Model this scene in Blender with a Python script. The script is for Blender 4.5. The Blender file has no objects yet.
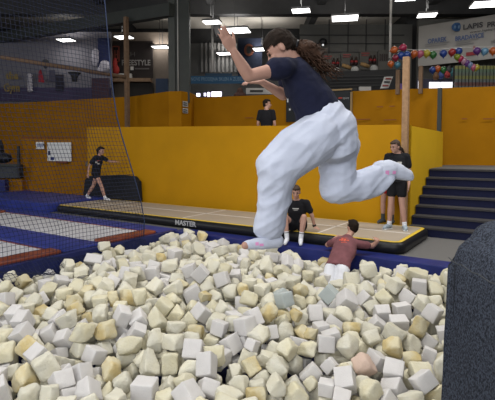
import bpy, bmesh, math, random
from math import sin, cos, tan, radians, pi, sqrt, atan2
from mathutils import Vector, Matrix, Quaternion, noise
from mathutils.bvhtree import BVHTree
random.seed(3)
SC = bpy.context.scene
COL = SC.collection
V = Vector

# ------------------------------------------------------------------ camera
F = 469.0; CZ = 1.76; TILT = radians(3.0); CY = 148 + F * tan(TILT)
cam_d = bpy.data.cameras.new('camera'); cam = bpy.data.objects.new('camera', cam_d); COL.objects.link(cam)
cam_d.sensor_width = 36; cam_d.lens = 36 * F / 495; cam_d.shift_y = -(200 - CY) / 495
cam.location = (0, 0, CZ); cam.rotation_euler = (pi / 2 - TILT, 0, 0)
cam_d.clip_start = .05; cam_d.clip_end = 200
SC.camera = cam

def ray(px, py):
    u = (px - 247.5) / F; v = -(py - CY) / F
    return V((u, cos(TILT) + v * sin(TILT), -sin(TILT) + v * cos(TILT)))
def pz(px, py, z):
    r = ray(px, py); return V((0, 0, CZ)) + r * ((z - CZ) / r.z)
def py_(px, py, y):
    r = ray(px, py); return V((0, 0, CZ)) + r * (y / r.y)
# frame of the gym: U along the track, N towards the wall
O = V((2.52, 7.62, 0)); GU = V((.831, -.556, 0)).normalized(); GN = V((.556, .831, 0)).normalized()
GA = atan2(GU.y, GU.x)
def G(u, n, z=0.0): return O + GU * u + GN * n + V((0, 0, z))
UP = V((0, 0, 1))

# ------------------------------------------------------------------ materials
MATS = {}
def mat(name, col, rough=.7, var=0.0, scale=8.0, bump=0.0, bscale=60.0, spec=.3, metal=0.0, col2=None, emit=None, estr=0.0, sheen=0.0, detail=3.0, rnd=0.0, thr=None):
    if name in MATS: return MATS[name]
    m = bpy.data.materials.new(name); m.use_nodes = True; MATS[name] = m
    nt = m.node_tree; b = nt.nodes['Principled BSDF']
    b.inputs['Base Color'].default_value = (*col, 1); b.inputs['Roughness'].default_value = rough
    b.inputs['Specular IOR Level'].default_value = spec; b.inputs['Metallic'].default_value = metal
    if sheen: b.inputs['Sheen Weight'].default_value = sheen
    tc = nt.nodes.new('ShaderNodeTexCoord')
    last = None
    if var > 0 or col2:
        n = nt.nodes.new('ShaderNodeTexNoise'); n.inputs['Scale'].default_value = scale; n.inputs['Detail'].default_value = detail
        nt.links.new(tc.outputs['Object'], n.inputs['Vector'])
        r = nt.nodes.new('ShaderNodeValToRGB')
        lo, hi = thr or (.3, .7)
        r.color_ramp.elements[0].position = lo; r.color_ramp.elements[1].position = hi
        a = col2 or tuple(c * (1 - var) for c in col)
        r.color_ramp.elements[0].color = (*a, 1); r.color_ramp.elements[1].color = (*col, 1)
        nt.links.new(n.outputs['Fac'], r.inputs['Fac']); last = r.outputs['Color']
    if rnd > 0:
        oi = nt.nodes.new('ShaderNodeObjectInfo'); hs = nt.nodes.new('ShaderNodeHueSaturation')
        mp = nt.nodes.new('ShaderNodeMapRange'); mp.inputs['To Min'].default_value = 1 - rnd; mp.inputs['To Max'].default_value = 1 + rnd * .5
        nt.links.new(oi.outputs['Random'], mp.inputs['Value']); nt.links.new(mp.outputs['Result'], hs.inputs['Value'])
        if last: nt.links.new(last, hs.inputs['Color'])
        else: hs.inputs['Color'].default_value = (*col, 1)
        last = hs.outputs['Color']
    if last: nt.links.new(last, b.inputs['Base Color'])
    if bump > 0:
        n2 = nt.nodes.new('ShaderNodeTexNoise'); n2.inputs['Scale'].default_value = bscale; n2.inputs['Detail'].default_value = 4
        nt.links.new(tc.outputs['Object'], n2.inputs['Vector'])
        bp = nt.nodes.new('ShaderNodeBump'); bp.inputs['Strength'].default_value = bump; bp.inputs['Distance'].default_value = .01
        nt.links.new(n2.outputs['Fac'], bp.inputs['Height']); nt.links.new(bp.outputs['Normal'], b.inputs['Normal'])
    if emit:
        b.inputs['Emission Color'].default_value = (*emit, 1); b.inputs['Emission Strength'].default_value = estr
    return m

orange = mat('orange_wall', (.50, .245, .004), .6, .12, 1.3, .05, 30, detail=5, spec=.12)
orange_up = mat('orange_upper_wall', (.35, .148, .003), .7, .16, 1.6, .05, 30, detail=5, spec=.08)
yellow_w = mat('yellow_wall', (.72, .43, .02), .6, .08, 1.3, .05, 30, spec=.12)
brownred = mat('red_brown_cap', (.22, .06, .02), .6, .2)
blue = mat('blue_vinyl', (.016, .025, .16), .45, .3, 3, .1, 12)
blue_m = mat('bright_blue_vinyl', (.030, .046, .27), .5, .25, 3, .1, 12)
blue_d = mat('dark_blue_vinyl', (.014, .02, .10), .45, .25, 4)
orange_pad = mat('orange_pad', (.27, .065, .03), .42, .3, 6, .15, 40)
bedmat = mat('white_bed', (.62, .62, .66), .6, .12, 40)
carpet = mat('grey_carpet', (.16, .155, .15), .95, .25, 90, .3, 200)
tread = mat('dark_tread', (.055, .052, .054), .9, .25, 60, .3, 200)
riser = mat('blue_riser', (.007, .010, .045), .8, .25, 50)
beige = mat('beige_track', (.40, .34, .27), .6, .08, 2.5, .05, 80)
yellow = mat('yellow_edge', (.72, .50, .05), .5)
black = mat('black_vinyl', (.012, .012, .014), .4, .2, 10)
blackcloth = mat('black_cloth', (.010, .010, .013), .95, .2, 14, .15, 60)
white = mat('white_paint', (.75, .75, .75), .6)
offwhite = mat('off_white', (.45, .44, .42), .7, .1, 4)
wood = mat('raw_wood', (.40, .24, .13), .7, .3, 14, .1, 30)
wood_d = mat('dark_wood', (.20, .125, .075), .75, .3, 10, .1, 30)
steel = mat('grey_steel', (.045, .050, .046), .6, .15, 3)
dark = mat('dark_grey', (.035, .035, .036), .7, .2, 3)
concrete = mat('grey_wall', (.12, .117, .108), .9, .2, 1.2)
ceilm = mat('ceiling_board', (.60, .56, .50), .9, .15, .8)
lilac = mat('pale_hall_wall', (.17, .163, .185), .9, .1, .8)
navy = mat('navy_cloth', (.010, .012, .034), .95, .25, 10, .3, 45)
sweat = mat('white_sweatpants', (.57, .605, .72), .95, .04, 7, .2, 26)
sock_m = mat('white_sock', (.57, .60, .70), .95, .08, 30, .2, 80)
pinkm = mat('pink_print', (.75, .30, .55), .9)
skin = mat('skin', (.47, .265, .20), .55, .10, 9, .04, 60)
skin2 = mat('pale_skin', (.47, .27, .21), .55, .10, 9)
hairm = mat('dark_hair', (.022, .014, .010), .75, .4, 30, .5, 80, spec=.12)
curlm = mat('brown_curls', (.060, .030, .018), .75, .5, 25, .6, 60, spec=.15)
hair_b = mat('brown_hair', (.06, .035, .022), .6, .4, 40, .4, 80)
maroon = mat('maroon_cloth', (.20, .078, .088), .95, .3, 9, .3, 40)
redprint = mat('red_print', (.55, .10, .06), .8)
redcloth = mat('red_cloth', (.50, .03, .03), .9, .2, 10)
whitecloth = mat('white_cloth', (.70, .71, .76), .95, .06, 10, .2, 40)
greysock = mat('grey_sock', (.06, .065, .07), .9, .2, 40)
shoe_m = mat('blue_grey_shoe', (.35, .42, .48), .7, .3, 30)
rubber = mat('white_rubber', (.7, .7, .7), .7)
carpetblk = mat('charcoal_carpet', (.075, .087, .118), 1.0, .75, 85, 1.0, 130, spec=.1, detail=6, thr=(.38, .62))
netm = mat('net_cord', (.013, .018, .045), .8)
ropem = mat('blue_rope', (.030, .045, .10), .8)
eye_m = mat('eye_dark', (.02, .015, .012), .3)
lip_m = mat('lip', (.45, .18, .15), .5)
lampbody = mat('lamp_body', (.16, .16, .16), .6)
lampglow = mat('lamp_glow', (.9, .9, .9), .5, emit=(1, .98, .95), estr=5.0)
winglow = mat('window_glow', (.8, .8, .9), .4, emit=(.80, .74, 1.0), estr=3.5)
winglow2 = mat('window_glow_soft', (.8, .8, .9), .4, emit=(.95, .95, 1.0), estr=1.1)

# ------------------------------------------------------------------ helpers
def link(name, me, m=None, parent=None, smooth=False):
    o = bpy.data.objects.new(name, me); COL.objects.link(o)
    if m is not None: me.materials.append(m)
    if smooth:
        for p in me.polygons: p.use_smooth = True
    if parent is not None: o.parent = parent
    return o
def fin(name, bm, m, parent=None, smooth=False, bevel=0.0, seg=2):
    if bevel > 0:
        bmesh.ops.bevel(bm, geom=list(bm.edges), offset=bevel, segments=seg, affect='EDGES', profile=.6, clamp_overlap=True)
    bmesh.ops.recalc_face_normals(bm, faces=list(bm.faces))
    me = bpy.data.meshes.new(name); bm.to_mesh(me); bm.free()
    return link(name, me, m, parent, smooth)
def tag(o, label, cat, group=None, kind=None):
    if kind: o['kind'] = kind
    o['label'] = label; o['category'] = cat
    if group: o['group'] = group
    return o
def struct(o): o['kind'] = 'structure'; return o
def thing(name, label, cat, loc=(0, 0, 0), group=None):
    # the children are modelled in world coordinates, so the base empty keeps an inverse parent matrix
    o = bpy.data.objects.new(name, None); COL.objects.link(o); o.empty_display_size = .1
    o['label'] = label; o['category'] = cat
    if group: o['group'] = group
    o['_'] = 0; del o['_']
    o.location = loc
    BASES.append(o)
    return o
BASES = []
def settle():
    bpy.context.view_layer.update()
    for o in BASES:
        for ch in o.children:
            ch.matrix_parent_inverse = Matrix.Translation(-V(o.location))
def bx(bm, c, dx, dy, dz, ax=None, ay=None, az=None):
    c = V(c); ax = V(ax or (1, 0, 0)); ay = V(ay or (0, 1, 0)); az = V(az or (0, 0, 1))
    vs = [bm.verts.new(c + ax * (sx * dx / 2) + ay * (sy * dy / 2) + az * (sz * dz / 2)) for sz in (-1, 1) for sy in (-1, 1) for sx in (-1, 1)]
    for f in [(0, 2, 3, 1), (4, 5, 7, 6), (0, 1, 5, 4), (2, 6, 7, 3), (0, 4, 6, 2), (1, 3, 7, 5)]:
        bm.faces.new([vs[i] for i in f])
    return vs
def box(name, c, dx, dy, dz, m, parent=None, ax=None, ay=None, az=None, bevel=0.0, smooth=False):
    bm = bmesh.new(); bx(bm, c, dx, dy, dz, ax, ay, az); return fin(name, bm, m, parent, smooth, bevel)
def gbox(name, u0, u1, n0, n1, z0, z1, m, parent=None, bevel=0.0, smooth=False):
    return box(name, G((u0 + u1) / 2, (n0 + n1) / 2, (z0 + z1) / 2), abs(u1 - u0), abs(n1 - n0), z1 - z0, m, parent, GU, GN, UP, bevel, smooth)
def prism(bm, pts, z0, z1):
    """pts: plan polygon of (x,y[,ztop])"""
    lo = [bm.verts.new((p[0], p[1], z0)) for p in pts]
    hi = [bm.verts.new((p[0], p[1], p[2] if len(p) > 2 else z1)) for p in pts]
    n = len(pts)
    bm.faces.new(list(reversed(lo))); bm.faces.new(hi)
    for i in range(n): bm.faces.new((lo[i], lo[(i + 1) % n], hi[(i + 1) % n], hi[i]))
def wallstrip(bm, a, b, z0, za, zb, th=.12, away=None):
    """a wall from plan point a to b, thickness going away from the camera"""
    a = V((a[0], a[1], 0)); b = V((b[0], b[1], 0)); d = (b - a).normalized(); nn = V((-d.y, d.x, 0))
    if away is not None:
        if nn.dot(away) < 0: nn = -nn
    elif nn.dot((a + b) / 2) < 0: nn = -nn
    c, e = b + nn * th, a + nn * th
    prism(bm, [(a.x, a.y, za), (b.x, b.y, zb), (c.x, c.y, zb), (e.x, e.y, za)], z0, 0)
def tube(bm, pts, r, seg=8, closed=False):
    pts = [V(p) for p in pts]; n = len(pts); rings = []
    rr = r if isinstance(r, (list, tuple)) else [r] * n
    prev = None
    for i, p in enumerate(pts):
        t = (pts[min(i + 1, n - 1)] - pts[max(i - 1, 0)])
        if t.length < 1e-9: t = V((0, 0, 1))
        t.normalize()
        if prev is None: x = t.orthogonal().normalized()
        else:
            x = prev - t * prev.dot(t)
            x = x.normalized() if x.length > 1e-6 else t.orthogonal().normalized()
        prev = x; y = t.cross(x)
        rings.append([bm.verts.new(p + (x * cos(2 * pi * k / seg) + y * sin(2 * pi * k / seg)) * rr[i]) for k in range(seg)])
    for i in range(n - 1):
        for k in range(seg):
            bm.faces.new((rings[i][k], rings[i][(k + 1) % seg], rings[i + 1][(k + 1) % seg], rings[i + 1][k]))
    bm.faces.new(list(reversed(rings[0]))); bm.faces.new(rings[-1])
def tubeobj(name, pts, r, m, parent=None, seg=8):
    bm = bmesh.new(); tube(bm, pts, r, seg); return fin(name, bm, m, parent, True)
def ell(bm, c, rx, ry, rz, X=None, Y=None, Z=None, seg=16, rings=10):
    X = V(X or (1, 0, 0)); Y = V(Y or (0, 1, 0)); Z = V(Z or (0, 0, 1)); c = V(c)
    top = bm.verts.new(c + Z * rz); bot = bm.verts.new(c - Z * rz); R = []
    for i in range(1, rings):
        a = pi * i / rings
        R.append([bm.verts.new(c + X * (rx * sin(a) * cos(2 * pi * k / seg)) + Y * (ry * sin(a) * sin(2 * pi * k / seg)) + Z * (rz * cos(a))) for k in range(seg)])
    for k in range(seg):
        bm.faces.new((top, R[0][k], R[0][(k + 1) % seg])); bm.faces.new((bot, R[-1][(k + 1) % seg], R[-1][k]))
        for i in range(len(R) - 1):
            bm.faces.new((R[i][k], R[i + 1][k], R[i + 1][(k + 1) % seg], R[i][(k + 1) % seg]))
def panel(name, px0, py0, px1, py1, y, th, m, parent=None, bevel=0.0, y1=None):
    """a board facing the hall, given by the place it takes at distance y (y1: distance of its other end)"""
    y1 = y if y1 is None else y1
    a = py_(px0, py1, y); b = py_(px1, py1, y1); t = py_(px0, py0, y)
    d = V((b.x - a.x, b.y - a.y, 0)); w = d.length; d.normalize(); nn = V((-d.y, d.x, 0))
    h = t.z - a.z
    c = (V((a.x, a.y, 0)) + V((b.x, b.y, 0))) / 2 + nn * (th / 2) + UP * ((a.z + t.z) / 2)
    o = box(name, c, w, th, h, m, parent, d, nn, UP, bevel)
    return o
def text(name, s, loc, xdir, updir, size, m, parent=None, ext=.004, align='CENTER', bold=0.0, fitw=None):
    cu = bpy.data.curves.new('t', 'FONT'); cu.body = s; cu.size = size; cu.extrude = ext; cu.align_x = align; cu.align_y = 'CENTER'; cu.resolution_u = 3; cu.offset = bold
    to = bpy.data.objects.new('t', cu); COL.objects.link(to)
    dg = bpy.context.evaluated_depsgraph_get(); dg.update()
    me = bpy.data.meshes.new_from_object(to.evaluated_get(dg)); bpy.data.objects.remove(to); bpy.data.curves.remove(cu)
    if fitw:
        xs = [v.co.x for v in me.vertices]; w = max(xs) - min(xs); cx = (max(xs) + min(xs)) / 2
        for v in me.vertices: v.co.x = (v.co.x - cx) * fitw / w
    X = V(xdir).normalized(); Y = V(updir).normalized(); Z = X.cross(Y)
    M = Matrix((X, Y, Z)).transposed()
    for v in me.vertices: v.co = V(loc) + M @ v.co
    me.name = name
    me.materials.clear()
    return link(name, me, m, parent)
def textpx(name, s, px0, px1, py, y, hpx, m, parent=None, off=.02, y1=None, bold=0.0):
    """lettering between two image columns on a board at distance y"""
    y1 = y if y1 is None else y1
    a = py_(px0, py, y); b = py_(px1, py, y1); d = V((b.x - a.x, b.y - a.y, 0)); w = d.length; d.normalize()
    nn = V((d.y, -d.x, 0))
    return text(name, s, (a + b) / 2 + nn * off, d, UP, hpx * (y + y1) / 2 / F * 1.35, m, parent, .003, 'CENTER', bold, fitw=w)

# -------- body mesher: overlapping closed shapes fused into one continuous skin
def prim(bm, p):
    if p[0] == 'c':
        _, a, b, r0, r1 = p; a = V(a); b = V(b); d = b - a
        L = d.length
        if L < 1e-5: ell(bm, a, r0, r0, r0); return
        d.normalize(); pts = []; rr = []
        for k in range(1, 5): q = pi / 2 * (k / 4); pts.append(a - d * r0 * cos(q)); rr.append(max(r0 * sin(q), .0008))
        for k in range(0, 4): q = pi / 2 * (k / 4); pts.append(b + d * r1 * sin(q)); rr.append(max(r1 * cos(q), .0008))
        tube(bm, pts, rr, 14)
    elif p[0] == 'e':
        ell(bm, p[1], *p[2], *(p[3] if len(p) > 3 else (None, None, None)))
    elif p[0] == 'l':
        _, secs, X = p; X = V(X); n = len(secs); R = []
        for i, s in enumerate(secs):
            c = V(s[0]); t = V(secs[min(i + 1, n - 1)][0]) - V(secs[max(i - 1, 0)][0]); t.normalize()
            x = (X - t * X.dot(t)).normalized(); y = t.cross(x)
            R.append([bm.verts.new(c + x * (s[1] * cos(2 * pi * k / 20)) + y * (s[2] * sin(2 * pi * k / 20))) for k in range(20)])
        for i in range(n - 1):
            for k in range(20): bm.faces.new((R[i][k], R[i][(k + 1) % 20], R[i + 1][(k + 1) % 20], R[i + 1][k]))
        bm.faces.new(list(reversed(R[0]))); bm.faces.new(R[-1])
def blob(name, prims, voxel, m, parent=None, smooth=4, disp=None, cut=None, fac=.5):
    bm = bmesh.new()
    for p in prims: prim(bm, p)
    bmesh.ops.recalc_face_normals(bm, faces=list(bm.faces))
    me = bpy.data.meshes.new(name); bm.to_mesh(me); bm.free()
    o = bpy.data.objects.new(name, me); COL.objects.link(o)
    md = o.modifiers.new('r', 'REMESH'); md.mode = 'VOXEL'; md.voxel_size = voxel; md.adaptivity = 0
    if smooth:
        sm = o.modifiers.new('s', 'SMOOTH'); sm.iterations = smooth; sm.factor = fac
    dg = bpy.context.evaluated_depsgraph_get(); dg.update()
    me2 = bpy.data.meshes.new_from_object(o.evaluated_get(dg))
    bpy.data.objects.remove(o); bpy.data.meshes.remove(me); me2.name = name
    if disp:
        nrm = [v.normal.copy() for v in me2.vertices]
        for v, q in zip(me2.vertices, nrm): v.co = v.co + q * disp(v.co)
    if cut:
        bm = bmesh.new(); bm.from_mesh(me2)
        bmesh.ops.delete(bm, geom=[f for f in bm.faces if cut(f.calc_center_median())], context='FACES')
        bm.to_mesh(me2); bm.free()
    me2.materials.clear()
    return link(name, me2, m, parent, True)
def decal(name, target, origin, xdir, ydir, shape, m, parent, off=.004):
    """a print laid onto a garment: shape = list of polygons in (x,y) metres, each projected on the cloth"""
    X = V(xdir).normalized(); Y = V(ydir).normalized(); Z = X.cross(Y).normalized()
    me = target.data; t = BVHTree.FromPolygons([v.co for v in me.vertices], [tuple(p.vertices) for p in me.polygons])
    bm = bmesh.new()
    for x0, y0, x1, y1 in shape:
        nx, ny = max(1, int((x1 - x0) / .02)), max(1, int((y1 - y0) / .02)); g = []
        for j in range(ny + 1):
            row = []
            for i in range(nx + 1):
                p = V(origin) + X * (x0 + (x1 - x0) * i / nx) + Y * (y0 + (y1 - y0) * j / ny)
                h = t.ray_cast(p + Z * .5, -Z)
                row.append(bm.verts.new((h[0] + h[1] * off) if h[0] else p))
            g.append(row)
        for j in range(ny):
            for i in range(nx): bm.faces.new((g[j][i], g[j][i + 1], g[j + 1][i + 1], g[j + 1][i]))
    bm2 = bm
    me2 = bpy.data.meshes.new(name); bm2.to_mesh(me2); bm2.free()
    return link(name, me2, m, parent, True)

# ================================================================== the hall
PU0, PU1, PN0, PN1 = -4.62, 1.5, -7.2, -.42           # foam pit
def gpoly(bm, u0, u1, n0, n1, z0, z1):
    prism(bm, [tuple(G(u0, n0))[:2], tuple(G(u1, n0))[:2], tuple(G(u1, n1))[:2], tuple(G(u0, n1))[:2]], z0, z1)
bm = bmesh.new()
for a in ((-20, PU0, -14, 30), (PU1, 18, -14, 30), (PU0, PU1, PN1, 30), (PU0, PU1, -14, PN0)): gpoly(bm, *a, -.2, 0)
struct(fin('floor', bm, carpet))
bm = bmesh.new(); gpoly(bm, PU0, PU1, PN0, PN1, -1.25, -1.2); struct(fin('floor_pit', bm, blue_d))
bm = bmesh.new(); gpoly(bm, PU0 - .1, PU0, PN0, PN1, -1.2, -.52); struct(fin('wall_pit_left', bm, blue_d))
bm = bmesh.new(); gpoly(bm, PU1, PU1 + .1, PN0, PN1, -1.2, -.52); struct(fin('wall_pit_right', bm, blue_d))
bm = bmesh.new(); gpoly(bm, PU0, PU1, PN1, PN1 + .1, -1.2, -.52); struct(fin('wall_pit_far', bm, blue_d))
bm = bmesh.new(); gpoly(bm, PU0, PU1, PN0 - .1, PN0, -1.2, -.52); struct(fin('wall_pit_near', bm, blue_d))

XL, XR, YN, YB, ZC = -17.0, 14.0, -5.0, 27.0, 7.9
def plain(name, x0, x1, y0, y1, z0, z1, m): return struct(box(name, ((x0 + x1) / 2, (y0 + y1) / 2, (z0 + z1) / 2), x1 - x0, y1 - y0, z1 - z0, m))
plain('ceiling', XL, XR, YN, YB, ZC, ZC + .15, ceilm)
plain('wall_back', XL, XR, YB, YB + .2, 0, ZC, concrete)
plain('wall_left', XL - .2, XL, YN, YB, 0, ZC, concrete)
plain('wall_right', XR, XR + .2, YN, YB, 0, ZC, concrete)
# near wall with its long window
bm = bmesh.new()
for x0, x1, z0, z1 in ((XL, XR, 0, 1.6), (XL, XR, 6.2, ZC), (XL, -11, 1.6, 6.2), (7, XR, 1.6, 6.2)):
    bx(bm, ((x0 + x1) / 2, YN - .1, (z0 + z1) / 2), x1 - x0, .2, z1 - z0)
struct(fin('wall_near', bm, concrete))
bm = bmesh.new()
for k in range(10): bx(bm, (-11 + k * 2, YN - .1, 3.9), .1, .1, 4.6)
bx(bm, (-2, YN - .1, 1.64), 18, .12, .08); bx(bm, (-2, YN - .1, 6.16), 18, .12, .08)
struct(fin('window_1', bm, steel))

# roof beams: across the hall and along it
for i, y in enumerate((19.0, 24.5)):
    plain('trim_%d' % (i + 1), XL, XR, y, y + .45, 7.1, ZC, dark)
for i, x in enumerate((-6.0, -1.6, 2.8, 7.2)):
    plain('trim_%d' % (i + 3), x, x + .28, YN, YB, 7.45, ZC, dark)
# perimeter beam over the net, from the column back to the left
bm = bmesh.new(); a = py_(172, 10, 15.9); b = py_(-20, 41, 22.3)
d = (b - a).normalized(); nn = V((-d.y, d.x, 0)).normalized(); zz = d.cross(nn)
bx(bm, (a + b) / 2, (b - a).length, .3, .42, d, nn, zz)
struct(fin('trim_7', bm, steel))

# steel column with flange, padded foot
t = thing('steel_column', 'grey-green steel roof column rising from the orange padded box', 'column', py_(179, 95, 16.2) * 1)
t.location.z = 3.6
a = py_(168, 50, 16); b = py_(189, 50, 16)
box('shaft', ((a.x + b.x) / 2 + .12, 16.25, 5.6), b.x - a.x - .24, .4, 4.6, steel, t)
box('flange', (a.x + .12, 16.1, 5.6), .22, .2, 4.6, mat('grey_steel_light', (.065, .070, .064), .6, .15, 3), t)
tubeobj('conduit', [(a.x + .33, 16.02, 3.5), (a.x + .33, 16.02, 7.5)], .02, offwhite, t)
# orange parapet of the upper level, left of the column
def P2(px, y): p = py_(px, 100, y); return (p.x, p.y)
ZP = 3.64
bm = bmesh.new()
wallstrip(bm, P2(-25, 20.8), P2(125, 17.4), 0, ZP, ZP, .15)
wallstrip(bm, P2(125, 17.4), P2(168, 15.9), 0, ZP - .02, ZP + .02, .15)
struct(fin('wall_upper_left', bm, orange_up))
bm = bmesh.new(); A_ = P2(168, 15.85); B_ = P2(181, 15.75); C_ = P2(191, 16.2)
prism(bm, [A_, B_, C_, (C_[0] + .1, 17.2), (A_[0], 17.0)], 0, ZP + .02)
o = fin('padded_box', bm, orange_up, None, False, .03)
tag(o, 'orange padded box wrapped around the foot of the steel column', 'padding')
# notice sheets on it
for i, (y0, y1) in enumerate(((101, 106.5), (108, 113))):
    e = panel('notice', 183, y0, 188, y1, 15.77, .01, offwhite, y1=15.98)
    tag(e, ['upper white notice sheet on the orange padded box', 'lower white notice sheet on the orange padded box'][i], 'sign', 'notices on the padded box')
    for k in range(2):
        panel('printed_line', 183.6, y0 + 1.2 + k * 2, 187.4, y0 + 2.2 + k * 2, 15.75, .008, dark, e, y1=15.95)
# upper orange wall behind the platform
bm = bmesh.new(); Q = [P2(190, 16.7), P2(405, 13.75), P2(441, 13.25), P2(520, 12.75)]
zt = [py_(191, 98, 16.7).z, py_(405, 89, 13.75).z, py_(441, 88, 13.25).z, py_(520, 85.5, 12.75).z]
for i in range(3): wallstrip(bm, Q[i], Q[i + 1], 0, zt[i], zt[i + 1], .15)
struct(fin('wall_upper_back', bm, orange_up))
def hmix(px, a, ya, b, yb): k = (px - a) / (b - a); return 1 / ((1 - k) / ya + k / yb)
def uy(px): return hmix(px, 190, 16.7, 405, 13.75) if px < 405 else hmix(px, 405, 13.75, 441, 13.25) if px < 441 else hmix(px, 441, 13.25, 520, 12.75)
# scuffs along it
bm = bmesh.new()
for px, py, w in ((250, 118, 9), (262, 120, 5), (380, 107, 6), (392, 106.5, 5), (464, 119, 5), (488, 119, 10), (360, 119.5, 20), (390, 120, 12)):
    y = uy(px)
    c = py_(px, py, y); dd = V((.95, -.3, 0)) if px < 441 else V((.97, -.23, 0)); bx(bm, c - V((.03, .09, 0)), w / F * y, .01, .02, dd, V((-dd.y, dd.x, 0)))
tag(fin('scuff_marks', bm, brownred), 'dark horizontal scuff marks along the upper orange wall', 'stain', kind='stuff')
# raised platform and low wall in front of it
ZPL = 1.28
bm = bmesh.new()
pl = [tuple(G(-10.5, 2.15))[:2], tuple(G(-.55, 2.15))[:2], tuple(G(-.55, 3.9))[:2], tuple(G(4.2, 3.9))[:2], (8.2, 12.6), Q[2], Q[1], Q[0], (-6.5, 17.9)]
prism(bm, pl, ZPL - .15, ZPL); struct(fin('floor_platform', bm, carpet))
bm = bmesh.new()
a = G(-10.6, 2.0); b = G(-.42, 2.0)
za = py_(88, 127.3, a.y).z; zb = py_(409, 124.6, b.y).z
# find where the wall's left end sits
wallstrip(bm, (a.x, a.y), (b.x, b.y), 0, za, zb, .14, GN)
struct(fin('wall_track_side', bm, orange))
bm = bmesh.new(); c = G(-.42, 2.0); e = G(-.42, 5.2)
wallstrip(bm, (c.x, c.y), (e.x, e.y), 0, zb - .02, zb - .06, .13, -GU)
struct(fin('wall_stair_side', bm, yellow_w))
# staircase
t = thing('staircase', 'blue staircase with dark grey carpeted treads beside the orange wall', 'stairs', G(1.5, 1.85))
n0, run, rise = 1.93, .292, ZPL / 7
for k in range(7):
    s = gbox('step', -.40, 4.2, n0 + k * run, n0 + (k + 1) * run + (.0 if k < 6 else .0), 0, (k + 1) * rise - .035, riser, t)
    gbox('tread', -.40, 4.2, n0 + k * run - .03, n0 + (k + 1) * run, (k + 1) * rise - .035, (k + 1) * rise, tread, s)

# posts
def post(name, label, px, top, bottom_z, y, w, m, d=None, cat='post'):
    p = py_(px, top, y); d = d or w
    return tag(box(name, (p.x, y, (p.z + bottom_z) / 2), w, d, p.z - bottom_z, m, None, GU, GN), label, cat)
post('wooden_post', 'tall raw wooden post in front of the low orange wall corner', 406.5, 57, 0, 9.42, .115, wood)
post('wooden_post', 'short dark wooden post standing on the upper orange wall under the orange balloons', 398, 70, 3.3, 13.6, .10, wood_d)
post('wooden_post', 'short dark wooden post below the white advertising banner edge', 421, 66, 3.3, 13.4, .10, wood_d)
post('metal_post', 'grey metal post joining the upper orange wall panels above the stairs', 440, 88, ZPL, 12.95, .10, steel)
post('wooden_post', 'thin wooden post left of the column carrying the rail', 126, 17, 0, 16.6, .13, wood_d)
post('steel_column', 'dark grey steel column beside the white advertising banner', 413, 14, 0, 21, .42, dark, cat='column')
t = tubeobj('wooden_rail', [py_(-30, 52, 14.6), py_(125.5, 77, 16.55)], .065, wood_d); tag(t, 'wooden guard rail running behind the net to the thin post', 'rail')
# pipes hanging under the roof
for px, y, lo, lab in ((390, 17.5, 58, 'white hanging pipe above the orange balloons'), (212.5, 20, 72, 'white hanging pipe above the blue banner')):
    a = py_(px, lo, y); tag(tubeobj('hanging_pipe', [a, (a.x, a.y, ZC)], .045, offwhite), lab, 'pipe')

# lamps
LAMPS = [(66, 40.3, 'square ceiling lamp seen through the net'), (124, 37.5, 'ceiling lamp behind the thin wooden post'),
         (161, 47.5, 'ceiling lamp just left of the steel column'), (212, 22.5, 'ceiling lamp above the raised hand'),
         (236, 30.8, 'large framed ceiling lamp right behind the raised fingertips'), (225, 53.8, 'low far ceiling lamp left of the raised forearm'),
         (262, 49.5, 'far ceiling lamp in front of the jumping person face'), (301, 11, 'ceiling lamp above the jumping person ponytail'),
         (345, 18.5, 'large ceiling lamp above the drink posters'), (349, 41.3, 'far ceiling lamp just above the drink posters'),
         (427, 15.5, 'ceiling lamp over the dark steel column and white banner'), (486, 4.5, 'big ceiling lamp cut by the picture corner over the advertising banner'),
         (406, -1.5, 'ceiling lamp at the top edge between two others')]
lw = {236: 27, 345: 26, 486: 27, 212: 17, 301: 18, 427: 18, 349: 18, 66: 15, 124: 16, 161: 16, 225: 15, 262: 17, 406: 20}
for i, (px, py, lab) in enumerate(LAMPS):
    c = pz(px, py, 6.45); w = lw[px] * c.y / F
    t = thing('ceiling_lamp', lab, 'lamp', c, 'ceiling lamps of the hall')
    X = V((.98, -.2, 0)); Y = V((.2, .98, 0))
    dp = w * .78
    box('housing', c + UP * .05, w, dp, .07, lampbody, t, X, Y, UP)
    box('diffuser', c + UP * .002, w * .95, dp * .95, .015, lampglow, t, X, Y, UP)
    for s in (-1, 1): tubeobj('suspension_rod', [c + Y * (s * dp * .3) + UP * .14, c + Y * (s * dp * .3) + UP * (ZC - 6.45)], .012, dark, t, 6)

# ================================================================== tumbling track, trampolines, mats
t = thing('tumbling_track', 'long beige inflatable tumbling track with yellow edges and black sides', 'track', G(-4.6, .9))
TL = -9.35; TW = 1.80; TH = .2
bm = bmesh.new()
prof = [(0.02, 0.0), (-.035, .03), (-.05, .1), (-.035, .17), (0.02, TH - .004)]
pts_out = []
def rr_rect(u0, u1, n0, n1, r, off):
    P = []
    for cu, cn, a0 in ((u1 - r, n1 - r, 0), (u0 + r, n1 - r, 90), (u0 + r, n0 + r, 180), (u1 - r, n0 + r, 270)):
        for k in range(7):
            a = radians(a0 + 90 * k / 6); P.append((cu + (r + off) * cos(a), cn + (r + off) * sin(a)))
    return P
rings = []
for off, z in prof:
    rings.append([bm.verts.new(G(u_, n_, z)) for u_, n_ in rr_rect(TL, 0, 0, TW, .16, -off)])
m_ = len(rings[0])
for i in range(len(rings) - 1):
    for k in range(m_): bm.faces.new((rings[i][k], rings[i][(k + 1) % m_], rings[i + 1][(k + 1) % m_], rings[i + 1][k]))
bm.faces.new(list(reversed(rings[0]))); bm.faces.new(rings[-1])
fin('side_body', bm, black, t, True)
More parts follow.
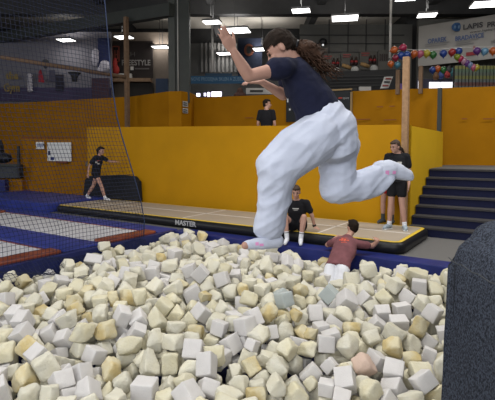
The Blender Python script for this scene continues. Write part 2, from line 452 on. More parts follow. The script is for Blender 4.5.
def plate(name, P, z0, z1, m, par):
    bm = bmesh.new(); prism(bm, [tuple(G(*p))[:2] for p in P], z0, z1); return fin(name, bm, m, par)
plate('edge_band', rr_rect(TL, 0, 0, TW, .16, -.02), TH - .006, TH + .002, yellow, t)
top = plate('top_sheet', rr_rect(TL, 0, 0, TW, .16, -.085), TH, TH + .006, beige, t)
lines = bmesh.new()
gp = lambda u0, u1, n0, n1: prism(lines, [tuple(G(u0, n0))[:2], tuple(G(u1, n0))[:2], tuple(G(u1, n1))[:2], tuple(G(u0, n1))[:2]], TH + .006, TH + .009)
gp(TL + .1, -.1, .91, .955)
for u_ in (-1.55, -4.85, -8.1): gp(u_, u_ + .04, .1, TW - .1)
fin('marking_lines', lines, mat('chalk_line', (.66, .62, .57), .7), t)
text('lettering', 'MASTER', G(-4.62, -.054, .115), GU, UP, .15, mat('dim_white', (.42, .42, .42), .6), t, .003, 'CENTER', .004, fitw=.60)

# blue padding at the foot of the track along the pit
o = gbox('edge_pad', PU0 - .02, 3.2, -.44, -.05, -.5, .012, blue, None, .012); tag(o, 'blue vinyl padding along the pit edge under the tumbling track', 'mat')
o = gbox('crash_mat', -13.6, TL - .06, -.25, 1.72, 0, .26, blue_m, None, .03); tag(o, 'thick blue crash mat at the left end of the tumbling track', 'mat')
for k, (u_, w_) in enumerate(((-11.4, .25), (-10.2, .4))):
    pass
o = gbox('floor_runner', -13.6, PU0 - .03, -.82, -.28, 0, .03, blue_m, None, .01); tag(o, 'blue floor runner between the tumbling track and the far trampoline', 'mat')
# leaning dark mat behind the walking girl
bm = bmesh.new()
a = G(-9.75, 1.93); b = G(-7.75, 1.93)
def slab(bm, P, th, dirv):
    f = [bm.verts.new(p) for p in P]; k = [bm.verts.new(p + dirv * th) for p in P]; n = len(P)
    bm.faces.new(f); bm.faces.new(list(reversed(k)))
    for i in range(n): bm.faces.new((f[i], k[i], k[(i + 1) % n], f[(i + 1) % n]))
yy = py_(110, 190, 13.9).y
Pm = []
for px, py in ((83, 200), (138.5, 203), (137.5, 182), (133, 176.5), (120, 175), (88, 176), (84.5, 180)):
    r = ray(px, py); q = V((0, 0, CZ))
    tt = ((O - q).dot(GN) + 1.80) / r.dot(GN); Pm.append(q + r * tt)
for p in Pm[:2]: p.z = TH + .01
slab(bm, Pm, .16, GN)
tag(fin('leaning_mat', bm, mat('dark_mat', (.014, .015, .019), .8, .2, 5), None, False, .02), 'dark grey mat leaning on the orange wall behind the walking girl', 'mat')

# trampolines: bed, blue side pads, orange end pads
def trampoline(label, n0, n1, u0, u1, pads, ends):
    t = thing('trampoline', label, 'trampoline', G((u0 + u1) / 2, (n0 + n1) / 2), 'trampolines beside the foam pit')
    gbox('bed', u0, u1, n0, n1, .0, .022, bedmat, t)
    for a, b in pads: gbox('side_pad', u0 - .6, PU0 - .06, a, b, 0, .06, blue_m, t, .025, True)
    for a, b in ends: gbox('end_pad', a, b, n0 + .02, n1 - .02, 0, .085, orange_pad, t, .035, True)
    gbox('trim_strip', u0, u1, n1 - .035, n1 + .0, .022, .03, orange_pad, t)
    return t
trampoline('far white trampoline bed with orange end pads next to the tumbling track', -2.2, -.86, -10.3, -5.0, [(-3.02, -2.22)], [(-5.0, PU0 - .06), (-10.75, -10.3)])
trampoline('near white trampoline bed at the picture edge behind the net', -4.45, -3.04, -10.3, -5.0, [(-5.25, -4.47)], [(-5.0, PU0 - .06)])
o = gbox('edge_pad', PU0 - .06, PU0 + .06, PN0, -.46, -.45, .03, blue_d, None, .012); tag(o, 'dark blue padding on the pit border below the net', 'mat')

# net hung along the left border of the pit
EDGE = []
for px, py in ((142.5, 222), (142, 215), (135, 190), (128, 165), (121, 140), (116, 118), (110.6, 75), (107, 37), (103, 0), (98, -40)):
    r_ = ray(px, py); q_ = V((0, 0, CZ)); k_ = ((G(PU0, 0) - q_).dot(GU)) / r_.dot(GU); h_ = q_ + r_ * k_; EDGE.append((h_.z, (h_ - O).dot(GN)))
def netpt(s, z):   # s along -N from the free far edge, z height
    # the free edge leans towards the camera with height
    k = 0
    while k < len(EDGE) - 2 and EDGE[k + 1][0] < z: k += 1
    (za, na), (zb, nb) = EDGE[k], EDGE[k + 1]
    n_ = na + (nb - na) * max(0, (z - za) / (zb - za)) - s
    sag = .03 * sin(s * 3.1 + z * 1.7) + .02 * sin(s * 7 + z)
    return G(PU0 + .02 + sag, n_, z)
bm = bmesh.new(); cell = .068
nz = int(5.3 / cell); ns = int(5.6 / cell); g = []
for j in range(nz + 1):
    z = .04 + j * cell
    g.append([bm.verts.new(netpt(i * cell, z)) for i in range(ns + 1)])
for j in range(nz):
    for i in range(ns): bm.faces.new((g[j][i], g[j][i + 1], g[j + 1][i + 1], g[j + 1][i]))
# skirt of the net lying into the pit
sk = [g[0]]
for k in range(1, 9):
    row = []
    for i in range(ns + 1):
        b = netpt(i * cell, .04); s = i * cell
        wgt = max(0, min(1, (s - 1.2) / 1.0))
        q = b + GU * (k * cell * .75 * wgt + .02 * k * (1 - wgt)) + UP * (-.012 * k * (1 + wgt) + .035 * sin(s * 6 + k * .7) * wgt - .02 * k * (1 - wgt))
        row.append(bm.verts.new(q))
    sk.append(row)
for j in range(8):
    for i in range(ns): bm.faces.new((sk[j][i], sk[j + 1][i], sk[j + 1][i + 1], sk[j][i + 1]))
me = bpy.data.meshes.new('net'); bm.to_mesh(me); bm.free()
no = bpy.data.objects.new('net', me); COL.objects.link(no)
w = no.modifiers.new('w', 'WIREFRAME'); w.thickness = .0092; w.use_replace = True; w.use_even_offset = False
dg = bpy.context.evaluated_depsgraph_get(); dg.update()
me2 = bpy.data.meshes.new_from_object(no.evaluated_get(dg)); bpy.data.objects.remove(no)
me2.materials.clear()
t = thing('safety_net', 'dark safety net hanging between the trampolines and the foam pit', 'net', G(PU0, -3, 0))
link('netting', me2, netm, t)
tubeobj('edge_rope', [netpt(-.01, .02 + k * .33) for k in range(17)], .011, ropem, t)

# charcoal carpeted block in front
bm = bmesh.new()
X0, X1, Y0, Y1 = 1.212, 2.5, 1.55, 2.80
NX, NY = 26, 24
def topz(x, y):
    T_ = ((0, 1.13), (.03, 1.17), (.10, 1.235), (.125, 1.248), (.15, 1.30), (.20, 1.325), (.32, 1.335), (9, 1.335)); d = x - X0
    for k in range(len(T_) - 1):
        if d <= T_[k + 1][0]:
            z = T_[k][1] + (T_[k + 1][1] - T_[k][1]) * (d - T_[k][0]) / (T_[k + 1][0] - T_[k][0]); break
    return z + .012 * noise.noise(V((x * 5, y * 5, 0)))
g = []
for j in range(NY + 1):
    row = []
    for i in range(NX + 1):
        x = X0 + (X1 - X0) * (i / NX) ** 1.3; y = Y1 - (Y1 - Y0) * (j / NY) ** 1.2
        z = topz(x, y)
        ex = max(0, 1 - (x - X0) / .05); ey = max(0, 1 - (Y1 - y) / .05)
        z -= .05 * (ex ** 2) + .05 * ey ** 2
        row.append(bm.verts.new((x + .012 * ex, y - .012 * ey, z)))
    g.append(row)
for j in range(NY):
    for i in range(NX): bm.faces.new((g[j][i], g[j + 1][i], g[j + 1][i + 1], g[j][i + 1]))
border = [g[0][i] for i in range(NX + 1)] + [g[j][NX] for j in range(1, NY + 1)] + [g[NY][i] for i in range(NX - 1, -1, -1)] + [g[j][0] for j in range(NY - 1, 0, -1)]
prev = border
for z in (1.05, .8, .6, .4, .2, .0):
    cur = []
    for v in border:
        b = .008 * noise.noise(V((v.co.x * 4, v.co.y * 4, z * 4)))
        x = v.co.x + b; y = v.co.y + b
        if abs(v.co.x - X0) < .06: x = X0 + b - .03 * (1 - z / 1.1)
        if abs(v.co.y - Y1) < .05: y = Y1 + b
        cur.append(bm.verts.new((x, y, z)))
    n = len(cur)
    for k in range(n): bm.faces.new((prev[k], prev[(k + 1) % n], cur[(k + 1) % n], cur[k]))
    prev = cur
bm.faces.new(prev)
t = thing('carpeted_block', 'charcoal carpet-covered padded block at the pit edge beside the camera', 'block', (1.8, 2.2, 0))
cb = fin('carpet_cover', bm, carpetblk, t, True)
bm = bmesh.new(); tube(bm, [(X0 - .006, Y1 - .02 - k * .0595, 1.105 - .012 * abs(sin(k))) for k in range(21)], .003, 6)
fin('hem_seam', bm, mat('seam_thread', (.055, .057, .062), .9), t, True)
bm = bmesh.new(); tube(bm, [(X0 - .004, Y1 - .10 - .004 * sin(k), 1.08 - k * .1) for k in range(11)], .004, 6)
fin('side_seam', bm, mat('seam_dark', (.02, .022, .03), .9), t, True)

# ================================================================== things on the walls and in the far hall
# low orange wall and fittings on the left
bm = bmesh.new(); wallstrip(bm, P2(21.5, 17.6), P2(92, 16.3), 0, py_(21, 138.5, 17.6).z, py_(90, 139.5, 16.3).z, .25); struct(fin('wall_low_left', bm, orange_up))
bm = bmesh.new(); wallstrip(bm, P2(20, 17.75), P2(92, 16.45), py_(21, 138.5, 17.6).z, py_(21, 137, 17.6).z, py_(90, 137.8, 16.3).z, .2); struct(fin('trim_8', bm, brownred))
bm = bmesh.new(); wallstrip(bm, P2(-25, 17.4), P2(20, 17.3), 0, .62, .62, .9); struct(fin('wall_low_recess', bm, orange_up))
t = thing('whiteboard', 'white board on the low orange wall seen through the net', 'whiteboard', py_(59, 161, 16.7))
panel('board', 47.5, 142.5, 71, 161, 17.02, .03, white, t, y1=16.57)
panel('pen_tray', 56, 161, 67, 163, 16.8, .05, brownred, t, y1=16.6)
panel('blue_mark', 48, 151, 50, 155, 16.98, .01, blue_d, t, y1=16.93)
panel('blue_mark', 50.5, 157, 54, 160, 16.95, .01, blue, t, y1=16.88)
e = panel('paper_sheet', 36, 142, 44, 149, 17.25, .01, white, y1=17.1); tag(e, 'small white paper sheet pinned left of the white board', 'sign')
panel('printed_block', 37, 143.5, 43, 147, 17.23, .008, mat('faded_print', (.35, .38, .50), .8), e, y1=17.08)
t = thing('bench', 'dark grey bench with raised back in the recess at the picture edge', 'bench', py_(5, 178, 17.3))
panel('seat', -25, 165, 17.5, 178, 17.2, .7, mat('bench_grey', (.06, .065, .07), .7, .2, 4), t)
panel('seat_edge', -25, 164, 17.8, 166.5, 17.15, .06, steel, t)
panel('end_post', 17.6, 146, 19.6, 178, 17.1, .1, dark, t)
o = blob('black_bag', [('e', py_(3, 158, 17.5), (.35, .2, .2)), ('e', py_(-2, 150, 17.5), (.22, .2, .45))], .03, black); tag(o, 'black bag slumped on the dark bench', 'bag')
o = panel('blue_cushion', -25, 180, 5, 192, 16.9, .3, blue, None, .03); tag(o, 'blue cushion block standing below the dark bench', 'cushion')

plain('floor_upper_left', XL, py_(171, 50, 22.4).x, 20.9, YB, 3.0, 3.46, concrete)
# hall wall behind the net with its hangings
plain('wall_hall_left', py_(-60, 50, 21.5).x, py_(111, 50, 21.5).x, 21.5, 21.7, 3.0, 7.0, lilac)
o = panel('hanging_band', -30, 87.5, 111, 101, 21.35, .1, mat('purple_vinyl', (.045, .032, .085), .6, .2, 3)); tag(o, 'dark purple padded band along the bottom of the pale hall wall', 'padding')
Y2 = 21.3
ylw = mat('yellow_letters', (.24, .17, .045), .6)
l1 = textpx('hanging_letters', 'the', 6, 19, 76, Y2, 7, ylw, None, .03, bold=.02); tag(l1, 'upper row of yellow letter balloons on the pale hall wall', 'letters')
l2 = textpx('hanging_letters', 'Gym', 4, 20, 88, Y2, 8, ylw, None, .03, bold=.02); tag(l2, 'lower row of yellow letter balloons on the pale hall wall', 'letters')
bm = bmesh.new(); c = py_(30, 92, 21.2)
for k in range(6): ell(bm, c + UP * (.07 + k * .135), .13, .10, .085)
tag(blob('hanging_lantern', [('e', c + UP * (.07 + k * .135), (.13, .10, .085)) for k in range(6)], .02, mat('pale_paper', (.40, .38, .42), .9)), 'pale stacked paper lantern beside the yellow letters', 'lantern'); bm.free()
bm = bmesh.new(); slab(bm, [py_(px, py, 21.25) for px, py in ((38.5, 82), (44, 82.5), (42.5, 76), (40.5, 69), (38.5, 72))], .05, V((0, 1, 0)))
tag(fin('hanging_pennant', bm, mat('dull_red', (.28, .02, .03), .8)), 'red pennant hanging on the pale hall wall', 'flag')
o = panel('hanging_poster', 49, 70, 55, 82, 21.3, .04, mat('dark_plum', (.06, .055, .08), .8)); tag(o, 'small dark poster right of the red pennant', 'poster')
o = panel('hanging_curtain', 55.5, 74.5, 63.5, 91, 21.3, .06, mat('plum_black', (.02, .017, .025), .9)); tag(o, 'dark curtain hanging in the pale hall wall above the purple band', 'curtain')
t = thing('mounted_hoop', 'dark basketball net hanging on the pale hall wall', 'hoop', py_(74, 74, 21.2))
a = py_(74.5, 73, 21.0)
bm = bmesh.new(); tube(bm, [a + V((.26 * cos(k * pi / 8), .26 * sin(k * pi / 8), 0)) for k in range(17)], .025, 6); fin('rim', bm, dark, t, True)
bm = bmesh.new(); tube(bm, [a, a - UP * .2, a - UP * .38], [.24, .13, .11], 12); fin('hoop_net', bm, dark, t, True)
t = thing('wall_speaker', 'round dark loudspeaker above the wooden rail behind the net', 'speaker', py_(45.5, 66, 21.2))
blob('speaker_body', [('e', py_(45.5, 62, 21.2), (.15, .12, .13)), ('e', py_(45.5, 66, 21.2), (.09, .1, .12))], .02, dark, t)
# dark blue cloth and pale costume shapes at the net's free edge
o = panel('hanging_drape', 98, 38, 110, 67, 21.2, .08, mat('navy_drape_cloth', (.02, .026, .09), .9, .2, 5)); tag(o, 'dark navy drape at the end of the pale hall wall', 'curtain')
o = blob('hanging_sack', [('e', py_(95, 58, 21.0), (.17, .14, .38)), ('e', py_(95.5, 52, 21.0), (.15, .12, .16))], .03, mat('sack_white', (.42, .40, .45), .9)); tag(o, 'pale hanging sack left of the navy drape', 'sack')
o = blob('hanging_sack', [('e', py_(105, 66, 20.9), (.25, .15, .26)), ('e', py_(101, 70, 20.9), (.18, .14, .15))], .03, mat('sack_white', (.42, .40, .45), .9)); tag(o, 'pale bundle resting below the navy drape', 'sack')
o = panel('crate', 92, 78, 109, 109.5, 21.15, .15, mat('crate_plum', (.06, .03, .04), .8, .3, 4)); tag(o, 'dark plum crate below the pale bundle', 'crate')
# lettering strip on the orange parapet
o = panel('name_strip', 93, 101.6, 111, 103.6, 18.05, .03, dark, y1=17.68); tag(o, 'thin dark lettering strip on the orange parapet behind the net', 'sign')
# back wall behind the rail: boards
plain('wall_hall_middle', py_(112, 50, 22.4).x, py_(171, 50, 22.4).x, 22.4, 22.6, 3.0, 7.2, mat('brown_hall_wall', (.13, .105, .085), .9, .2, 1))
o = panel('brown_shelf', 110, 78, 150, 81.5, 21.8, .58, wood_d); tag(o, 'brown shelf board below the black lettered banner', 'shelf')
bn = panel('hanging_banner', 112, 41, 153, 78, 22.25, .04, mat('banner_black', (.018, .013, .012), .8, .2, 3)); tag(bn, 'black banner reading FREESTYLE beside the thin wooden post', 'banner')
pale = mat('pale_print', (.20, .19, .18), .8)
textpx('lettering', 'FREESTYLE', 122, 150.5, 63, 22.25, 5.5, pale, bn, .02, bold=.008)
textpx('lettering', 'JAH', 122.5, 135, 54.5, 22.25, 4.5, mat('dim_print', (.07, .065, .06), .8), bn, .02)
panel('logo_square', 130.5, 66.5, 133.5, 70, 22.22, .02, offwhite, bn)
panel('printed_line', 135, 68, 149, 69.3, 22.22, .02, mat('dim_print2', (.09, .08, .075), .8), bn)
lg = mat('emblem_red', (.22, .05, .03), .8)
for a in ((112.2, 46, 119.5, 47), (112.2, 46, 113.2, 62), (118.5, 46, 119.5, 62), (112.2, 61, 119.5, 62), (114.5, 50, 115.4, 59), (117, 50, 117.9, 59), (114.5, 54, 117.9, 55)):
    panel('emblem_bar', *a, 22.2, .02, lg, bn)
o = blob('red_figure', [('e', py_(115, 64, 21.9), (.12, .1, .22)), ('e', py_(116, 70, 21.9), (.16, .12, .22)), ('e', py_(115.2, 59.5, 21.9), (.08, .08, .09))], .03, mat('dull_red2', (.30, .025, .02), .7)); tag(o, 'small red stuffed toy standing on the brown shelf', 'toy')
o = panel('white_box', 118, 73.5, 131, 77.7, 21.95, .25, offwhite); tag(o, 'low white box on the brown shelf beside the red toy', 'box')
o = panel('dark_cabinet', 129, 83, 153, 112, 22.1, .25, mat('cabinet_black', (.02, .017, .015), .8)); tag(o, 'dark cabinet under the brown shelf behind the orange parapet', 'cabinet')
o = panel('blue_bin', 156, 78.5, 168, 110.5, 21.5, .3, mat('bin_blue', (.02, .035, .07), .7)); tag(o, 'dark blue bin just left of the steel column', 'bin')

# behind, between the column and the drinks wall
plain('wall_hall_back', py_(188, 50, 24.3).x, py_(330, 50, 24.3).x, 24.3, 24.5, 2.0, 7.1, mat('dim_back_wall', (.10, .10, .098), .9, .25, 1))
t = thing('hanging_shutter', 'grey slatted shutter behind the hanging pipe', 'shutter', py_(220, 72, 24.2))
for k in range(9): panel('shutter_slat', 201 + k * 4.2, 43, 203.2 + k * 4.2, 72, 24.2, .06, mat('slat_grey', (.16, .155, .15), .8), t)
bb = panel('hanging_banner', 189, 76, 246, 83.5, 21.5, .06, mat('banner_blue', (.02, .075, .15), .7), y1=21.5); tag(bb, 'long blue banner with pale capital lettering under the shutter', 'banner')
textpx('lettering', 'NOVE PRODEJNA SKLEN A ZUBEL', 191, 243, 79.3, 21.5, 3.6, mat('banner_letters', (.16, .24, .32), .8), bb, .02)
panel('sub_band', 205, 73.4, 232, 75.8, 21.45, .04, mat('banner_blue_dim', (.02, .05, .09), .7), bb)
w = panel('window_2', 195, 91, 223, 97, 20.6, .05, dark); struct(w)
for a in ((196.5, 93.3, 200, 96.5), (204, 93, 206, 96), (207.5, 92.2, 210, 96.5), (211.5, 91.7, 216, 96.5), (216.3, 91.7, 221.5, 96.3)): panel('pane', *a, 20.55, .03, winglow, w)
o = panel('hanging_banner', 238, 38, 262, 78, 23.0, .05, mat('navy_banner_cloth', (.012, .017, .035), .9, .2, 3)); tag(o, 'dark navy banner with round brown emblem behind the raised arm', 'banner')
bm = bmesh.new(); ell(bm, py_(249, 50, 22.95), .24, .04, .30, seg=20); fin('emblem', bm, mat('emblem_brown', (.14, .045, .025), .8), o, True)
bm = bmesh.new(); ell(bm, py_(249, 50, 22.92), .13, .04, .18, seg=20); fin('emblem_core', bm, dark, o, True)
o = blob('dark_bust', [('e', py_(240, 92, 19.5), (.14, .12, .2)), ('e', py_(240, 96, 19.5), (.28, .15, .18))], .03, mat('bust_brown', (.05, .022, .015), .8)); tag(o, 'dark brown bust on the upper orange wall left of the white sign', 'ornament')  # a bust floating behind the wall, not hung from anything
o = panel('white_sign', 246, 88, 275, 94, 18.5, .05, offwhite); tag(o, 'low white sign above the upper orange wall behind the person in the gallery', 'sign')
panel('printed_line', 250, 90, 263, 92, 18.45, .02, dark, o)

# drinks wall and snack bar
plain('wall_bar', py_(300, 50, 20.2).x, py_(412, 50, 20.2).x, 20.2, 20.4, 3.0, 7.0, concrete)
bm = bmesh.new()
for px in (329, 348, 366, 385): p = py_(px, 50, 20.15); bx(bm, (p.x, 20.17, 6), .03, .05, 2.4)
for pyy in (35, 43.5, 52): p = py_(350, pyy, 20.15); bx(bm, (p.x, 20.17, p.z), 4.6, .05, .03)
struct(fin('trim_9', bm, dark))
paper = mat('poster_paper', (.10, .095, .085), .8, .15, 3)
DR = [(322, 340, 62.5, 'drinks poster nearest the ponytail with two dark bottles'), (341, 358.5, 61, 'middle drinks poster with two dark bottles'), (359.5, 377, 59.5, 'drinks poster left of the hanging pipe with two dark bottles')]
for x0, x1, yb, lab in DR:
    t = thing('hanging_poster', lab, 'poster', py_((x0 + x1) / 2, 72, 20), 'drinks posters over the snack bar')
    panel('sheet', x0, yb - 8.5, x1, yb + 10, 20.05, .03, paper, t)
    for k in range(2):
        c = py_(x1 - 6.5 + k * 4, yb, 20.0); hgt = 8.6 * 20 / F
        bm = bmesh.new(); tube(bm, [c + UP * (z * hgt) for z in (-.5, -.45, .1, .25, .42, .5)], [.06, .075, .075, .05, .03, .03], 12)
        btl = fin('bottle_print', bm, mat('cola_brown', (.02, .008, .007), .4), t, True)
        bm = bmesh.new(); tube(bm, [c + UP * (z * hgt) - V((0, .006, 0)) for z in (-.2, .05)], .0755, 12); fin('bottle_label', bm, mat('label_red', (.22, .02, .02), .5), btl, True)
    panel('red_heading', x0 + 2, yb - 7, x0 + 10, yb - 5.6, 20.02, .02, mat('heading_red', (.22, .06, .055), .8), t)
    panel('red_heading', x0 + 2, yb - 4.6, x0 + 9, yb - 3.6, 20.02, .02, mat('heading_red', (.22, .06, .055), .8), t)
    bm = bmesh.new(); a = py_(x0 + 1, yb + 4, 20.0); b = py_(x0 + 10, yb + 7, 20.0); tube(bm, [a, (a + b) / 2, b], [.07, .09, .07], 8); fin('baguette_print', bm, mat('bread', (.28, .17, .07), .8), t, True)
o = panel('hanging_poster', 378, 50, 390.5, 71, 20.0, .03, paper); tag(o, 'narrow poster with four small bottles right of the other drinks posters', 'poster', 'drinks posters over the snack bar')
for k in range(4): panel('bottle_print', 379.5 + k * 2.2, 54, 381 + k * 2.2, 61, 19.97, .02, mat('cola_brown', (.02, .008, .007), .4), o)
for px, py, lab in ((336.5, 71.5, 'white paper ball hanging below the ponytail poster'), (355, 70.2, 'white paper ball below the middle drinks poster'), (374, 69, 'white paper ball below the poster by the pipe')):
    bm = bmesh.new(); ell(bm, py_(px, py, 19.4), .165, .165, .165)
    tag(fin('paper_ball', bm, mat('ball_white', (.30, .295, .28), .8), None, True), lab, 'decoration', 'white paper balls over the snack bar')
o = panel('hanging_menu', 300, 73, 404, 92, 19.2, .2, mat('menu_black', (.010, .010, .011), .7), y1=18.2); tag(o, 'long black snack bar menu board above the orange wall', 'menu')
for r in range(4):
    a = py_(330, 77 + r * 3.2, 18.85); b = py_(392 - 6 * (r % 2), 75.8 + r * 3.2, 18.3); bm = bmesh.new(); slab(bm, [a, b, b + UP * .03, a + UP * .03], .02, V((0, 1, 0)))
    fin('chalk_row', bm, mat('chalk_dim', (.035, .035, .035), .9), o)
t = thing('mounted_camera', 'black dome camera with white light above the ponytail', 'camera', py_(323, 43, 19.9))
bm = bmesh.new(); ell(bm, py_(323, 42, 19.9), .17, .15, .17); fin('dome', bm, black, t, True)
bm = bmesh.new(); ell(bm, py_(323, 45, 19.72), .045, .05, .04); fin('light', bm, mat('led', (.6, .6, .6), .4, emit=(1, 1, 1), estr=.6), t, True)
# blackboard on the upper wall
t = thing('blackboard', 'black menu blackboard in a thin wooden frame behind the jumping person', 'blackboard', py_(318, 122, uy(318)))
panel('slate', 286, 92.5, 351, 122, uy(286) - .06, .03, mat('slate_black', (.012, .014, .016), .6), t, y1=uy(351) - .06)
for a in ((350, 92, 352, 122.5), ):
    panel('frame_stile', *a, uy(350) - .10, .06, mat('frame_wood', (.28, .19, .09), .7), t, y1=uy(352) - .10)
panel('frame_rail', 286, 91.7, 352, 93.2, uy(286) - .10, .06, mat('frame_wood', (.28, .19, .09), .7), t, y1=uy(352) - .10)
panel('red_print', 338.5, 97.3, 342, 98.8, uy(338) - .09, .02, mat('heading_red2', (.35, .05, .04), .8), t, y1=uy(342) - .09)
textpx('lettering', 'sport', 342.5, 349, 98, uy(346) - .09, 2.6, mat('chalk', (.28, .28, .28), .8), t, .01)
# menu card and clutter on the top of the wall
t = thing('menu_card', 'white tilted menu card with red heading standing on the upper orange wall', 'menu', py_(385, 89, 13.9))
bm = bmesh.new(); slab(bm, [py_(px, py, 13.95) for px, py in ((380.3, 88.5), (388.5, 88), (393, 76.5), (384.5, 76.8))], .03, V((0, 1, 0))); fin('card', bm, mat('card_white', (.42, .41, .39), .8), t)
for px, py, m_ in ((388.6, 78.6, 'heading_red'), (387, 82, 'dark_grey'), (385.5, 85.5, 'heading_red')):
    a = py_(px, py, 13.92); bx_ = bmesh.new(); bx(bx_, a, .17, .02, .045, V((1, 0, -.04)).normalized()); fin('printed_row', bx_, MATS[m_], t)
for px0, px1, py0, lab in ((359.5, 371, 86.6, 'low white box on top of the upper orange wall'), (352, 357, 87.8, 'small dark tin beside the white box on the upper wall'), (326, 334, 88.8, 'small dark tray on the upper wall near the ponytail')):
    y = uy((px0 + px1) / 2) + .15
    o = panel('counter_box', px0, py0, px1, 91.2, y, .12, offwhite if 'white box on top' in lab else dark); tag(o, lab, 'box', 'clutter on the upper orange wall')
o = panel('purple_box', 398.5, 83.5, 404, 89.5, 13.98, .12, mat('purple_box_paint', (.12, .07, .22), .7)); tag(o, 'small purple box behind the tall wooden post', 'box')

# advertising banner
BY0, BY1 = 19.0, 17.2
bn = panel('advertising_banner', 418, 26.5, 530, 66.5, BY0, .05, mat('banner_white', (.27, .26, .245), .8, .1, 2), y1=16.6); tag(bn, 'big white advertising banner reading LAPIS behind the balloon garland', 'banner')
def by(px): return hmix(px, 418, BY0, 530, 16.6)
tb = mat('print_dark', (.05, .05, .055), .8); tblue = mat('print_blue', (.07, .10, .20), .8)
def bt(s, x0, x1, py, h, m, b=0): textpx('lettering', s, x0, x1, py, by(x0), h, m, bn, .03, y1=by(x1), bold=b)
bt('LAPIS', 463.5, 483, 26.3, 5.2, tb, .006); bt('PR', 487.5, 496, 24.7, 5.2, tb, .006)
bt('www.lapispr', 470, 496, 30.6, 2.3, tb); bt('OPAREK', 428, 447, 40.5, 4.6, tblue, .006); bt('BRADAVICE', 455.5, 484, 37.3, 4.6, tblue, .006)
for x0, x1, py in ((425, 449, 44.5), (425, 446, 46.3), (456, 478, 41), (456, 470, 42.9), (456, 474, 44.6), (491, 500, 40.5), (491, 500, 42)):
    panel('printed_line', x0, py, x1, py + .7, by(x0) - .04, .02, mat('print_grey', (.20, .195, .19), .8), bn, y1=by(x1) - .04)
bm = bmesh.new(); ell(bm, py_(457, 27, by(457) - .03), .21, .04, .17, seg=20); fin('logo_disc', bm, mat('logo_blue', (.03, .08, .19), .7), bn, True)
for k in (-.07, .07):
    bm = bmesh.new(); ell(bm, py_(457, 27, by(457) - .06) + V((k, 0, 0)), .04, .03, .07, seg=12); fin('logo_mark', bm, mat('logo_mark_blue', (.12, .20, .32), .7), bn, True)
panel('red_picture', 466, 52.5, 475.5, 56, by(466) - .04, .02, mat('dull_red3', (.20, .025, .03), .8), bn, y1=by(475) - .04)
panel('red_picture', 473, 46, 475, 53, by(473) - .04, .02, mat('dull_red3', (.20, .025, .03), .8), bn, y1=by(475) - .04)
# lit serving window, coloured screen, bric-a-brac right
plain('wall_hall_right', py_(418, 50, 19.4).x, XR, 19.4, 19.6, 0, 7.0, concrete)
w = panel('window_3', 417, 79, 457, 90, 17.2, .08, mat('frame_navy', (.03, .03, .05), .7)); struct(w)
for a in ((429.5, 82, 440, 89.5), (441, 82, 454.5, 89.5), (418.5, 81, 419.6, 89)): panel('pane', *a, 17.15, .05, winglow2, w)
nt = bpy.data.materials.new('banded_slats'); nt.use_nodes = True; MATS['banded'] = nt
tree = nt.node_tree; tc = tree.nodes.new('ShaderNodeTexCoord'); sx = tree.nodes.new('ShaderNodeSeparateXYZ'); mp = tree.nodes.new('ShaderNodeMapRange'); cr = tree.nodes.new('ShaderNodeValToRGB'); cr.color_ramp.interpolation = 'CONSTANT'
tree.links.new(tc.outputs['Object'], sx.inputs[0]); tree.links.new(sx.outputs['Z'], mp.inputs['Value']); mp.inputs['From Min'].default_value = 3.6; mp.inputs['From Max'].default_value = 4.75
cols = [(.10, .12, .10), (.16, .16, .05), (.09, .10, .11), (.12, .05, .04), (.10, .12, .13), (.17, .17, .05), (.10, .12, .10), (.09, .14, .10), (.19, .19, .06), (.12, .13, .13)]
els = cr.color_ramp.elements
els[0].position = 0; els[0].color = (*cols[0], 1); els[1].position = .1; els[1].color = (*cols[1], 1)
for k in range(2, 10): e_ = els.new(k / 10); e_.color = (*cols[k], 1)
tree.links.new(mp.outputs['Result'], cr.inputs['Fac']); tree.links.new(cr.outputs['Color'], tree.nodes['Principled BSDF'].inputs['Base Color'])
t = thing('striped_screen', 'slatted screen with yellow and grey bands right of the serving window', 'screen', py_(480, 88, 16.6))
for k in range(13): panel('screen_slat', 455 + k * 3.5, 65.5, 457.6 + k * 3.5, 90, 16.6, .05, nt, t)
panel('screen_back', 453, 66, 503, 90, 16.75, .05, dark, t)
bric = [(447.5, 75, 'red'), (452, 73, 'teal'), (441, 76, 'blue'), (436, 77, 'brown'), (449, 70.5, 'dark')]
bcol = {'red': (.25, .03, .03), 'teal': (.04, .14, .16), 'blue': (.04, .06, .18), 'brown': (.12, .06, .03), 'dark': (.03, .03, .03)}
for px, py, cn in bric:
    o = blob('stuffed_toy', [('e', py_(px, py, 17.1), (.11, .1, .12)), ('e', py_(px, py - 2.8, 17.1), (.07, .07, .08))], .02, mat('toy_' + cn, bcol[cn], .8)); tag(o, cn + ' stuffed toy above the lit serving window', 'toy', 'stuffed toys above the serving window')
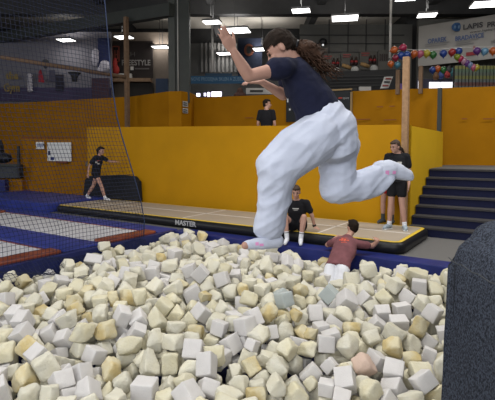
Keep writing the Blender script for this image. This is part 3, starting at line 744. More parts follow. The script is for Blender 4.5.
# balloons
BC = {'orange': (.62, .13, .02), 'magenta': (.50, .03, .10), 'dark red': (.30, .015, .05), 'teal': (.06, .22, .32), 'blue': (.02, .065, .32), 'pink': (.55, .13, .22), 'yellow': (.55, .46, .05),
      'green': (.03, .17, .04), 'red': (.42, .03, .035), 'lime': (.28, .34, .03), 'purple': (.14, .04, .24), 'light blue': (.16, .36, .55), 'pale pink': (.50, .28, .38), 'pale blue': (.20, .27, .45)}
BL = [(394, 50, 'orange', 'topmost on the tall wooden post side'), (403, 47.5, 'magenta', 'highest over the tall wooden post'), (395.5, 58, 'dark red', 'left of the tall wooden post'),
      (390.8, 64, 'orange', 'lowest left of the tall wooden post'), (397.5, 65, 'teal', 'beside the lowest orange one left of the post'), (401, 55.5, 'blue', 'half hidden behind the post top'),
      (407, 55, 'blue', 'right at the top of the tall wooden post'), (414.3, 54, 'orange', 'between a blue and a pink one'), (420.2, 54, 'pink', 'between an orange and a yellow one'),
      (426.6, 53.5, 'yellow', 'between a pink and a green one'), (433, 54.8, 'green', 'right of the yellow one on the banner'), (443.3, 53.5, 'blue', 'alone under the banner word'),
      (452, 52.3, 'red', 'left end of the hanging cluster'), (458.6, 51.3, 'blue', 'right of the red one at the banner middle'), (457.3, 57, 'lime', 'under the red and blue pair'),
      (460.3, 58.7, 'magenta', 'in the hanging tail below the lime one'), (463.6, 61, 'pale pink', 'in the middle of the hanging tail'), (466.6, 63, 'purple', 'in the hanging tail below the pale pink one'),
      (469.8, 65, 'pale blue', 'in the hanging tail under the purple one'), (473, 67.3, 'pink', 'near the end of the hanging tail'), (476.3, 67.6, 'yellow', 'last of the hanging tail'),
      (477, 51, 'purple', 'right of the red picture on the banner'), (484.6, 51.5, 'light blue', 'next to the purple one'), (493, 51, 'orange', 'at the picture border'),
      (432.5, 70, 'blue', 'in the small trio over the serving window'), (437.6, 68.8, 'orange', 'in the small trio over the serving window'), (443, 69.8, 'green', 'in the small trio over the serving window')]
for px, py, cn, where in BL:
    y = 13.3 if px > 409 else 13.0
    if py > 68 and px < 450: y = 13.6
    c = py_(px, py, y); r = (3.9 if py < 56 else 3.4) * y / F
    t = thing('balloon', '%s balloon %s' % (cn, where), 'balloon', c, 'party balloons')
    bm = bmesh.new(); n = 14; prof = []
    ax = V((random.uniform(-.3, .3), random.uniform(-.2, .2), 1)).normalized() if px not in (394, 403) else V((1, 0, .25)).normalized()
    tube(bm, [c + ax * (r * k) for k in (-1.22, -1.0, -.7, -.3, .15, .55, .85, 1.0)], [r * k for k in (.05, .22, .58, .86, .95, .80, .46, .06)], 16)
    fin('skin', bm, mat('balloon_' + cn.replace(' ', '_'), tuple(k_ * .5 for k_ in BC[cn]), .3, spec=.5), t, True)
    bm = bmesh.new(); ell(bm, c - ax * (r * 1.24), r * .12, r * .12, r * .08, seg=8, rings=6); fin('knot', bm, MATS['balloon_' + cn.replace(' ', '_')], t, True)
sp = [py_(px, py, 13.32) for px, py in ((388, 62), (396, 52), (404, 49), (414, 50), (427, 49.5), (443, 49), (458, 47.5), (477, 47), (500, 47))]
tag(tubeobj('garland_string', sp, .008, offwhite, None, 5), 'thin string carrying the row of balloons in front of the banner', 'string')

# ================================================================== people
def hand(P, w, d, pn, s, curl=.35, sgn=1, thumb=True, spread=.06):
    d = V(d).normalized(); pn = V(pn); pn = (pn - d * d.dot(pn)).normalized(); sd = d.cross(pn) * sgn   # sd points to the thumb side
    k = w + d * (.085 * s)
    P.append(('l', [(w - d * .01 * s, .025 * s, .018 * s), (w + d * .03 * s, .036 * s, .016 * s), (w + d * .065 * s, .041 * s, .014 * s), (k, .039 * s, .011 * s)], sd))
    for i, (off, ln, r) in enumerate(((.029, .070, .0082), (.010, .078, .0086), (-.010, .072, .0082), (-.028, .056, .0072))):
        b = k + sd * (off * s) - d * .008 * s; dd = (d + sd * (off / .03) * spread).normalized(); p = b; c = curl * (.5 + .15 * i)
        for j, fr in enumerate((.46, .31, .23)):
            q = p + dd * (ln * fr * s * 1.08); P.append(('c', p, q, r * s * (1 - .1 * j), r * s * (.92 - .1 * j))); p = q
            dd = (dd * cos(c) + pn * sin(c)).normalized()
    if thumb:
        b = w + d * .022 * s + sd * .026 * s; dd = (d * .72 + sd * .62 + pn * .25).normalized(); q = b + dd * .042 * s
        P.append(('c', b, q, .0125 * s, .0105 * s)); dd = (dd + d * .45).normalized(); P.append(('c', q, q + dd * .036 * s, .010 * s, .0078 * s))

def head_prims(c, f, u, s, neck):
    f = V(f).normalized(); u = V(u); u = (u - f * f.dot(u)).normalized(); r = f.cross(u)
    L = lambda a, b, z: c + f * (a * s) + r * (b * s) + u * (z * s)
    P = [('e', L(-.008, 0, .028), (.096 * s, .076 * s, .092 * s), (f, r, u)), ('e', L(.030, 0, -.045), (.062 * s, .056 * s, .072 * s), (f, r, u)),
         ('e', L(.062, 0, -.092), (.026 * s, .030 * s, .022 * s), (f, r, u)), ('c', L(.088, 0, .008), L(.108, 0, -.030), .008 * s, .014 * s),
         ('e', L(.078, 0, .022), (.016 * s, .052 * s, .014 * s), (f, r, u)), ('e', L(.084, 0, -.062), (.012 * s, .024 * s, .012 * s), (f, r, u)),
         ('e', L(.066, .036, -.026), (.022 * s, .022 * s, .022 * s), (f, r, u)), ('e', L(.066, -.036, -.026), (.022 * s, .022 * s, .022 * s), (f, r, u))]
    for sg in (-1, 1): P.append(('e', L(-.012, sg * .078, -.012), (.020 * s, .009 * s, .032 * s), (f, r, u)))
    P.append(('c', neck, L(-.020, 0, -.055), .056 * s, .052 * s))
    return P, L, f, r, u
def face_parts(t, L, f, r, u, s, brow=None):
    for sg in (-1, 1):
        bm = bmesh.new(); ell(bm, L(.084, sg * .032, .004), .010 * s, .014 * s, .009 * s, f, r, u, 10, 8); fin('eye', bm, eye_m, t, True)
        bm = bmesh.new(); tube(bm, [L(.088, sg * .016, .026), L(.088, sg * .032, .031), L(.078, sg * .050, .026)], .005 * s, 6); fin('eyebrow', bm, brow or hairm, t, True)
    bm = bmesh.new(); ell(bm, L(.094, 0, -.062), .006 * s, .022 * s, .007 * s, f, r, u, 10, 8); fin('mouth', bm, lip_m, t, True)
def hair_short(t, L, f, r, u, s, m, c, vox, long=False, extra=()):
    P = [('e', L(-.016, 0, .042), (.104 * s, .087 * s, .096 * s), (f, r, u)), ('e', L(-.045, 0, -.005), (.070 * s, .080 * s, .085 * s), (f, r, u)), ('e', L(.040, 0, .090), (.052 * s, .064 * s, .032 * s), (f, r, u))]
    if long: P.append(('e', L(-.06, 0, -.07), (.055 * s, .07 * s, .10 * s), (f, r, u)))
    P += list(extra)
    inv = Matrix((f, r, u))
    def cut(p):
        q = inv @ (p - c); a, b, z = q.x / s, q.y / s, q.z / s
        if a > .02 and z < .066: return True
        if a > -.03 and z < .012 and abs(b) > .04: return True
        return False
    ns = lambda p: .006 * s * noise.noise(p * 30)
    return blob('hair', P, vox, m, t, 2, ns, cut)

def person(name, label, J, S):
    s = J['s']; vox = S.get('vox', .011)
    t = thing(name, label, 'person', J['base'])
    side = V(J['side']).normalized()        # from the figure's left to its right
    P = []
    W = S.get('w', 1.0)
    tor = [(J['pelvis'], .160 * s * W, .110 * s), (J['waist'], .138 * s * W, .098 * s), (J['chest'], .160 * s * W, .112 * s), (J['uchest'], .155 * s * W, .095 * s), (J['neck'], .070 * s, .060 * s)]
    P.append(('l', tor, side))
    for q in 'LR':
        P += [('c', J['neck'] * .45 + J['sh' + q] * .55 - UP * .01 * s, J['sh' + q], .052 * s, .054 * s), ('c', J['sh' + q], J['el' + q], .050 * s * S.get('arm', 1), .037 * s * S.get('arm', 1)), ('c', J['el' + q], J['wr' + q], .039 * s * S.get('arm', 1), .025 * s)]
        hand(P, J['wr' + q], J['hd' + q], J['pn' + q], s, J.get('curl' + q, .4), J.get('sg' + q, 1))
        kn, an = J['kn' + q], J['an' + q]; calf = kn.lerp(an, .32)
        P += [('c', J['hip' + q], kn, .086 * s, .054 * s), ('c', kn, calf, .052 * s, .056 * s), ('c', calf, an, .056 * s, .034 * s)]
        toe = J['toe' + q]; fd = (toe - an); 
        P += [('c', an - UP * .02 * s, an.lerp(toe, .55), .036 * s, .034 * s), ('c', an.lerp(toe, .5), toe, .034 * s, .026 * s)]
    hp, L, f, r, u = head_prims(J['head'], J['face'], J.get('hup', UP), s, J['neck'])
    P += hp
    body = blob('body', P, vox, S.get('skin', skin2), t, 3)
    face_parts(t, L, f, r, u, s, S.get('hair', hairm))
    S['hairfn'](t, L, f, r, u, s) if 'hairfn' in S else hair_short(t, L, f, r, u, s, S.get('hair', hairm), J['head'], vox)
    # shirt
    g = .016 * s
    Q = [('l', [(J['pelvis'].lerp(J['waist'], S.get('hem', .0)), .165 * s * W + g, .122 * s + g), (J['waist'], .150 * s * W + g, .112 * s + g), (J['chest'], .165 * s * W + g, .118 * s + g), (J['uchest'], .160 * s * W + g * .7, .098 * s + g * .7), (J['neck'] - UP * 0, .078 * s, .068 * s)], side)]
    for q in 'LR':
        Q += [('c', J['neck'] * .45 + J['sh' + q] * .55 - UP * .01 * s, J['sh' + q], .060 * s, .066 * s), ('c', J['sh' + q], J['sh' + q].lerp(J['el' + q], S.get('sleeve', .62)), .068 * s, .066 * s)]
    def fold(p): return .006 * s * noise.noise(p * 9) + .003 * s * noise.noise(p * 23)
    shirt = blob('t_shirt', Q, vox, S.get('shirt', blackcloth), t, 3, fold)
    # shorts
    Q = [('l', [(J['pelvis'].lerp(J['waist'], .45), .150 * s * W + g, .108 * s + g), (J['pelvis'], .165 * s * W + g, .122 * s + g), (J['pelvis'] * .6 + (J['hipL'] + J['hipR']) * .2 , .15 * s + g, .115 * s + g)], side)]
    for q in 'LR': Q.append(('c', J['hip' + q], J['hip' + q].lerp(J['kn' + q], S.get('short', .55)), .108 * s, .092 * s))
    blob('shorts', Q, vox, S.get('shorts', blackcloth), t, 2, fold)
    for q in 'LR':
        an, toe, kn = J['an' + q], J['toe' + q], J['kn' + q]
        if S.get('sock'):
            up = an.lerp(kn, S.get('sockh', .22)); Q = [('c', up, an, .046 * s, .043 * s)]
            Q += [('c', an - UP * .02 * s, an.lerp(toe, .55), .043 * s, .040 * s), ('c', an.lerp(toe, .5), toe, .040 * s, .031 * s)]
            blob('sock', Q, vox * .9, S['sock'], t, 2)
        if S.get('shoe'):
            Q = [('c', an - UP * .03 * s - (toe - an).normalized() * .03 * s, an.lerp(toe, .55) - UP * .0 * s, .047 * s, .045 * s), ('c', an.lerp(toe, .5), toe, .045 * s, .034 * s)]
            sh = blob('shoe', Q, vox * .9, S['shoe'], t, 2)
            if S.get('sole'):
                a = an - (toe - an).normalized() * .06 * s; b = toe + (toe - an).normalized() * .02 * s; z = J['base'].z + .012
                bm = bmesh.new(); dd = V((b.x - a.x, b.y - a.y, 0)); ll = dd.length; dd.normalize(); bx(bm, V(((a.x + b.x) / 2, (a.y + b.y) / 2, z)), ll, .085 * s, .022, dd, V((-dd.y, dd.x, 0)))
                fin('sole', bm, S['sole'], sh, False, .008)
    return t, body, shirt, (L, f, r, u)

def local(origin, heading, s):
    f = V((heading[0], heading[1], 0)).normalized(); r = V((f.y, -f.x, 0))
    return (lambda a, b, z: V(origin) + f * (a * s) + r * (b * s) + UP * (z * s)), f, r
def stand(origin, heading, s, **kw):
    Lc, f, r = local(origin, heading, s)
    J = dict(s=s, base=V(origin), side=r, face=f, pelvis=Lc(0, 0, .93), waist=Lc(.005, 0, 1.08), chest=Lc(.012, 0, 1.26), uchest=Lc(.0, 0, 1.39), neck=Lc(-.005, 0, 1.47), head=Lc(.035, 0, 1.625))
    for q, g in (('L', -1), ('R', 1)):
        J['sh' + q] = Lc(-.01, g * .175, 1.415); J['el' + q] = Lc(-.03, g * .225, 1.13); J['wr' + q] = Lc(.06, g * .235, .89); J['hd' + q] = f * .25 * s - UP + r * (g * -.05); J['pn' + q] = -r * g
        J['sg' + q] = g * -1 if False else (1 if g < 0 else -1)
        J['hip' + q] = Lc(0, g * .085, .91); J['kn' + q] = Lc(.025, g * .10, .49); J['an' + q] = Lc(-.01, g * .11, .085); J['toe' + q] = Lc(.15, g * .135, .04)
    for k, v in kw.items(): J[k] = Lc(*v) if isinstance(v, tuple) else v
    return J

ZT = .206  # top of the track
# --- black T-shirt man standing on the track
o0 = pz(396, 229.5, ZT)
J = stand(o0, (-.45, -.9), .985, face=V((-.85, -.45, -.22)), head=(.06, .03, 1.60), knL=(.03, -.11, .49), anL=(0, -.16, .085), toeL=(.14, -.20, .04), knR=(.03, .10, .49), anR=(.0, .13, .085), toeR=(.14, .20, .04))
t, body, shirt, _ = person('person', 'person in black T-shirt with white lettering and black shorts standing on the track', J, dict(shirt=blackcloth, shorts=blackcloth, shoe=shoe_m, sole=rubber, sock=whitecloth, sockh=.15, hair=hair_b, short=.5))
ch = J['chest'] + V((-.45, -.9, 0)).normalized() * .13; rr_ = V((.9, -.45, 0)).normalized()
decal('shirt_lettering', shirt, ch, rr_, UP, [(-.10, .032, -.075, .062), (-.080, .03, -.045, .05), (-.05, .03, -.015, .055), (-.02, .03, .035, .048), (.03, .03, .07, .055), (.065, .015, .10, .055)], offwhite, t)
# --- second person hidden behind him
o1 = pz(386.5, 223.5, ZT)
o1 = pz(389.5, 223.5, ZT) - GN * .10
J = stand(o1, (-.75, -.66), .93, face=V((-.8, -.55, -.2)), head=(.02, -.25, 1.56), uchest=(0, -.15, 1.38), neck=(0, -.21, 1.45), chest=(.01, -.09, 1.26), shL=(-.02, -.30, 1.39), elL=(-.05, -.33, 1.12), wrL=(-.02, -.30, .90), shR=(-.02, .03, 1.41), elR=(-.05, .06, 1.12), wrR=(-.02, .10, .90), anL=(-.02, -.09, .085), toeL=(.13, -.11, .04), anR=(-.02, .14, .085), toeR=(.13, .16, .04), knR=(.02, .12, .49))
def ponyhair(t, L, f, r, u, s):
    return hair_short(t, L, f, r, u, s, hairm, J['head'], .011, True, [('e', L(-.12, 0, -.02), (.05 * s, .045 * s, .06 * s), (f, r, u)), ('e', L(-.13, 0, -.09), (.035 * s, .035 * s, .09 * s), (f, r, u))])
person('person', 'person in red shorts and dark socks half hidden behind the standing person', J, dict(shirt=blackcloth, shorts=redcloth, sock=greysock, sockh=.35, shoe=greysock, short=.42, hairfn=ponyhair, w=.88, arm=.9))
# --- seated man on the edge of the track
r0 = ray(297, 229); q0 = V((0, 0, CZ)); tt = ((O - q0).dot(GN) + .10) / r0.dot(GN); o2 = q0 + r0 * tt; o2.z = 0
Lc, f, r = local(o2, (-.25, -1), 1.0)
J = dict(s=.98, base=V((o2.x, o2.y, ZT)), side=r, face=f * 1 - UP * .35 - r * .05, pelvis=Lc(-.02, 0, .325), waist=Lc(-.01, 0, .42), chest=Lc(.05, 0, .60), uchest=Lc(.08, 0, .72), neck=Lc(.10, 0, .80), head=Lc(.165, .0, .945))
for q, g in (('L', -1), ('R', 1)):
    J['sh' + q] = Lc(.07, g * .18, .745); J['hip' + q] = Lc(.02, g * .09, .29); J['kn' + q] = Lc(.36, g * .175, .52); J['an' + q] = Lc(.40, g * .125, .12); J['toe' + q] = Lc(.53, g * .14, .052)
J['elL'] = Lc(.03, -.285, .50); J['wrL'] = Lc(-.01, -.33, .285); J['hdL'] = f * .5 - r * .5 - UP * .15; J['pnL'] = -UP; J['sgL'] = -1; J['curlL'] = .15
J['elR'] = Lc(.06, .30, .52); J['wrR'] = Lc(.18, .33, .36); J['hdR'] = f * .7 - UP * .5; J['pnR'] = -r; J['sgR'] = -1
t, body, shirt, _ = person('person', 'person in black T-shirt and white socks sitting on the track edge', J, dict(shirt=blackcloth, shorts=blackcloth, sock=whitecloth, sockh=.30, short=.42, hair=hair_b))
decal('shirt_print', shirt, J['chest'] + f * .14, -r, UP, [(-.06, .03, .055, .05), (-.04, .008, .035, .018)], offwhite, t)
bm = bmesh.new(); a = J['wrL'].lerp(J['elL'], .12); ad = (J['elL'] - J['wrL']).normalized(); x_ = ad.orthogonal().normalized(); y_ = ad.cross(x_)
tube(bm, [a - ad * .018, a + ad * .018], .036, 12); fin('wrist_watch', bm, black, t, True)
for q in 'LR':
    kk = J['an' + q].lerp(J['kn' + q], .26); dd = (J['kn' + q] - J['an' + q]).normalized()
    bm = bmesh.new(); tube(bm, [kk - dd * .006, kk + dd * .006], .0475, 12); fin('sock_stripe', bm, black, t, True)
# --- walking girl
o3 = pz(97, 200.5, ZT)
Lc, f, r = local(o3, (.97, -.22), .96)
J = dict(s=.96, base=V(o3), side=r, face=f - UP * .28, pelvis=Lc(-.02, 0, .86), waist=Lc(.0, 0, 1.0), chest=Lc(.05, 0, 1.18), uchest=Lc(.085, 0, 1.31), neck=Lc(.105, 0, 1.395), head=Lc(.165, 0, 1.535),
         shL=Lc(.10, -.165, 1.33), shR=Lc(.06, .165, 1.33), elL=Lc(.34, -.20, 1.20), wrL=Lc(.56, -.18, 1.19), hdL=f, pnL=-UP, sgL=-1 * -1,
         elR=Lc(-.10, .24, 1.08), wrR=Lc(-.14, .25, .85), hdR=f * .1 - UP, pnR=-r, sgR=-1,
         hipL=Lc(-.03, -.085, .85), hipR=Lc(0, .085, .85), knR=Lc(.20, .09, .49), anR=Lc(.33, .09, .09), toeR=Lc(.48, .10, .045), knL=Lc(-.16, -.09, .46), anL=Lc(-.40, -.09, .12), toeL=Lc(-.27, -.09, .035))
def bobhair(t, L, f, r, u, s):
    return hair_short(t, L, f, r, u, s, hairm, J['head'], .011, True, [('e', L(-.105, 0, .0), (.05 * s, .05 * s, .07 * s), (f, r, u))])
t, body, shirt, _ = person('person', 'person in black T-shirt and shorts walking along the track behind the net', J, dict(shirt=blackcloth, shorts=blackcloth, sock=whitecloth, sockh=.12, short=.30, hairfn=bobhair, w=.9, arm=.9, sleeve=.6))
fr = (f * .45 + r * .9).normalized(); xr = V((-fr.y, fr.x, 0)); 
decal('shirt_print', shirt, J['chest'] + fr * .12, xr, UP, [(-.06, -.02, .0, .03), (-.01, -.06, .05, -.02)], offwhite, t)
decal('red_print', shirt, J['chest'] + fr * .12, xr, UP, [(-.02, .04, .08, .06)], redprint, t)
# --- man behind the low wall
o4 = py_(266.5, 150, 12.3); o4 = V((o4.x, 12.3, ZPL))
J = stand(o4, (.35, .92), 1.0, face=V((.97, -.10, -.04)))
person('person', 'person in black T-shirt standing in the gallery behind the orange wall', J, dict(shirt=blackcloth, shorts=blackcloth, shoe=black, hair=hairm, skin=skin))
# --- man climbing out of the pit
hd_ = py_(352.5, 227, 7.86)
J = dict(s=1.0, base=V((0, 0, 0)), face=V((-.35, .75, .10)), hup=V((.12, -.2, 1)), pelvis=py_(337, 269, 7.14), waist=py_(339.5, 261, 7.28), chest=py_(344, 251, 7.48), uchest=py_(346, 242, 7.66), neck=py_(348, 236.5, 7.74), head=hd_)
J['base'] = V((J['pelvis'].x, J['pelvis'].y, -.45))
sd = V((.86, -.42, .03)).normalized(); J['side'] = sd
J['shL'] = J['uchest'] - sd * .185 + UP * .00; J['shR'] = J['uchest'] + sd * .19 - UP * .02
J['elL'] = py_(327.5, 245, 7.95); J['wrL'] = pz(338, 236, ZT + .045); J['hdL'] = V((.8, .55, -.05)); J['pnL'] = V((0, 0, -1)); J['sgL'] = -1
J['elR'] = py_(372.5, 246, 7.66); J['wrR'] = pz(378.5, 240.5, ZT + .05); J['hdR'] = V((-.25, .9, .28)); J['pnR'] = V((0, 0, -1)); J['sgR'] = 1; J['curlR'] = .5
dn = (J['pelvis'] - J['chest']).normalized()
for q, g in (('L', -1), ('R', 1)):
    J['hip' + q] = J['pelvis'] + sd * (g * .09) + dn * .03; J['kn' + q] = J['hip' + q] + (dn * .25 + V((0, -.1, -.4)) * .8) ; J['an' + q] = J['kn' + q] + V((-.02, -.25, -.28)); J['toe' + q] = J['an' + q] + V((0, -.06, -.10))
t, body, shirt, _ = person('person', 'person in maroon T-shirt and white shorts climbing from the foam onto the track', J, dict(shirt=maroon, shorts=whitecloth, hair=hairm, skin=skin, short=.8, vox=.010, arm=1.15, hem=-.05, w=1.12))
bk = sd.cross((J['uchest'] - J['pelvis']).normalized()); 
if bk.y > 0: bk = -bk
upv = (J['uchest'] - J['pelvis']).normalized()
decal('back_print', shirt, J['uchest'] - upv * .10 + bk * .1, sd, bk.cross(sd) if bk.cross(sd).z > 0 else -bk.cross(sd), [(-.08, .0, -.05, .03), (-.045, -.02, -.01, .05), (0, -.03, .035, .04), (.045, -.01, .085, .02), (-.06, .055, .05, .065), (-.03, -.065, .06, -.05)], redprint, t)

# ================================================================== the jumping person
YJ = 3.0
def Q_(px, py, dy=0.0): return py_(px, py, YJ + dy)
t = thing('person', 'person leaping over the foam in navy T-shirt and white sweatpants', 'person', Q_(322, 125))
side = V((.06, 1, .02)).normalized()          # left shoulder is nearer to the camera
hc = Q_(280, 48.8, -.01); hf = V((-.80, .10, -.62)); hu = V((-.60, .05, .80))
neck = Q_(293, 60)
sL, eL, wL = Q_(283, 68, -.17), Q_(248.5, 76, -.25), Q_(232.8, 50.5, -.34)
sR, eR, wR = Q_(289, 75, .16), Q_(283, 95, .17), Q_(262, 82, .10)
P = []
P.append(('l', [(Q_(328, 128), .150, .115), (Q_(316, 107), .130, .100), (Q_(303, 87), .135, .105), (Q_(294, 70), .135, .085), (neck, .050, .046)], side))
P += [('c', Q_(291, 67, -.08), sL, .05, .048), ('c', sL, eL, .045, .036), ('c', eL, eL.lerp(wL, .35), .037, .036), ('c', eL.lerp(wL, .35), wL, .036, .0225)]
P += [('c', Q_(292, 68, .08), sR, .05, .045), ('c', sR, eR, .043, .036), ('c', eR, wR, .037, .023)]
dL = (Q_(221.8, 30.5, -.40) - wL)
hand(P, wL, dL, V((-.35, .9, -.1)), .92, .12, -1, True, .03)
hand(P, wR, V((-.9, -.1, -.02)), V((-.25, .2, -.95)), .85, .62, -1)
hpm, L, f, r, u = head_prims(hc, hf, hu, .93, neck); P += hpm
hipL, hipR = Q_(325, 133, -.085), Q_(336, 135, .085)
kL, aL = Q_(276, 168, -.13), Q_(270, 234, -.06)
kR, aR = Q_(337, 190, .10), Q_(386, 174, .20)
for h_, k_, a_ in ((hipL, kL, aL), (hipR, kR, aR)):
    P += [('c', h_, k_, .085, .055), ('c', k_, k_.lerp(a_, .3), .053, .055), ('c', k_.lerp(a_, .3), a_, .055, .034)]
tL, heelL = Q_(245, 245.5, -.13), Q_(275, 241, -.05)
tR, heelR = Q_(410, 177, .22), Q_(388, 166, .20)
P += [('c', aL, heelL, .034, .03), ('c', heelL, tL, .032, .024), ('c', aR, heelR, .034, .028), ('c', heelR, tR, .032, .022)]
body = blob('body', P, .0055, skin, t, 3)
face_parts(t, L, f, r, u, .93, hairm)
# hair: cap pulled back, hair tie and a curly bunch
HP = [('e', L(-.014, 0, .040), (.100, .084, .088), (f, r, u)), ('e', L(-.045, 0, .005), (.070, .078, .080), (f, r, u)), ('e', L(.030, 0, .080), (.050, .064, .030), (f, r, u)), ('c', L(-.06, 0, .02), Q_(297, 47, .0), .065, .03)]
inv = Matrix((f, r, u))
def hcut(p):
    q = inv @ (p - hc)
    if q.x > .03 and q.z < .040: return True
    if q.x > -.025 and q.z < .018 and abs(q.y) > .035: return True
    if q.z < -.045 and q.x > -.05: return True
    return False
blob('hair', HP, .006, hairm, t, 2, lambda p: .005 * noise.noise(V((p.x * 18 + p.z * 14, p.y * 90, p.z * 30 - p.x * 30))), hcut)
random.seed(21)
CP = [('c', Q_(296, 46), Q_(306, 49), .035, .058), ('c', Q_(306, 49), Q_(317, 56), .058, .050), ('c', Q_(317, 56), Q_(323, 66), .048, .026)]
curl = blob('ponytail', CP, .007, curlm, t, 2, lambda p: .012 * noise.noise(p * 22) + .007 * noise.noise(p * 55))
bm = bmesh.new()
for k in range(110):
    s_ = random.random(); c = Q_(297, 46).lerp(Q_(320, 62), s_) if s_ < .8 else Q_(322, 66)
    rr = .062 * (.55 + .6 * sin(pi * min(1, s_ + .15)))
    d = V((random.gauss(0, 1), random.gauss(0, 1), random.gauss(0, 1))).normalized()
    p = c + d * rr * .75; pts = []
    fl = V((.8, 0, -.6)) * .035 + d * .016
    for j in range(7): pts.append(p + fl * (j * .42) + V((sin(j * 1.6 + k), cos(j * 1.4 + k * 2), sin(j * 1.9 + k * 3))) * .009)
    tube(bm, pts, [.0035, .0045, .0045, .004, .0035, .003, .0015], 5)
fin('loose_curls', bm, curlm, curl, True)
bm = bmesh.new(); hd = (Q_(306, 49) - Q_(294, 45.5)).normalized(); tube(bm, [Q_(296, 46) - hd * .008, Q_(296, 46) + hd * .010], .040, 14); fin('hair_tie', bm, black, t, True)
# T-shirt
S_ = [('l', [(Q_(319, 115), .168, .150), (Q_(313, 102), .162, .140), (Q_(303, 87), .160, .128), (Q_(294.5, 71), .150, .100), (Q_(291.5, 59.5), .078, .066)], side)]
S_ += [('c', Q_(291, 67, -.08), sL, .062, .064), ('c', sL, sL.lerp(eL, .20), .066, .070), ('c', Q_(292, 69, .08), sR, .06, .062), ('c', sR, sR.lerp(eR, .35), .062, .060)]
def shfold(p): return .007 * noise.noise(V((p.x * 7, p.y * 5, p.z * 12))) + .004 * noise.noise(p * 24)
shirt = blob('t_shirt', S_, .0075, navy, t, 4, shfold)
decal('maker_mark', shirt, Q_(289, 103, -.12), (1, 0, 0), (0, 0, 1), [(-.012, .004, -.004, .026), (.0, -.045, .010, -.034)], offwhite, t)
# sweatpants
T_ = [('l', [(Q_(315, 111), .160, .128), (Q_(321, 119), .178, .160), (Q_(328, 131), .195, .182), (Q_(333, 145), .18, .150)], side),
      ('e', Q_(337, 141, .02), (.130, .19, .150)),
      ('c', Q_(318, 135, -.09), Q_(297, 150, -.12), .150, .142), ('c', Q_(297, 150, -.12), Q_(279, 167, -.13), .142, .128),
      ('c', Q_(278, 168, -.13), Q_(275.5, 190, -.11), .132, .106), ('c', Q_(276, 190, -.11), Q_(271, 215, -.08), .104, .092), ('c', Q_(271, 215, -.08), Q_(268.5, 226, -.065), .094, .090),
      ('c', Q_(337, 142, .08), Q_(338, 165, .10), .140, .118), ('c', Q_(338, 165, .10), Q_(337, 188, .11), .116, .108),
      ('c', Q_(337, 189, .11), Q_(357, 186, .15), .108, .104), ('c', Q_(357, 186, .15), Q_(374, 180, .19), .104, .100), ('c', Q_(374, 180, .19), Q_(381, 177, .20), .102, .086)]
def pfold(p):
    q = V((p.x * 3.2 + p.z * 4.5, p.y * 4, p.z * 7 - p.x * 6))
    a = noise.noise(q); b = noise.noise(V((p.x * 16 + p.z * 9, p.y * 8, p.z * 9 - p.x * 5)))
    c = noise.noise(V((p.x * 2.5 + p.z * 2.0, p.y * 2, p.z * 9 - p.x * 8)) * 1.6)
    return .011 * (1 - abs(a) * 2.2) + .005 * (1 - 2 * abs(c)) + .0015 * b
pants = blob('sweatpants', T_, .0075, sweat, t, 10, pfold)
for cu, (a, b, ra, rb) in {'left': (Q_(268.5, 227, -.065), Q_(269.5, 232, -.06), .086, .070), 'right': (Q_(381, 177, .2), Q_(385, 175.5, .2), .092, .082)}.items():
    blob('cuff', [('c', a, b, ra * .75, rb * .8), ('c', a.lerp(b, .5), b, ra * .85, rb * .82)], .007, sweat, pants, 2, lambda p: .004 * noise.noise(p * 60))
# socks
k1 = blob('sock', [('c', aL, Q_(272, 238, -.055), .052, .050), ('c', Q_(277, 241, -.05), Q_(262, 243, -.09), .045, .043), ('c', Q_(262, 243, -.09), Q_(247, 245, -.12), .041, .029), ('c', Q_(249, 244.5, -.12), Q_(244.5, 245.5, -.13), .030, .020)], .0065, sock_m, t, 3)
k2 = blob('sock', [('c', Q_(382, 171.5, .2), Q_(389, 169.8, .2), .080, .068), ('c', Q_(388, 168.5, .2), Q_(398, 171.5, .21), .062, .056), ('c', Q_(398, 171.8, .21), Q_(407, 175, .22), .055, .042), ('c', Q_(405, 174.8, .22), Q_(410, 177.2, .22), .042, .028)], .0065, sock_m, t, 3)
decal('sock_print', k1, Q_(261, 240, -.12), (1, 0, 0), (0, 0, 1), [(-.035, -.03, -.015, -.012), (.04, .02, .065, .036), (-.01, -.035, .015, -.02)], pinkm, k1, .003)
decal('sock_print', k2, Q_(391, 172, .10), (1, 0, 0), (0, 0, 1), [(-.03, -.02, -.005, .008), (.02, -.015, .045, .005)], pinkm, k2, .003)

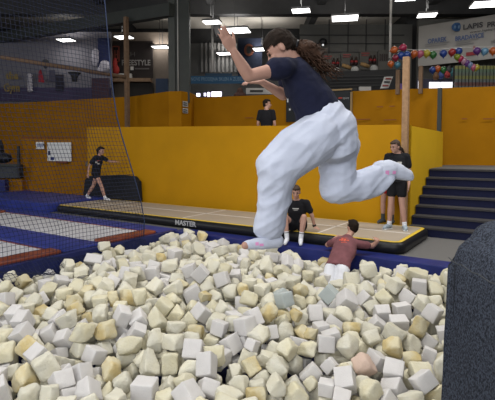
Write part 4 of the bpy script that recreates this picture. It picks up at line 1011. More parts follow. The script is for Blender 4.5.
# ================================================================== foam blocks of the pit
# each row: kind, three edge lengths (mm), place (mm), quaternion (1/500)
FOAM = [
(0, 212, 191, 194, -919, 4084, -405, 2, -36, -499, -1),
(1, 203, 196, 193, -1898, 4311, -287, 251, -97, -359, -221),
(0, 224, 177, 156, -385, 4362, -309, 188, 295, 57, 352),
(1, 245, 181, 157, 1036, 4741, -262, 55, 280, -316, -262),
(2, 256, 169, 175, -1205, 4695, -261, 449, 187, 31, 111),
(2, 196, 164, 152, 1074, 4009, -373, 21, 457, 139, 147),
(1, 223, 166, 169, -956, 4451, -334, 229, -256, -363, -10),
(2, 195, 195, 193, -1738, 4821, -172, 16, -341, 146, 335),
(0, 153, 185, 171, 1574, 4098, -330, 226, -372, 197, 147),
(0, 176, 188, 200, -1413, 4041, -400, 123, 67, 435, -202),
(0, 215, 192, 173, -517, 3968, -385, 446, -5, 179, -138),
(1, 192, 163, 141, 259, 4059, -351, 338, -159, 155, -294),
(0, 202, 171, 173, 895, 4178, -358, 332, -83, 288, -223),
(3, 192, 195, 167, -1303, 4405, -374, 418, 104, -216, 132),
(3, 206, 176, 191, -2097, 4277, -401, 438, 180, -47, 153),
(5, 171, 177, 197, 1126, 4441, -347, 177, 7, 447, 138),
(2, 234, 152, 191, 400, 4583, -240, 193, 238, -393, 43),
(3, 197, 178, 194, -1536, 4944, -200, 394, 28, 266, -153),
(3, 191, 160, 190, 1493, 4729, -291, 372, 153, 297, 3),
(1, 165, 183, 183, -1892, 3938, -383, 497, 12, -31, -43),
(2, 164, 198, 195, -763, 4531, -357, 496, -58, -2, 20),
(0, 213, 181, 180, 1390, 4341, -361, 246, -200, -119, -368),
(1, 174, 178, 186, 1806, 4228, -273, 131, -189, 64, 440),
(0, 180, 156, 182, -1569, 4713, -363, 138, -64, -276, 388),
(0, 182, 188, 194, -25, 5001, -165, 284, -149, -365, -118),
(1, 209, 169, 180, 145, 4853, -194, 425, -156, -133, 166),
(0, 164, 180, 185, -1695, 4174, -370, 64, -418, 178, 199),
(1, 176, 154, 150, -748, 4631, -189, 296, -372, 93, -124),
(0, 188, 189, 193, -539, 4582, -259, 173, -328, -133, 308),
(0, 210, 194, 196, 1222, 5660, -104, 82, 105, -426, 224),
(1, 240, 167, 171, -1991, 5126, -153, 34, -472, 102, -125),
(0, 195, 178, 149, -1391, 5118, -99, 253, -112, -255, 329),
(2, 240, 155, 158, -1032, 5205, -163, 371, 221, 61, -245),
(1, 189, 148, 198, 282, 4310, -314, 294, 2, -221, -338),
(0, 155, 167, 198, -2368, 4829, -188, 233, 362, 196, -161),
(2, 232, 157, 183, -2459, 4610, -298, 495, -21, -52, 45),
(0, 168, 187, 175, 2159, 5382, -169, 62, -200, 362, -274),
(0, 211, 164, 170, 803, 4738, -255, 347, -68, -40, -351),
(1, 139, 135, 132, -1707, 3969, -367, 395, 282, -81, -90),
(0, 196, 161, 196, 1329, 4174, -458, 146, -400, 46, 259),
(0, 191, 200, 146, -176, 4871, -326, 410, 90, 244, -117),
(2, 220, 178, 155, -317, 4547, -304, 83, 60, 444, 206),
(3, 224, 176, 177, 242, 5255, -119, 266, -10, 253, 339),
(0, 225, 159, 196, -2528, 5180, -192, 280, -178, -175, -331),
(0, 137, 130, 143, 721, 4171, -425, 196, -218, 291, -282),
(3, 176, 146, 164, 35, 4472, -374, 22, 374, -277, 182),
(2, 186, 162, 198, 424, 4049, -449, 14, 458, 37, -198),
(3, 180, 162, 197, 1896, 5093, -222, 272, -150, 22, -391),
(1, 158, 166, 155, 1334, 4952, -293, 292, -183, 108, 346),
(4, 172, 179, 173, 439, 5552, -61, 372, 280, 101, 153),
(0, 149, 158, 154, -307, 5028, -200, 245, -189, 331, 212),
(3, 202, 173, 160, 1699, 4072, -437, 139, -155, 41, 453),
(2, 212, 154, 154, 614, 4728, -304, 262, 216, 351, 109),
(0, 176, 179, 148, -365, 4185, -445, 191, 378, -256, 71),
(1, 195, 154, 159, -1663, 5192, -106, 106, -333, 95, -345),
(1, 276, 175, 195, -950, 4761, -243, 46, 309, 360, -151),
(0, 166, 167, 198, -1570, 4325, -382, 466, -93, -108, -112),
(2, 166, 182, 184, -1285, 5529, -12, 44, -94, 489, -6),
(1, 154, 187, 165, 2103, 5548, -82, 92, 353, -213, 267),
(0, 151, 197, 196, 618, 4454, -445, 455, -48, 197, -47),
(2, 267, 168, 175, 2242, 6148, 69, 81, -482, 81, 67),
(2, 210, 162, 160, 22, 5717, -101, 62, -33, -430, -245),
(1, 175, 150, 195, -786, 5091, -226, 187, -184, -301, 301),
(1, 216, 170, 178, 1901, 5935, -4, 247, 370, 207, 94),
(0, 199, 164, 170, -531, 5402, -177, 321, -298, 8, 241),
(0, 175, 176, 178, -2050, 4480, -264, 123, 105, 214, 422),
(0, 213, 162, 155, 1752, 5352, -277, 399, -301, -4, -8),
(1, 150, 185, 168, -1125, 3920, -421, 495, 1, 2, -72),
(1, 209, 187, 156, 1135, 5438, -198, 461, -141, 131, -22),
(0, 174, 175, 197, 803, 5474, -204, 342, -87, -89, -342),
(3, 200, 159, 191, -2206, 4630, -260, 222, -82, 418, -139),
(1, 165, 181, 198, -1201, 6122, -82, 209, -208, -50, -401),
(4, 182, 192, 186, 1036, 5898, -100, 463, 14, 165, -90),
(1, 157, 164, 162, -1161, 4246, -437, 347, 336, -8, 129),
(1, 229, 191, 200, 1780, 6823, -34, 58, 34, 495, -11),
(2, 203, 165, 184, -1004, 5553, -141, 357, -316, 133, 74),
(0, 191, 168, 154, -1950, 4921, -288, 377, -201, 136, 222),
(1, 188, 182, 160, 1777, 4974, -363, 433, -48, -241, 48),
(1, 226, 178, 185, -956, 6026, -82, 306, 371, -136, 22),
(0, 151, 195, 196, 1880, 5613, -225, 247, 218, 253, 278),
(1, 161, 198, 144, -82, 4151, -409, 69, 16, 431, 243),
(1, 209, 177, 178, 419, 5103, -283, 28, 347, 29, -358),
(0, 162, 167, 152, -2172, 5043, -276, 258, 62, -423, 28),
(3, 164, 150, 179, 76, 3994, -424, 369, -27, 332, -55),
(0, 235, 154, 171, -2221, 4097, -431, 243, -306, 112, 291),
(1, 224, 148, 189, 1583, 4997, -270, 60, 462, -131, -124),
(3, 170, 148, 170, 1651, 4578, -355, 112, -386, -79, 286),
(0, 176, 150, 186, 1293, 4576, -361, 349, -321, 9, 159),
(2, 170, 198, 185, 2413, 5952, -71, 463, 187, -7, -25),
(0, 168, 192, 198, -648, 6406, 24, 306, -121, 134, -352),
(2, 186, 189, 190, 1628, 4311, -378, 21, -7, 126, -483),
(1, 157, 181, 150, 1427, 3953, -441, 148, -363, 206, 232),
(1, 176, 189, 186, -217, 5983, -99, 149, 357, 40, 313),
(0, 177, 153, 164, 816, 3972, -447, 49, -402, -292, -26),
(0, 183, 189, 142, 1610, 5518, -220, 431, -254, -8, -3),
(0, 111, 140, 118, 815, 4537, -393, 371, -240, -42, 230),
(0, 147, 185, 189, -339, 6234, -6, 117, 391, 288, 12),
(2, 161, 185, 199, 1726, 5786, -140, 147, -78, 452, 135),
(0, 186, 179, 162, 2217, 5966, -24, 347, 348, -62, -64),
(1, 228, 169, 149, -1129, 6755, 55, 497, -3, -55, -10),
(2, 249, 187, 189, -174, 3687, -355, 256, 402, -125, -82),
(2, 161, 195, 164, -728, 4008, -459, 346, 43, 357, 27),
(1, 185, 185, 161, 474, 4663, -436, 33, 276, -234, -344),
(1, 145, 189, 151, -1756, 4814, -355, 207, -53, -75, -446),
(0, 161, 147, 192, -1207, 4992, -246, 295, 138, 66, 373),
(1, 251, 150, 185, 284, 7022, -13, 345, -106, 265, -223),
(1, 255, 187, 193, -1550, 6090, 4, 30, 394, -303, -43),
(0, 286, 169, 150, -2475, 7504, -49, 156, 474, 7, -29),
(0, 167, 190, 174, -1228, 5183, -167, 424, 20, 238, 115),
(1, 156, 156, 156, 177, 4615, -365, 336, -270, -135, 214),
(2, 208, 168, 154, -2432, 6123, -166, 481, 2, 1, 137),
(2, 163, 175, 149, -580, 4210, -400, 450, 27, 215, 10),
(0, 115, 119, 115, 49, 4695, -250, 111, 216, -437, 14),
(0, 148, 131, 132, 1895, 4798, -405, 78, 400, -49, 286),
(2, 215, 165, 169, -2727, 6325, -178, 389, -78, -238, 190),
(3, 173, 180, 178, 691, 6123, -131, 152, -212, -152, -398),
(0, 241, 148, 197, -723, 6100, -169, 483, -14, -123, 38),
(1, 247, 151, 187, 1516, 6792, -165, 2, -103, 469, -141),
(1, 182, 157, 183, -172, 3959, -408, 349, -277, -110, 199),
(2, 110, 131, 121, 593, 4278, -441, 78, 434, -111, -207),
(1, 164, 189, 145, 194, 5956, -56, 12, 140, 480, -3),
(2, 150, 157, 182, -851, 5533, -234, 153, -36, -474, -12),
(1, 183, 164, 196, -567, 4447, -392, 292, 157, 342, 151),
(1, 185, 166, 197, -1511, 6359, 33, 487, 5, -25, -112),
(1, 225, 188, 185, -355, 5250, -231, 310, -267, -181, 225),
(0, 160, 175, 173, -2676, 5318, -155, 40, -65, -423, 256),
(3, 124, 122, 143, 541, 5198, -122, 291, -366, 177, -17),
(0, 158, 198, 167, 2176, 5059, -305, 84, -4, 353, 344),
(0, 174, 197, 167, 2027, 5819, -131, 81, 233, 160, -405),
(1, 177, 174, 169, 1576, 6161, -131, 439, 138, 195, 20),
(3, 190, 155, 150, -3226, 6611, -155, 344, 311, -169, 80),
(0, 191, 185, 168, -3080, 5852, -155, 490, -65, -36, -67),
(3, 156, 160, 150, 1170, 5199, -286, 386, -62, -246, 192),
(0, 174, 183, 164, -1346, 6546, -4, 248, 278, 225, -246),
(3, 133, 141, 109, -549, 5908, -123, 12, -433, 238, 76),
(1, 220, 152, 174, -2289, 5436, -224, 450, 194, 93, -42),
(1, 199, 151, 169, -1779, 5851, 6, 136, 4, -479, -48),
(3, 183, 166, 165, -2117, 5640, -125, 164, -16, 126, 455),
(0, 169, 174, 170, -820, 6604, 19, 38, -79, -8, 492),
(1, 227, 172, 196, -870, 8155, -30, 23, 113, -470, 125),
(2, 208, 185, 165, 656, 5920, -220, 387, -205, 240, 17),
(1, 179, 185, 147, 1575, 5799, -241, 52, 254, -327, 276),
(1, 173, 174, 194, -2720, 5875, -200, 333, -248, -21, -277),
(0, 198, 165, 196, -1178, 7512, 28, 39, -442, -226, 43),
(2, 271, 151, 157, 521, 6916, -80, 167, -89, -225, -405),
(0, 208, 148, 153, 71, 5161, -142, 188, 195, -127, 401),
(3, 194, 165, 192, -567, 5043, -272, 301, 188, -224, 271),
(1, 114, 135, 150, -116, 4500, -436, 460, 179, -20, 80),
(2, 192, 188, 153, -3260, 6226, -120, 76, 419, 142, 220),
(0, 199, 155, 191, 1506, 5356, -321, 440, 47, -228, -42),
(0, 161, 174, 197, -2732, 6763, -201, 282, -329, 238, -73),
(1, 214, 147, 154, -297, 5559, -190, 238, 123, 128, 402),
(3, 201, 155, 156, -2025, 5426, -135, 205, 50, 315, 326),
(2, 152, 174, 182, 1082, 6906, -256, 188, 92, -57, -450),
(1, 166, 166, 181, 797, 4728, -445, 161, -35, -88, -464),
(3, 270, 156, 181, -1423, 5672, -81, 470, -124, 41, 110),
(2, 196, 190, 165, -951, 5838, -169, 54, 395, 280, 112),
(0, 177, 175, 155, 818, 5137, -277, 349, -49, 351, 47),
(0, 165, 171, 152, 1996, 5072, -392, 321, -243, -86, 284),
(1, 285, 172, 160, -475, 8129, -50, 38, 462, -166, 87),
(0, 199, 187, 192, 907, 4949, -299, 496, -1, -63, 20),
(2, 192, 171, 161, -2553, 4820, -243, 334, -18, -370, -33),
(1, 212, 169, 150, -2757, 7184, -74, 302, -257, 289, -96),
(1, 193, 164, 185, 623, 6475, -122, 104, 115, 324, 348),
(3, 177, 193, 188, -2094, 6011, -118, 423, 78, -35, 253),
(2, 190, 152, 165, -379, 4968, -341, 280, 302, 239, 153),
(3, 212, 154, 173, 616, 5142, -304, 376, 61, -141, -291),
(1, 184, 163, 199, -2464, 7965, 62, 95, -233, -265, 341),
(0, 140, 122, 120, -1956, 4773, -387, 5, -226, 411, -174),
(1, 195, 149, 158, -2526, 7027, -111, 310, -383, -77, 34),
(1, 156, 190, 197, -503, 6654, 31, 392, -133, -82, -269),
(3, 125, 126, 120, 691, 4975, -247, 281, -96, -36, -401),
(1, 231, 160, 186, -2168, 7066, -106, 424, 176, -180, 83),
(1, 221, 163, 177, 259, 5689, -135, 189, -337, -287, 134),
(3, 145, 176, 116, -1596, 5499, -28, 261, 315, -222, -183),
(1, 184, 191, 160, 429, 8035, 26, 198, -292, 198, 294),
(0, 193, 191, 156, 1506, 5932, -192, 278, 343, 232, -33),
(1, 174, 151, 171, -533, 6111, -82, 200, -244, 81, -380),
(3, 148, 148, 129, -50, 5917, -46, 90, 70, 349, 340),
(2, 226, 188, 186, -2382, 6405, -176, 289, 177, -58, 363),
(1, 181, 156, 189, -1972, 5749, -124, 436, -170, -136, -112),
(1, 151, 161, 153, 95, 4145, -429, 390, 307, -54, 25),
(1, 158, 194, 194, -1855, 4554, -416, 422, 241, -70, -94),
(0, 219, 161, 148, 641, 7421, -75, 345, -27, 244, -266),
(1, 167, 164, 154, -3429, 6679, -103, 336, 281, 87, 225),
(2, 223, 165, 166, -329, 6445, 47, 1, -310, 392, 14),
(2, 169, 170, 151, -1736, 5432, -58, 7, -493, -83, -2),
(1, 224, 158, 187, -2366, 5660, -236, 14, 63, -274, -413),
(2, 156, 185, 185, 918, 7086, -202, 231, -268, -220, -276),
(1, 170, 190, 167, -602, 4809, -268, 376, 175, -247, -131),
(1, 194, 184, 185, 2191, 4867, -342, 139, -149, -331, -315),
(3, 228, 197, 159, -885, 9185, 15, 148, 181, 342, 280),
(1, 229, 176, 146, -1604, 7593, -25, 12, -3, 499, -21),
(1, 176, 147, 174, 1380, 5175, -303, 263, 327, -111, 248),
(1, 184, 189, 198, 422, 6343, -161, 382, -83, 307, 52),
(1, 171, 190, 174, -1788, 5655, -59, 444, -41, -223, -36),
(1, 149, 146, 172, 1350, 5598, -280, 117, -180, -396, -218),
(1, 177, 167, 197, 2619, 5914, 83, 498, 1, 2, 49),
(1, 190, 182, 163, -162, 5171, -208, 57, 489, -87, 18),
(1, 216, 147, 172, -30, 7300, -64, 307, 5, -2, -395),
(1, 177, 167, 149, -1612, 8973, -2, 467, 1, 2, -178),
(2, 165, 153, 159, 114, 7606, 3, 291, 332, 212, 101),
(1, 174, 153, 189, -3053, 6543, -285, 42, 87, 99, -481),
(1, 125, 122, 145, -1527, 4876, -378, 240, 17, -150, -412),
(0, 236, 178, 169, 1010, 5375, -320, 127, 458, -44, -149),
(1, 243, 162, 159, -13, 4693, -423, 281, -23, 406, -74),
(0, 184, 175, 148, 1215, 4008, -487, 365, 261, 2, 220),
(1, 155, 166, 189, -3128, 6192, -219, 354, -232, -54, -261),
(1, 164, 170, 172, 31, 6060, -33, 220, -288, -206, -276),
(2, 248, 190, 162, -1987, 7379, -115, 127, 375, 46, -302),
(1, 191, 151, 178, -406, 6036, -190, 219, 335, 297, -36),
(2, 234, 164, 160, -2952, 5489, -160, 179, -88, -213, 406),
(1, 182, 162, 179, -2676, 5554, -197, 430, 2, 1, 255),
(1, 187, 184, 177, 616, 5376, -232, 295, 178, 262, 251),
(0, 183, 159, 189, 232, 5055, -278, 215, -313, 135, -295),
(1, 191, 164, 196, 1261, 7502, -204, 333, -261, 242, -110),
(2, 274, 171, 157, -1289, 4194, -543, 253, 281, 318, -76),
(1, 252, 194, 181, -1523, 5847, -69, 455, -67, 175, 88),
(2, 257, 163, 197, -692, 5423, -284, 82, -341, -320, 157),
(2, 196, 156, 180, -676, 5791, -271, 51, -150, 93, -465),
(1, 146, 199, 157, -1034, 4600, -392, 387, -240, -101, -180),
(3, 141, 136, 136, -1371, 7414, 14, 270, -225, 320, 156),
(2, 147, 182, 136, -1477, 5347, -95, 500, 1, 2, 1),
(1, 160, 182, 167, 743, 7110, -123, 466, -166, 69, -21),
(1, 181, 185, 187, 309, 4494, -388, 135, -202, 410, 149),
(0, 157, 190, 178, -2145, 5270, -214, 455, 71, -140, -135),
(2, 167, 159, 176, -2300, 8355, -81, 226, -199, -185, -354),
(2, 187, 152, 180, -2521, 5387, -272, 375, -209, 198, -162),
(1, 167, 175, 168, 1089, 7227, -193, 157, 322, -155, 313),
(1, 177, 154, 179, 2141, 7180, -188, 332, -227, -296, 22),
(1, 161, 162, 158, 2356, 5787, -186, 185, -461, 40, -43),
(1, 202, 191, 192, 295, 4789, -374, 471, -102, 95, -92),
(0, 162, 157, 190, 391, 7650, -39, 130, 307, 54, -369),
(2, 205, 176, 184, -1988, 6154, -82, 458, 107, 137, -99),
(1, 174, 169, 172, -1307, 3760, -371, 272, -399, -126, -34),
(1, 199, 165, 180, -1512, 3763, -418, 372, 0, 2, -334),
(1, 150, 150, 181, -736, 4260, -496, 470, -7, 170, 24),
(1, 158, 154, 139, -2271, 4476, -431, 95, 282, -381, 130),
(1, 172, 154, 185, 421, 4228, -468, 447, -42, 217, -38),
(1, 195, 151, 158, 148, 4307, -439, 469, -118, -126, -27),
(1, 173, 197, 168, -2409, 7874, -93, 394, 216, 141, 168),
(0, 191, 165, 161, -1224, 9163, -10, 475, 93, -120, 37),
(0, 216, 148, 188, -196, 6643, -85, 35, 21, 487, 107),
(1, 187, 199, 199, 997, 5623, -298, 264, 191, -292, -241),
(1, 239, 146, 179, 1365, 6928, -298, 454, 150, -21, -145),
(0, 165, 190, 161, -2365, 4288, -406, 1, -1, -353, -354),
(1, 256, 175, 155, 805, 6300, -188, 452, 64, 138, -150),
(1, 185, 192, 168, 1068, 7438, -177, 330, 276, -144, -211),
(0, 178, 180, 149, 1201, 7063, -224, 6, -441, -235, 1),
(1, 183, 196, 178, -1952, 8029, -135, 50, 361, -238, -246),
(3, 206, 193, 196, 1302, 7757, -186, 2, -141, -480, -13),
(0, 224, 194, 146, -1634, 4089, -494, 115, -144, 99, 454),
(0, 195, 199, 159, -3094, 7215, -258, 12, 300, -187, 353),
(0, 173, 174, 157, -2852, 6523, -176, 325, 120, -337, 128),
(1, 197, 195, 169, 2587, 5928, -112, 241, 240, -258, -260),
(0, 192, 172, 191, -1676, 6474, -7, 475, -127, 25, -87),
(0, 216, 177, 153, -290, 4723, -383, 23, -477, 146, 17),
(0, 161, 179, 183, -161, 5393, -253, 324, 343, 144, 80),
(1, 199, 187, 110, -991, 6577, -108, 487, 114, -17, -5),
(1, 177, 170, 180, 1093, 4225, -441, 176, -423, 183, -80),
(1, 200, 167, 150, 127, 6809, -132, 301, 332, -139, 171),
(1, 181, 182, 156, 1891, 6787, -161, 46, 402, 292, 38),
(0, 190, 168, 176, -1789, 6061, -24, 0, 309, -347, -184),
(2, 231, 170, 196, -35, 5504, -245, 219, -10, 44, 447),
(0, 242, 193, 155, -651, 8560, -73, 33, 226, -437, -84),
(1, 182, 149, 174, -262, 7866, -130, 213, -273, -290, 214),
(1, 194, 182, 148, -1626, 8474, -135, 443, 169, -141, 70),
(1, 117, 128, 148, 1791, 6125, -101, 397, -251, 59, 161),
(0, 227, 158, 183, -1375, 5160, -319, 150, -3, -477, -8),
(2, 160, 183, 179, 1160, 4830, -354, 56, -218, -15, -446),
(1, 192, 190, 188, 559, 6775, -185, 71, -235, 118, -419),
(0, 188, 163, 177, -470, 8918, -86, 410, 193, 198, 75),
(1, 193, 198, 158, -2124, 6769, -144, 10, 278, -192, -369),
(0, 244, 187, 190, -1448, 7151, -106, 312, -67, 379, -67),
(1, 257, 157, 192, 1408, 6228, -223, 239, -271, -345, 24),
(1, 166, 147, 198, 2294, 5530, -244, 460, 174, -73, 55),
(1, 154, 174, 151, -187, 6496, -153, 458, 106, 170, 25),
(2, 184, 183, 151, 2271, 5223, -294, 304, 181, -324, 140),
(2, 200, 184, 183, 2687, 6239, 20, 15, -367, 178, 288),
(1, 190, 148, 183, -1254, 4751, -410, 450, -187, -53, 99),
(2, 177, 197, 194, -438, 5810, -289, 382, -250, 91, 183),
(1, 182, 170, 190, -259, 8823, -163, 2, -145, -478, -1),
(1, 155, 190, 162, 142, 7178, -100, 247, 364, 153, -181),
(0, 243, 147, 192, 777, 7461, -150, 415, -211, -81, -164),
(1, 197, 188, 183, 689, 4369, -654, 212, 416, -123, 130),
(1, 165, 174, 187, -2248, 4818, -321, 380, -204, 120, -224),
(2, 160, 194, 160, 404, 5322, -285, 372, 310, -125, 20),
(2, 159, 179, 188, 824, 6062, -296, 204, 146, 10, -433),
(1, 148, 182, 148, -864, 7643, -85, 65, -172, 60, -461),
(3, 249, 169, 185, 345, 6900, -223, 379, -209, 113, 223),
(1, 198, 173, 174, 797, 7655, -83, 66, -346, 321, 153),
(2, 270, 182, 177, 1442, 6514, -232, 71, 46, -353, -344),
(0, 167, 190, 199, -61, 8389, -167, 449, -193, -78, 71),
(0, 183, 169, 188, 2254, 6737, -65, 32, 115, 421, 242),
(1, 187, 179, 119, -3193, 7022, -264, 336, -335, 113, -110),
(1, 192, 166, 117, -2723, 7006, -180, 493, 1, 1, 81),
(3, 186, 194, 152, -2615, 5814, -329, 220, 56, 445, -1),
(0, 182, 161, 197, -2729, 6061, -257, 307, -280, 7, -278),
(3, 190, 166, 190, 2069, 6267, -57, 466, 52, 35, -169),
(1, 187, 161, 180, -2915, 7464, -117, 434, -59, 56, 235),
(2, 161, 157, 167, -1894, 7836, -169, 423, -192, -96, -157),
(1, 163, 151, 182, -136, 4639, -585, 307, -351, -26, 179),
(1, 180, 180, 154, -1236, 5512, -190, 38, -25, 350, 354),
(0, 163, 182, 184, -54, 5880, -219, 230, 183, -310, -261),
(1, 185, 184, 159, 998, 6120, -227, 145, -182, -402, 185),
(2, 183, 188, 175, 1604, 4440, -508, 210, 336, -142, -270),
(3, 153, 187, 182, -1854, 5356, -245, 488, -40, -97, 34),
(1, 154, 195, 127, 13, 3826, -435, 250, 314, 245, -170),
(2, 215, 160, 151, 2071, 4823, -472, 334, -155, -97, 324),
(2, 198, 167, 151, 2477, 5608, -226, 268, 264, 302, -133),
(3, 177, 173, 169, -76, 8674, -136, 176, 2, 0, 468),
(1, 169, 182, 156, -1222, 4485, -530, 271, -383, 103, -140),
(0, 186, 174, 157, -1194, 6704, -130, 495, -4, 57, -36),
(3, 148, 180, 158, -916, 6233, -95, 384, -182, -84, 250),
(1, 164, 194, 190, -1447, 6335, -156, 499, 0, -26, -1),
(1, 232, 183, 167, 2031, 5452, -361, 278, -244, 247, 229),
(1, 146, 185, 176, -1862, 8392, -89, 44, -308, -51, -388),
(4, 221, 188, 164, 416, 5902, -139, 403, -112, -95, 258),
(3, 170, 187, 165, 440, 5487, -248, 219, -192, 232, -334),
(1, 171, 187, 196, -1201, 9424, 12, 74, 211, -445, -47),
(1, 186, 181, 184, -2314, 5299, -366, 259, 120, 63, -406),
(1, 179, 147, 155, -2091, 4871, -425, 430, -88, 192, 142),
(0, 175, 194, 153, -1746, 4371, -431, 55, 243, -337, -272),
(1, 193, 161, 191, -1580, 9396, -40, 384, 268, -175, -4),
(1, 195, 155, 158, -336, 4416, -504, 132, 33, 410, -252),
(1, 166, 162, 160, -1837, 9063, -162, 53, -87, -386, 301),
(2, 173, 146, 162, -1400, 9025, -136, 231, 169, -364, -189),
(2, 164, 178, 184, -2417, 8158, -81, 277, -406, 57, -71),
(0, 200, 148, 140, -1823, 7493, -148, 387, 292, 66, 102),
(1, 163, 175, 136, 2062, 6743, -185, 192, 304, 60, 343),
(1, 170, 171, 192, 249, 8268, -115, 76, 84, -144, 465),
(2, 160, 154, 139, 971, 5171, -309, 179, 462, 64, 23),
(2, 225, 150, 162, -359, 3809, -430, 417, -28, 161, 221),
(0, 164, 165, 160, 1150, 5801, -201, 217, 146, 426, -18),
(0, 164, 190, 149, 347, 6512, -175, 234, 170, 266, 310),
(0, 196, 161, 162, 2116, 5630, -221, 253, 262, -317, 128),
(3, 153, 190, 141, 1871, 6371, -154, 141, -251, -366, 182),
(1, 166, 192, 166, 982, 4785, -508, 13, 496, 61, -2),
(1, 181, 173, 180, -257, 5955, -325, 256, 12, -271, -333),
(1, 180, 165, 173, -82, 7102, -182, 379, 0, -1, 326),
(0, 128, 147, 127, -136, 4865, -512, 341, 97, -339, 95),
(1, 190, 150, 167, -2724, 5197, -325, 476, 87, -122, -25),
(1, 162, 195, 173, -1087, 8241, -147, 185, 73, -254, -382),
(1, 160, 162, 174, 1857, 7368, -139, 120, -81, -254, -406),
(0, 168, 184, 182, 971, 5867, -288, 192, 114, 425, -141),
(1, 153, 188, 160, -2375, 7393, -187, 316, 190, -68, 331),
(1, 195, 183, 178, -1934, 6702, -142, 45, -431, -249, -4),
(1, 173, 170, 135, -1229, 5765, -190, 11, 423, -259, 61),
(1, 155, 169, 168, -1136, 7726, 2, 50, -212, 367, -260),
(1, 210, 175, 184, -1066, 8489, -86, 413, -91, -29, 265),
(1, 274, 191, 155, -519, 7445, -95, 87, -232, -391, -189),
(3, 198, 179, 175, -2746, 7605, -205, 463, -77, 160, -68),
(1, 191, 158, 146, -1148, 4629, -514, 224, -396, -2, -206),
(1, 156, 192, 194, -2328, 7043, -236, 109, 137, 330, -333),
(1, 199, 186, 187, 725, 8103, -124, 330, 280, 20, -250),
(1, 199, 176, 138, -2626, 7390, -206, 214, -401, -188, -89),
(0, 240, 174, 158, 586, 7699, -93, 223, 160, 387, 157),
(0, 181, 195, 171, -1336, 4988, -386, 333, -98, 118, -340),
(1, 256, 160, 200, -1106, 9278, -117, 449, 70, -141, 155),
(2, 258, 179, 178, 2645, 6432, -147, 458, 31, 164, -112),
(2, 156, 179, 146, -3017, 6197, -344, 346, 168, -169, -272),
(1, 253, 198, 177, -628, 3783, -482, 250, -317, -130, -266),
(0, 176, 195, 197, -28, 5017, -359, 385, 87, 276, -133),
(1, 200, 155, 114, 601, 5585, -238, 257, 209, 238, 289),
(1, 185, 183, 129, -2171, 8041, -159, 354, -18, -47, -350),
(1, 250, 180, 156, -765, 4485, -545, 236, -292, 202, -261),
(1, 179, 194, 175, -1705, 5034, -253, 477, 51, -130, -55),
(1, 160, 156, 146, -817, 7476, -138, 320, 27, -37, 381),
(1, 252, 155, 166, 3, 6480, -145, 353, -59, -347, 39),
(2, 170, 172, 184, 172, 6417, -167, 324, 75, 61, -368),
(1, 156, 152, 157, 1297, 5354, -322, 50, 414, 124, 247),
(1, 176, 200, 128, -905, 7254, -105, 42, -46, 360, -342),
(2, 175, 194, 147, -639, 7969, -135, 362, 65, 199, 275),
(0, 167, 173, 175, 534, 4916, -355, 216, -237, -184, 337),
(1, 159, 165, 192, 979, 7631, -175, 219, 281, -218, 276),
(2, 161, 177, 143, 938, 4391, -396, 168, 219, 24, 417),
(0, 225, 180, 166, -2065, 8265, -143, 345, 235, 214, 175),
(2, 199, 163, 164, -311, 6848, -37, 431, 92, -174, -160),
(1, 186, 191, 195, -1881, 5577, -281, 273, 408, 64, -70),
(1, 176, 198, 186, -1012, 7446, -166, 308, 63, 379, 87),
(1, 156, 147, 197, -462, 7951, -208, 91, 451, -62, -186),
(2, 172, 149, 136, 1125, 5000, -305, 8, -499, -33, 11),
(2, 172, 166, 199, -1096, 5083, -376, 471, -145, 82, -13),
(0, 163, 147, 198, -681, 8256, -103, 158, 114, -398, -231),
(1, 147, 150, 152, -530, 6329, -95, 398, -124, -159, 226),
(0, 175, 151, 150, -787, 6631, -139, 295, -217, 197, -278),
(1, 264, 153, 191, -1548, 5133, -432, 477, 5, 150, -12),
(1, 113, 142, 118, -1019, 6769, -69, 62, -15, 351, 351),
(1, 199, 153, 146, -998, 4954, -302, 41, 307, 138, 368),
(0, 172, 178, 162, -2241, 7650, -167, 204, 28, 256, -377),
(1, 209, 182, 194, -1668, 7793, -67, 210, -277, 295, -205),
(2, 165, 151, 200, 1470, 4863, -446, 386, 118, 18, -294),
(0, 167, 195, 175, -1473, 9270, -144, 223, 221, -358, -152),
(0, 145, 199, 192, -101, 7533, -127, 3, 38, -360, 345),
(2, 169, 183, 194, -499, 6947, -19, 200, 444, -90, -72),
(2, 206, 196, 193, -1765, 4702, -519, 335, -144, -341, -15),
(1, 161, 187, 192, 1851, 5965, -195, 80, -243, -149, 403),
(0, 210, 177, 199, -1526, 8670, -171, 287, 354, 203, 36),
(1, 156, 179, 175, 2177, 5052, -511, 273, -270, -226, 227),
(3, 195, 183, 166, -1186, 8999, -129, 224, 222, 241, 305),
(3, 220, 147, 190, 1008, 4095, -592, 194, 2, 0, 461),
(1, 186, 174, 199, -1279, 7916, -32, 164, 307, -248, 259),
(0, 165, 178, 165, -1178, 6512, -164, 7, 358, 13, -348),
(2, 174, 185, 192, -1338, 5948, -169, 352, -303, -165, -81),
(0, 171, 179, 184, 562, 4817, -535, 215, 114, -349, -262),
(1, 191, 176, 200, -70, 4323, -506, 106, 257, 167, 380),
(2, 124, 144, 126, 1491, 5606, -366, 414, 41, -223, -165),
(1, 173, 197, 184, -2950, 7036, -297, 437, 152, 41, 184),
(0, 181, 164, 151, -2194, 7268, -97, 303, 33, -396, 8),
(1, 172, 176, 184, -1401, 4382, -533, 392, 234, -64, -194),
(2, 226, 181, 178, -724, 6354, -171, 306, 139, -146, -340),
(0, 149, 172, 158, 711, 6991, -229, 102, 388, 124, 272),
(1, 256, 170, 154, -559, 7165, -74, 446, -186, 121, -38),
(1, 184, 189, 197, -226, 8285, -224, 453, -156, -126, 68),
(0, 193, 180, 125, 193, 6648, -179, 78, -207, 255, 368),
(1, 172, 160, 190, 1761, 7414, -288, 153, -77, -242, -403),
(0, 181, 183, 159, -1873, 5134, -274, 50, -128, -21, 480),
(0, 152, 168, 150, -88, 7993, -171, 221, 391, -29, -218),
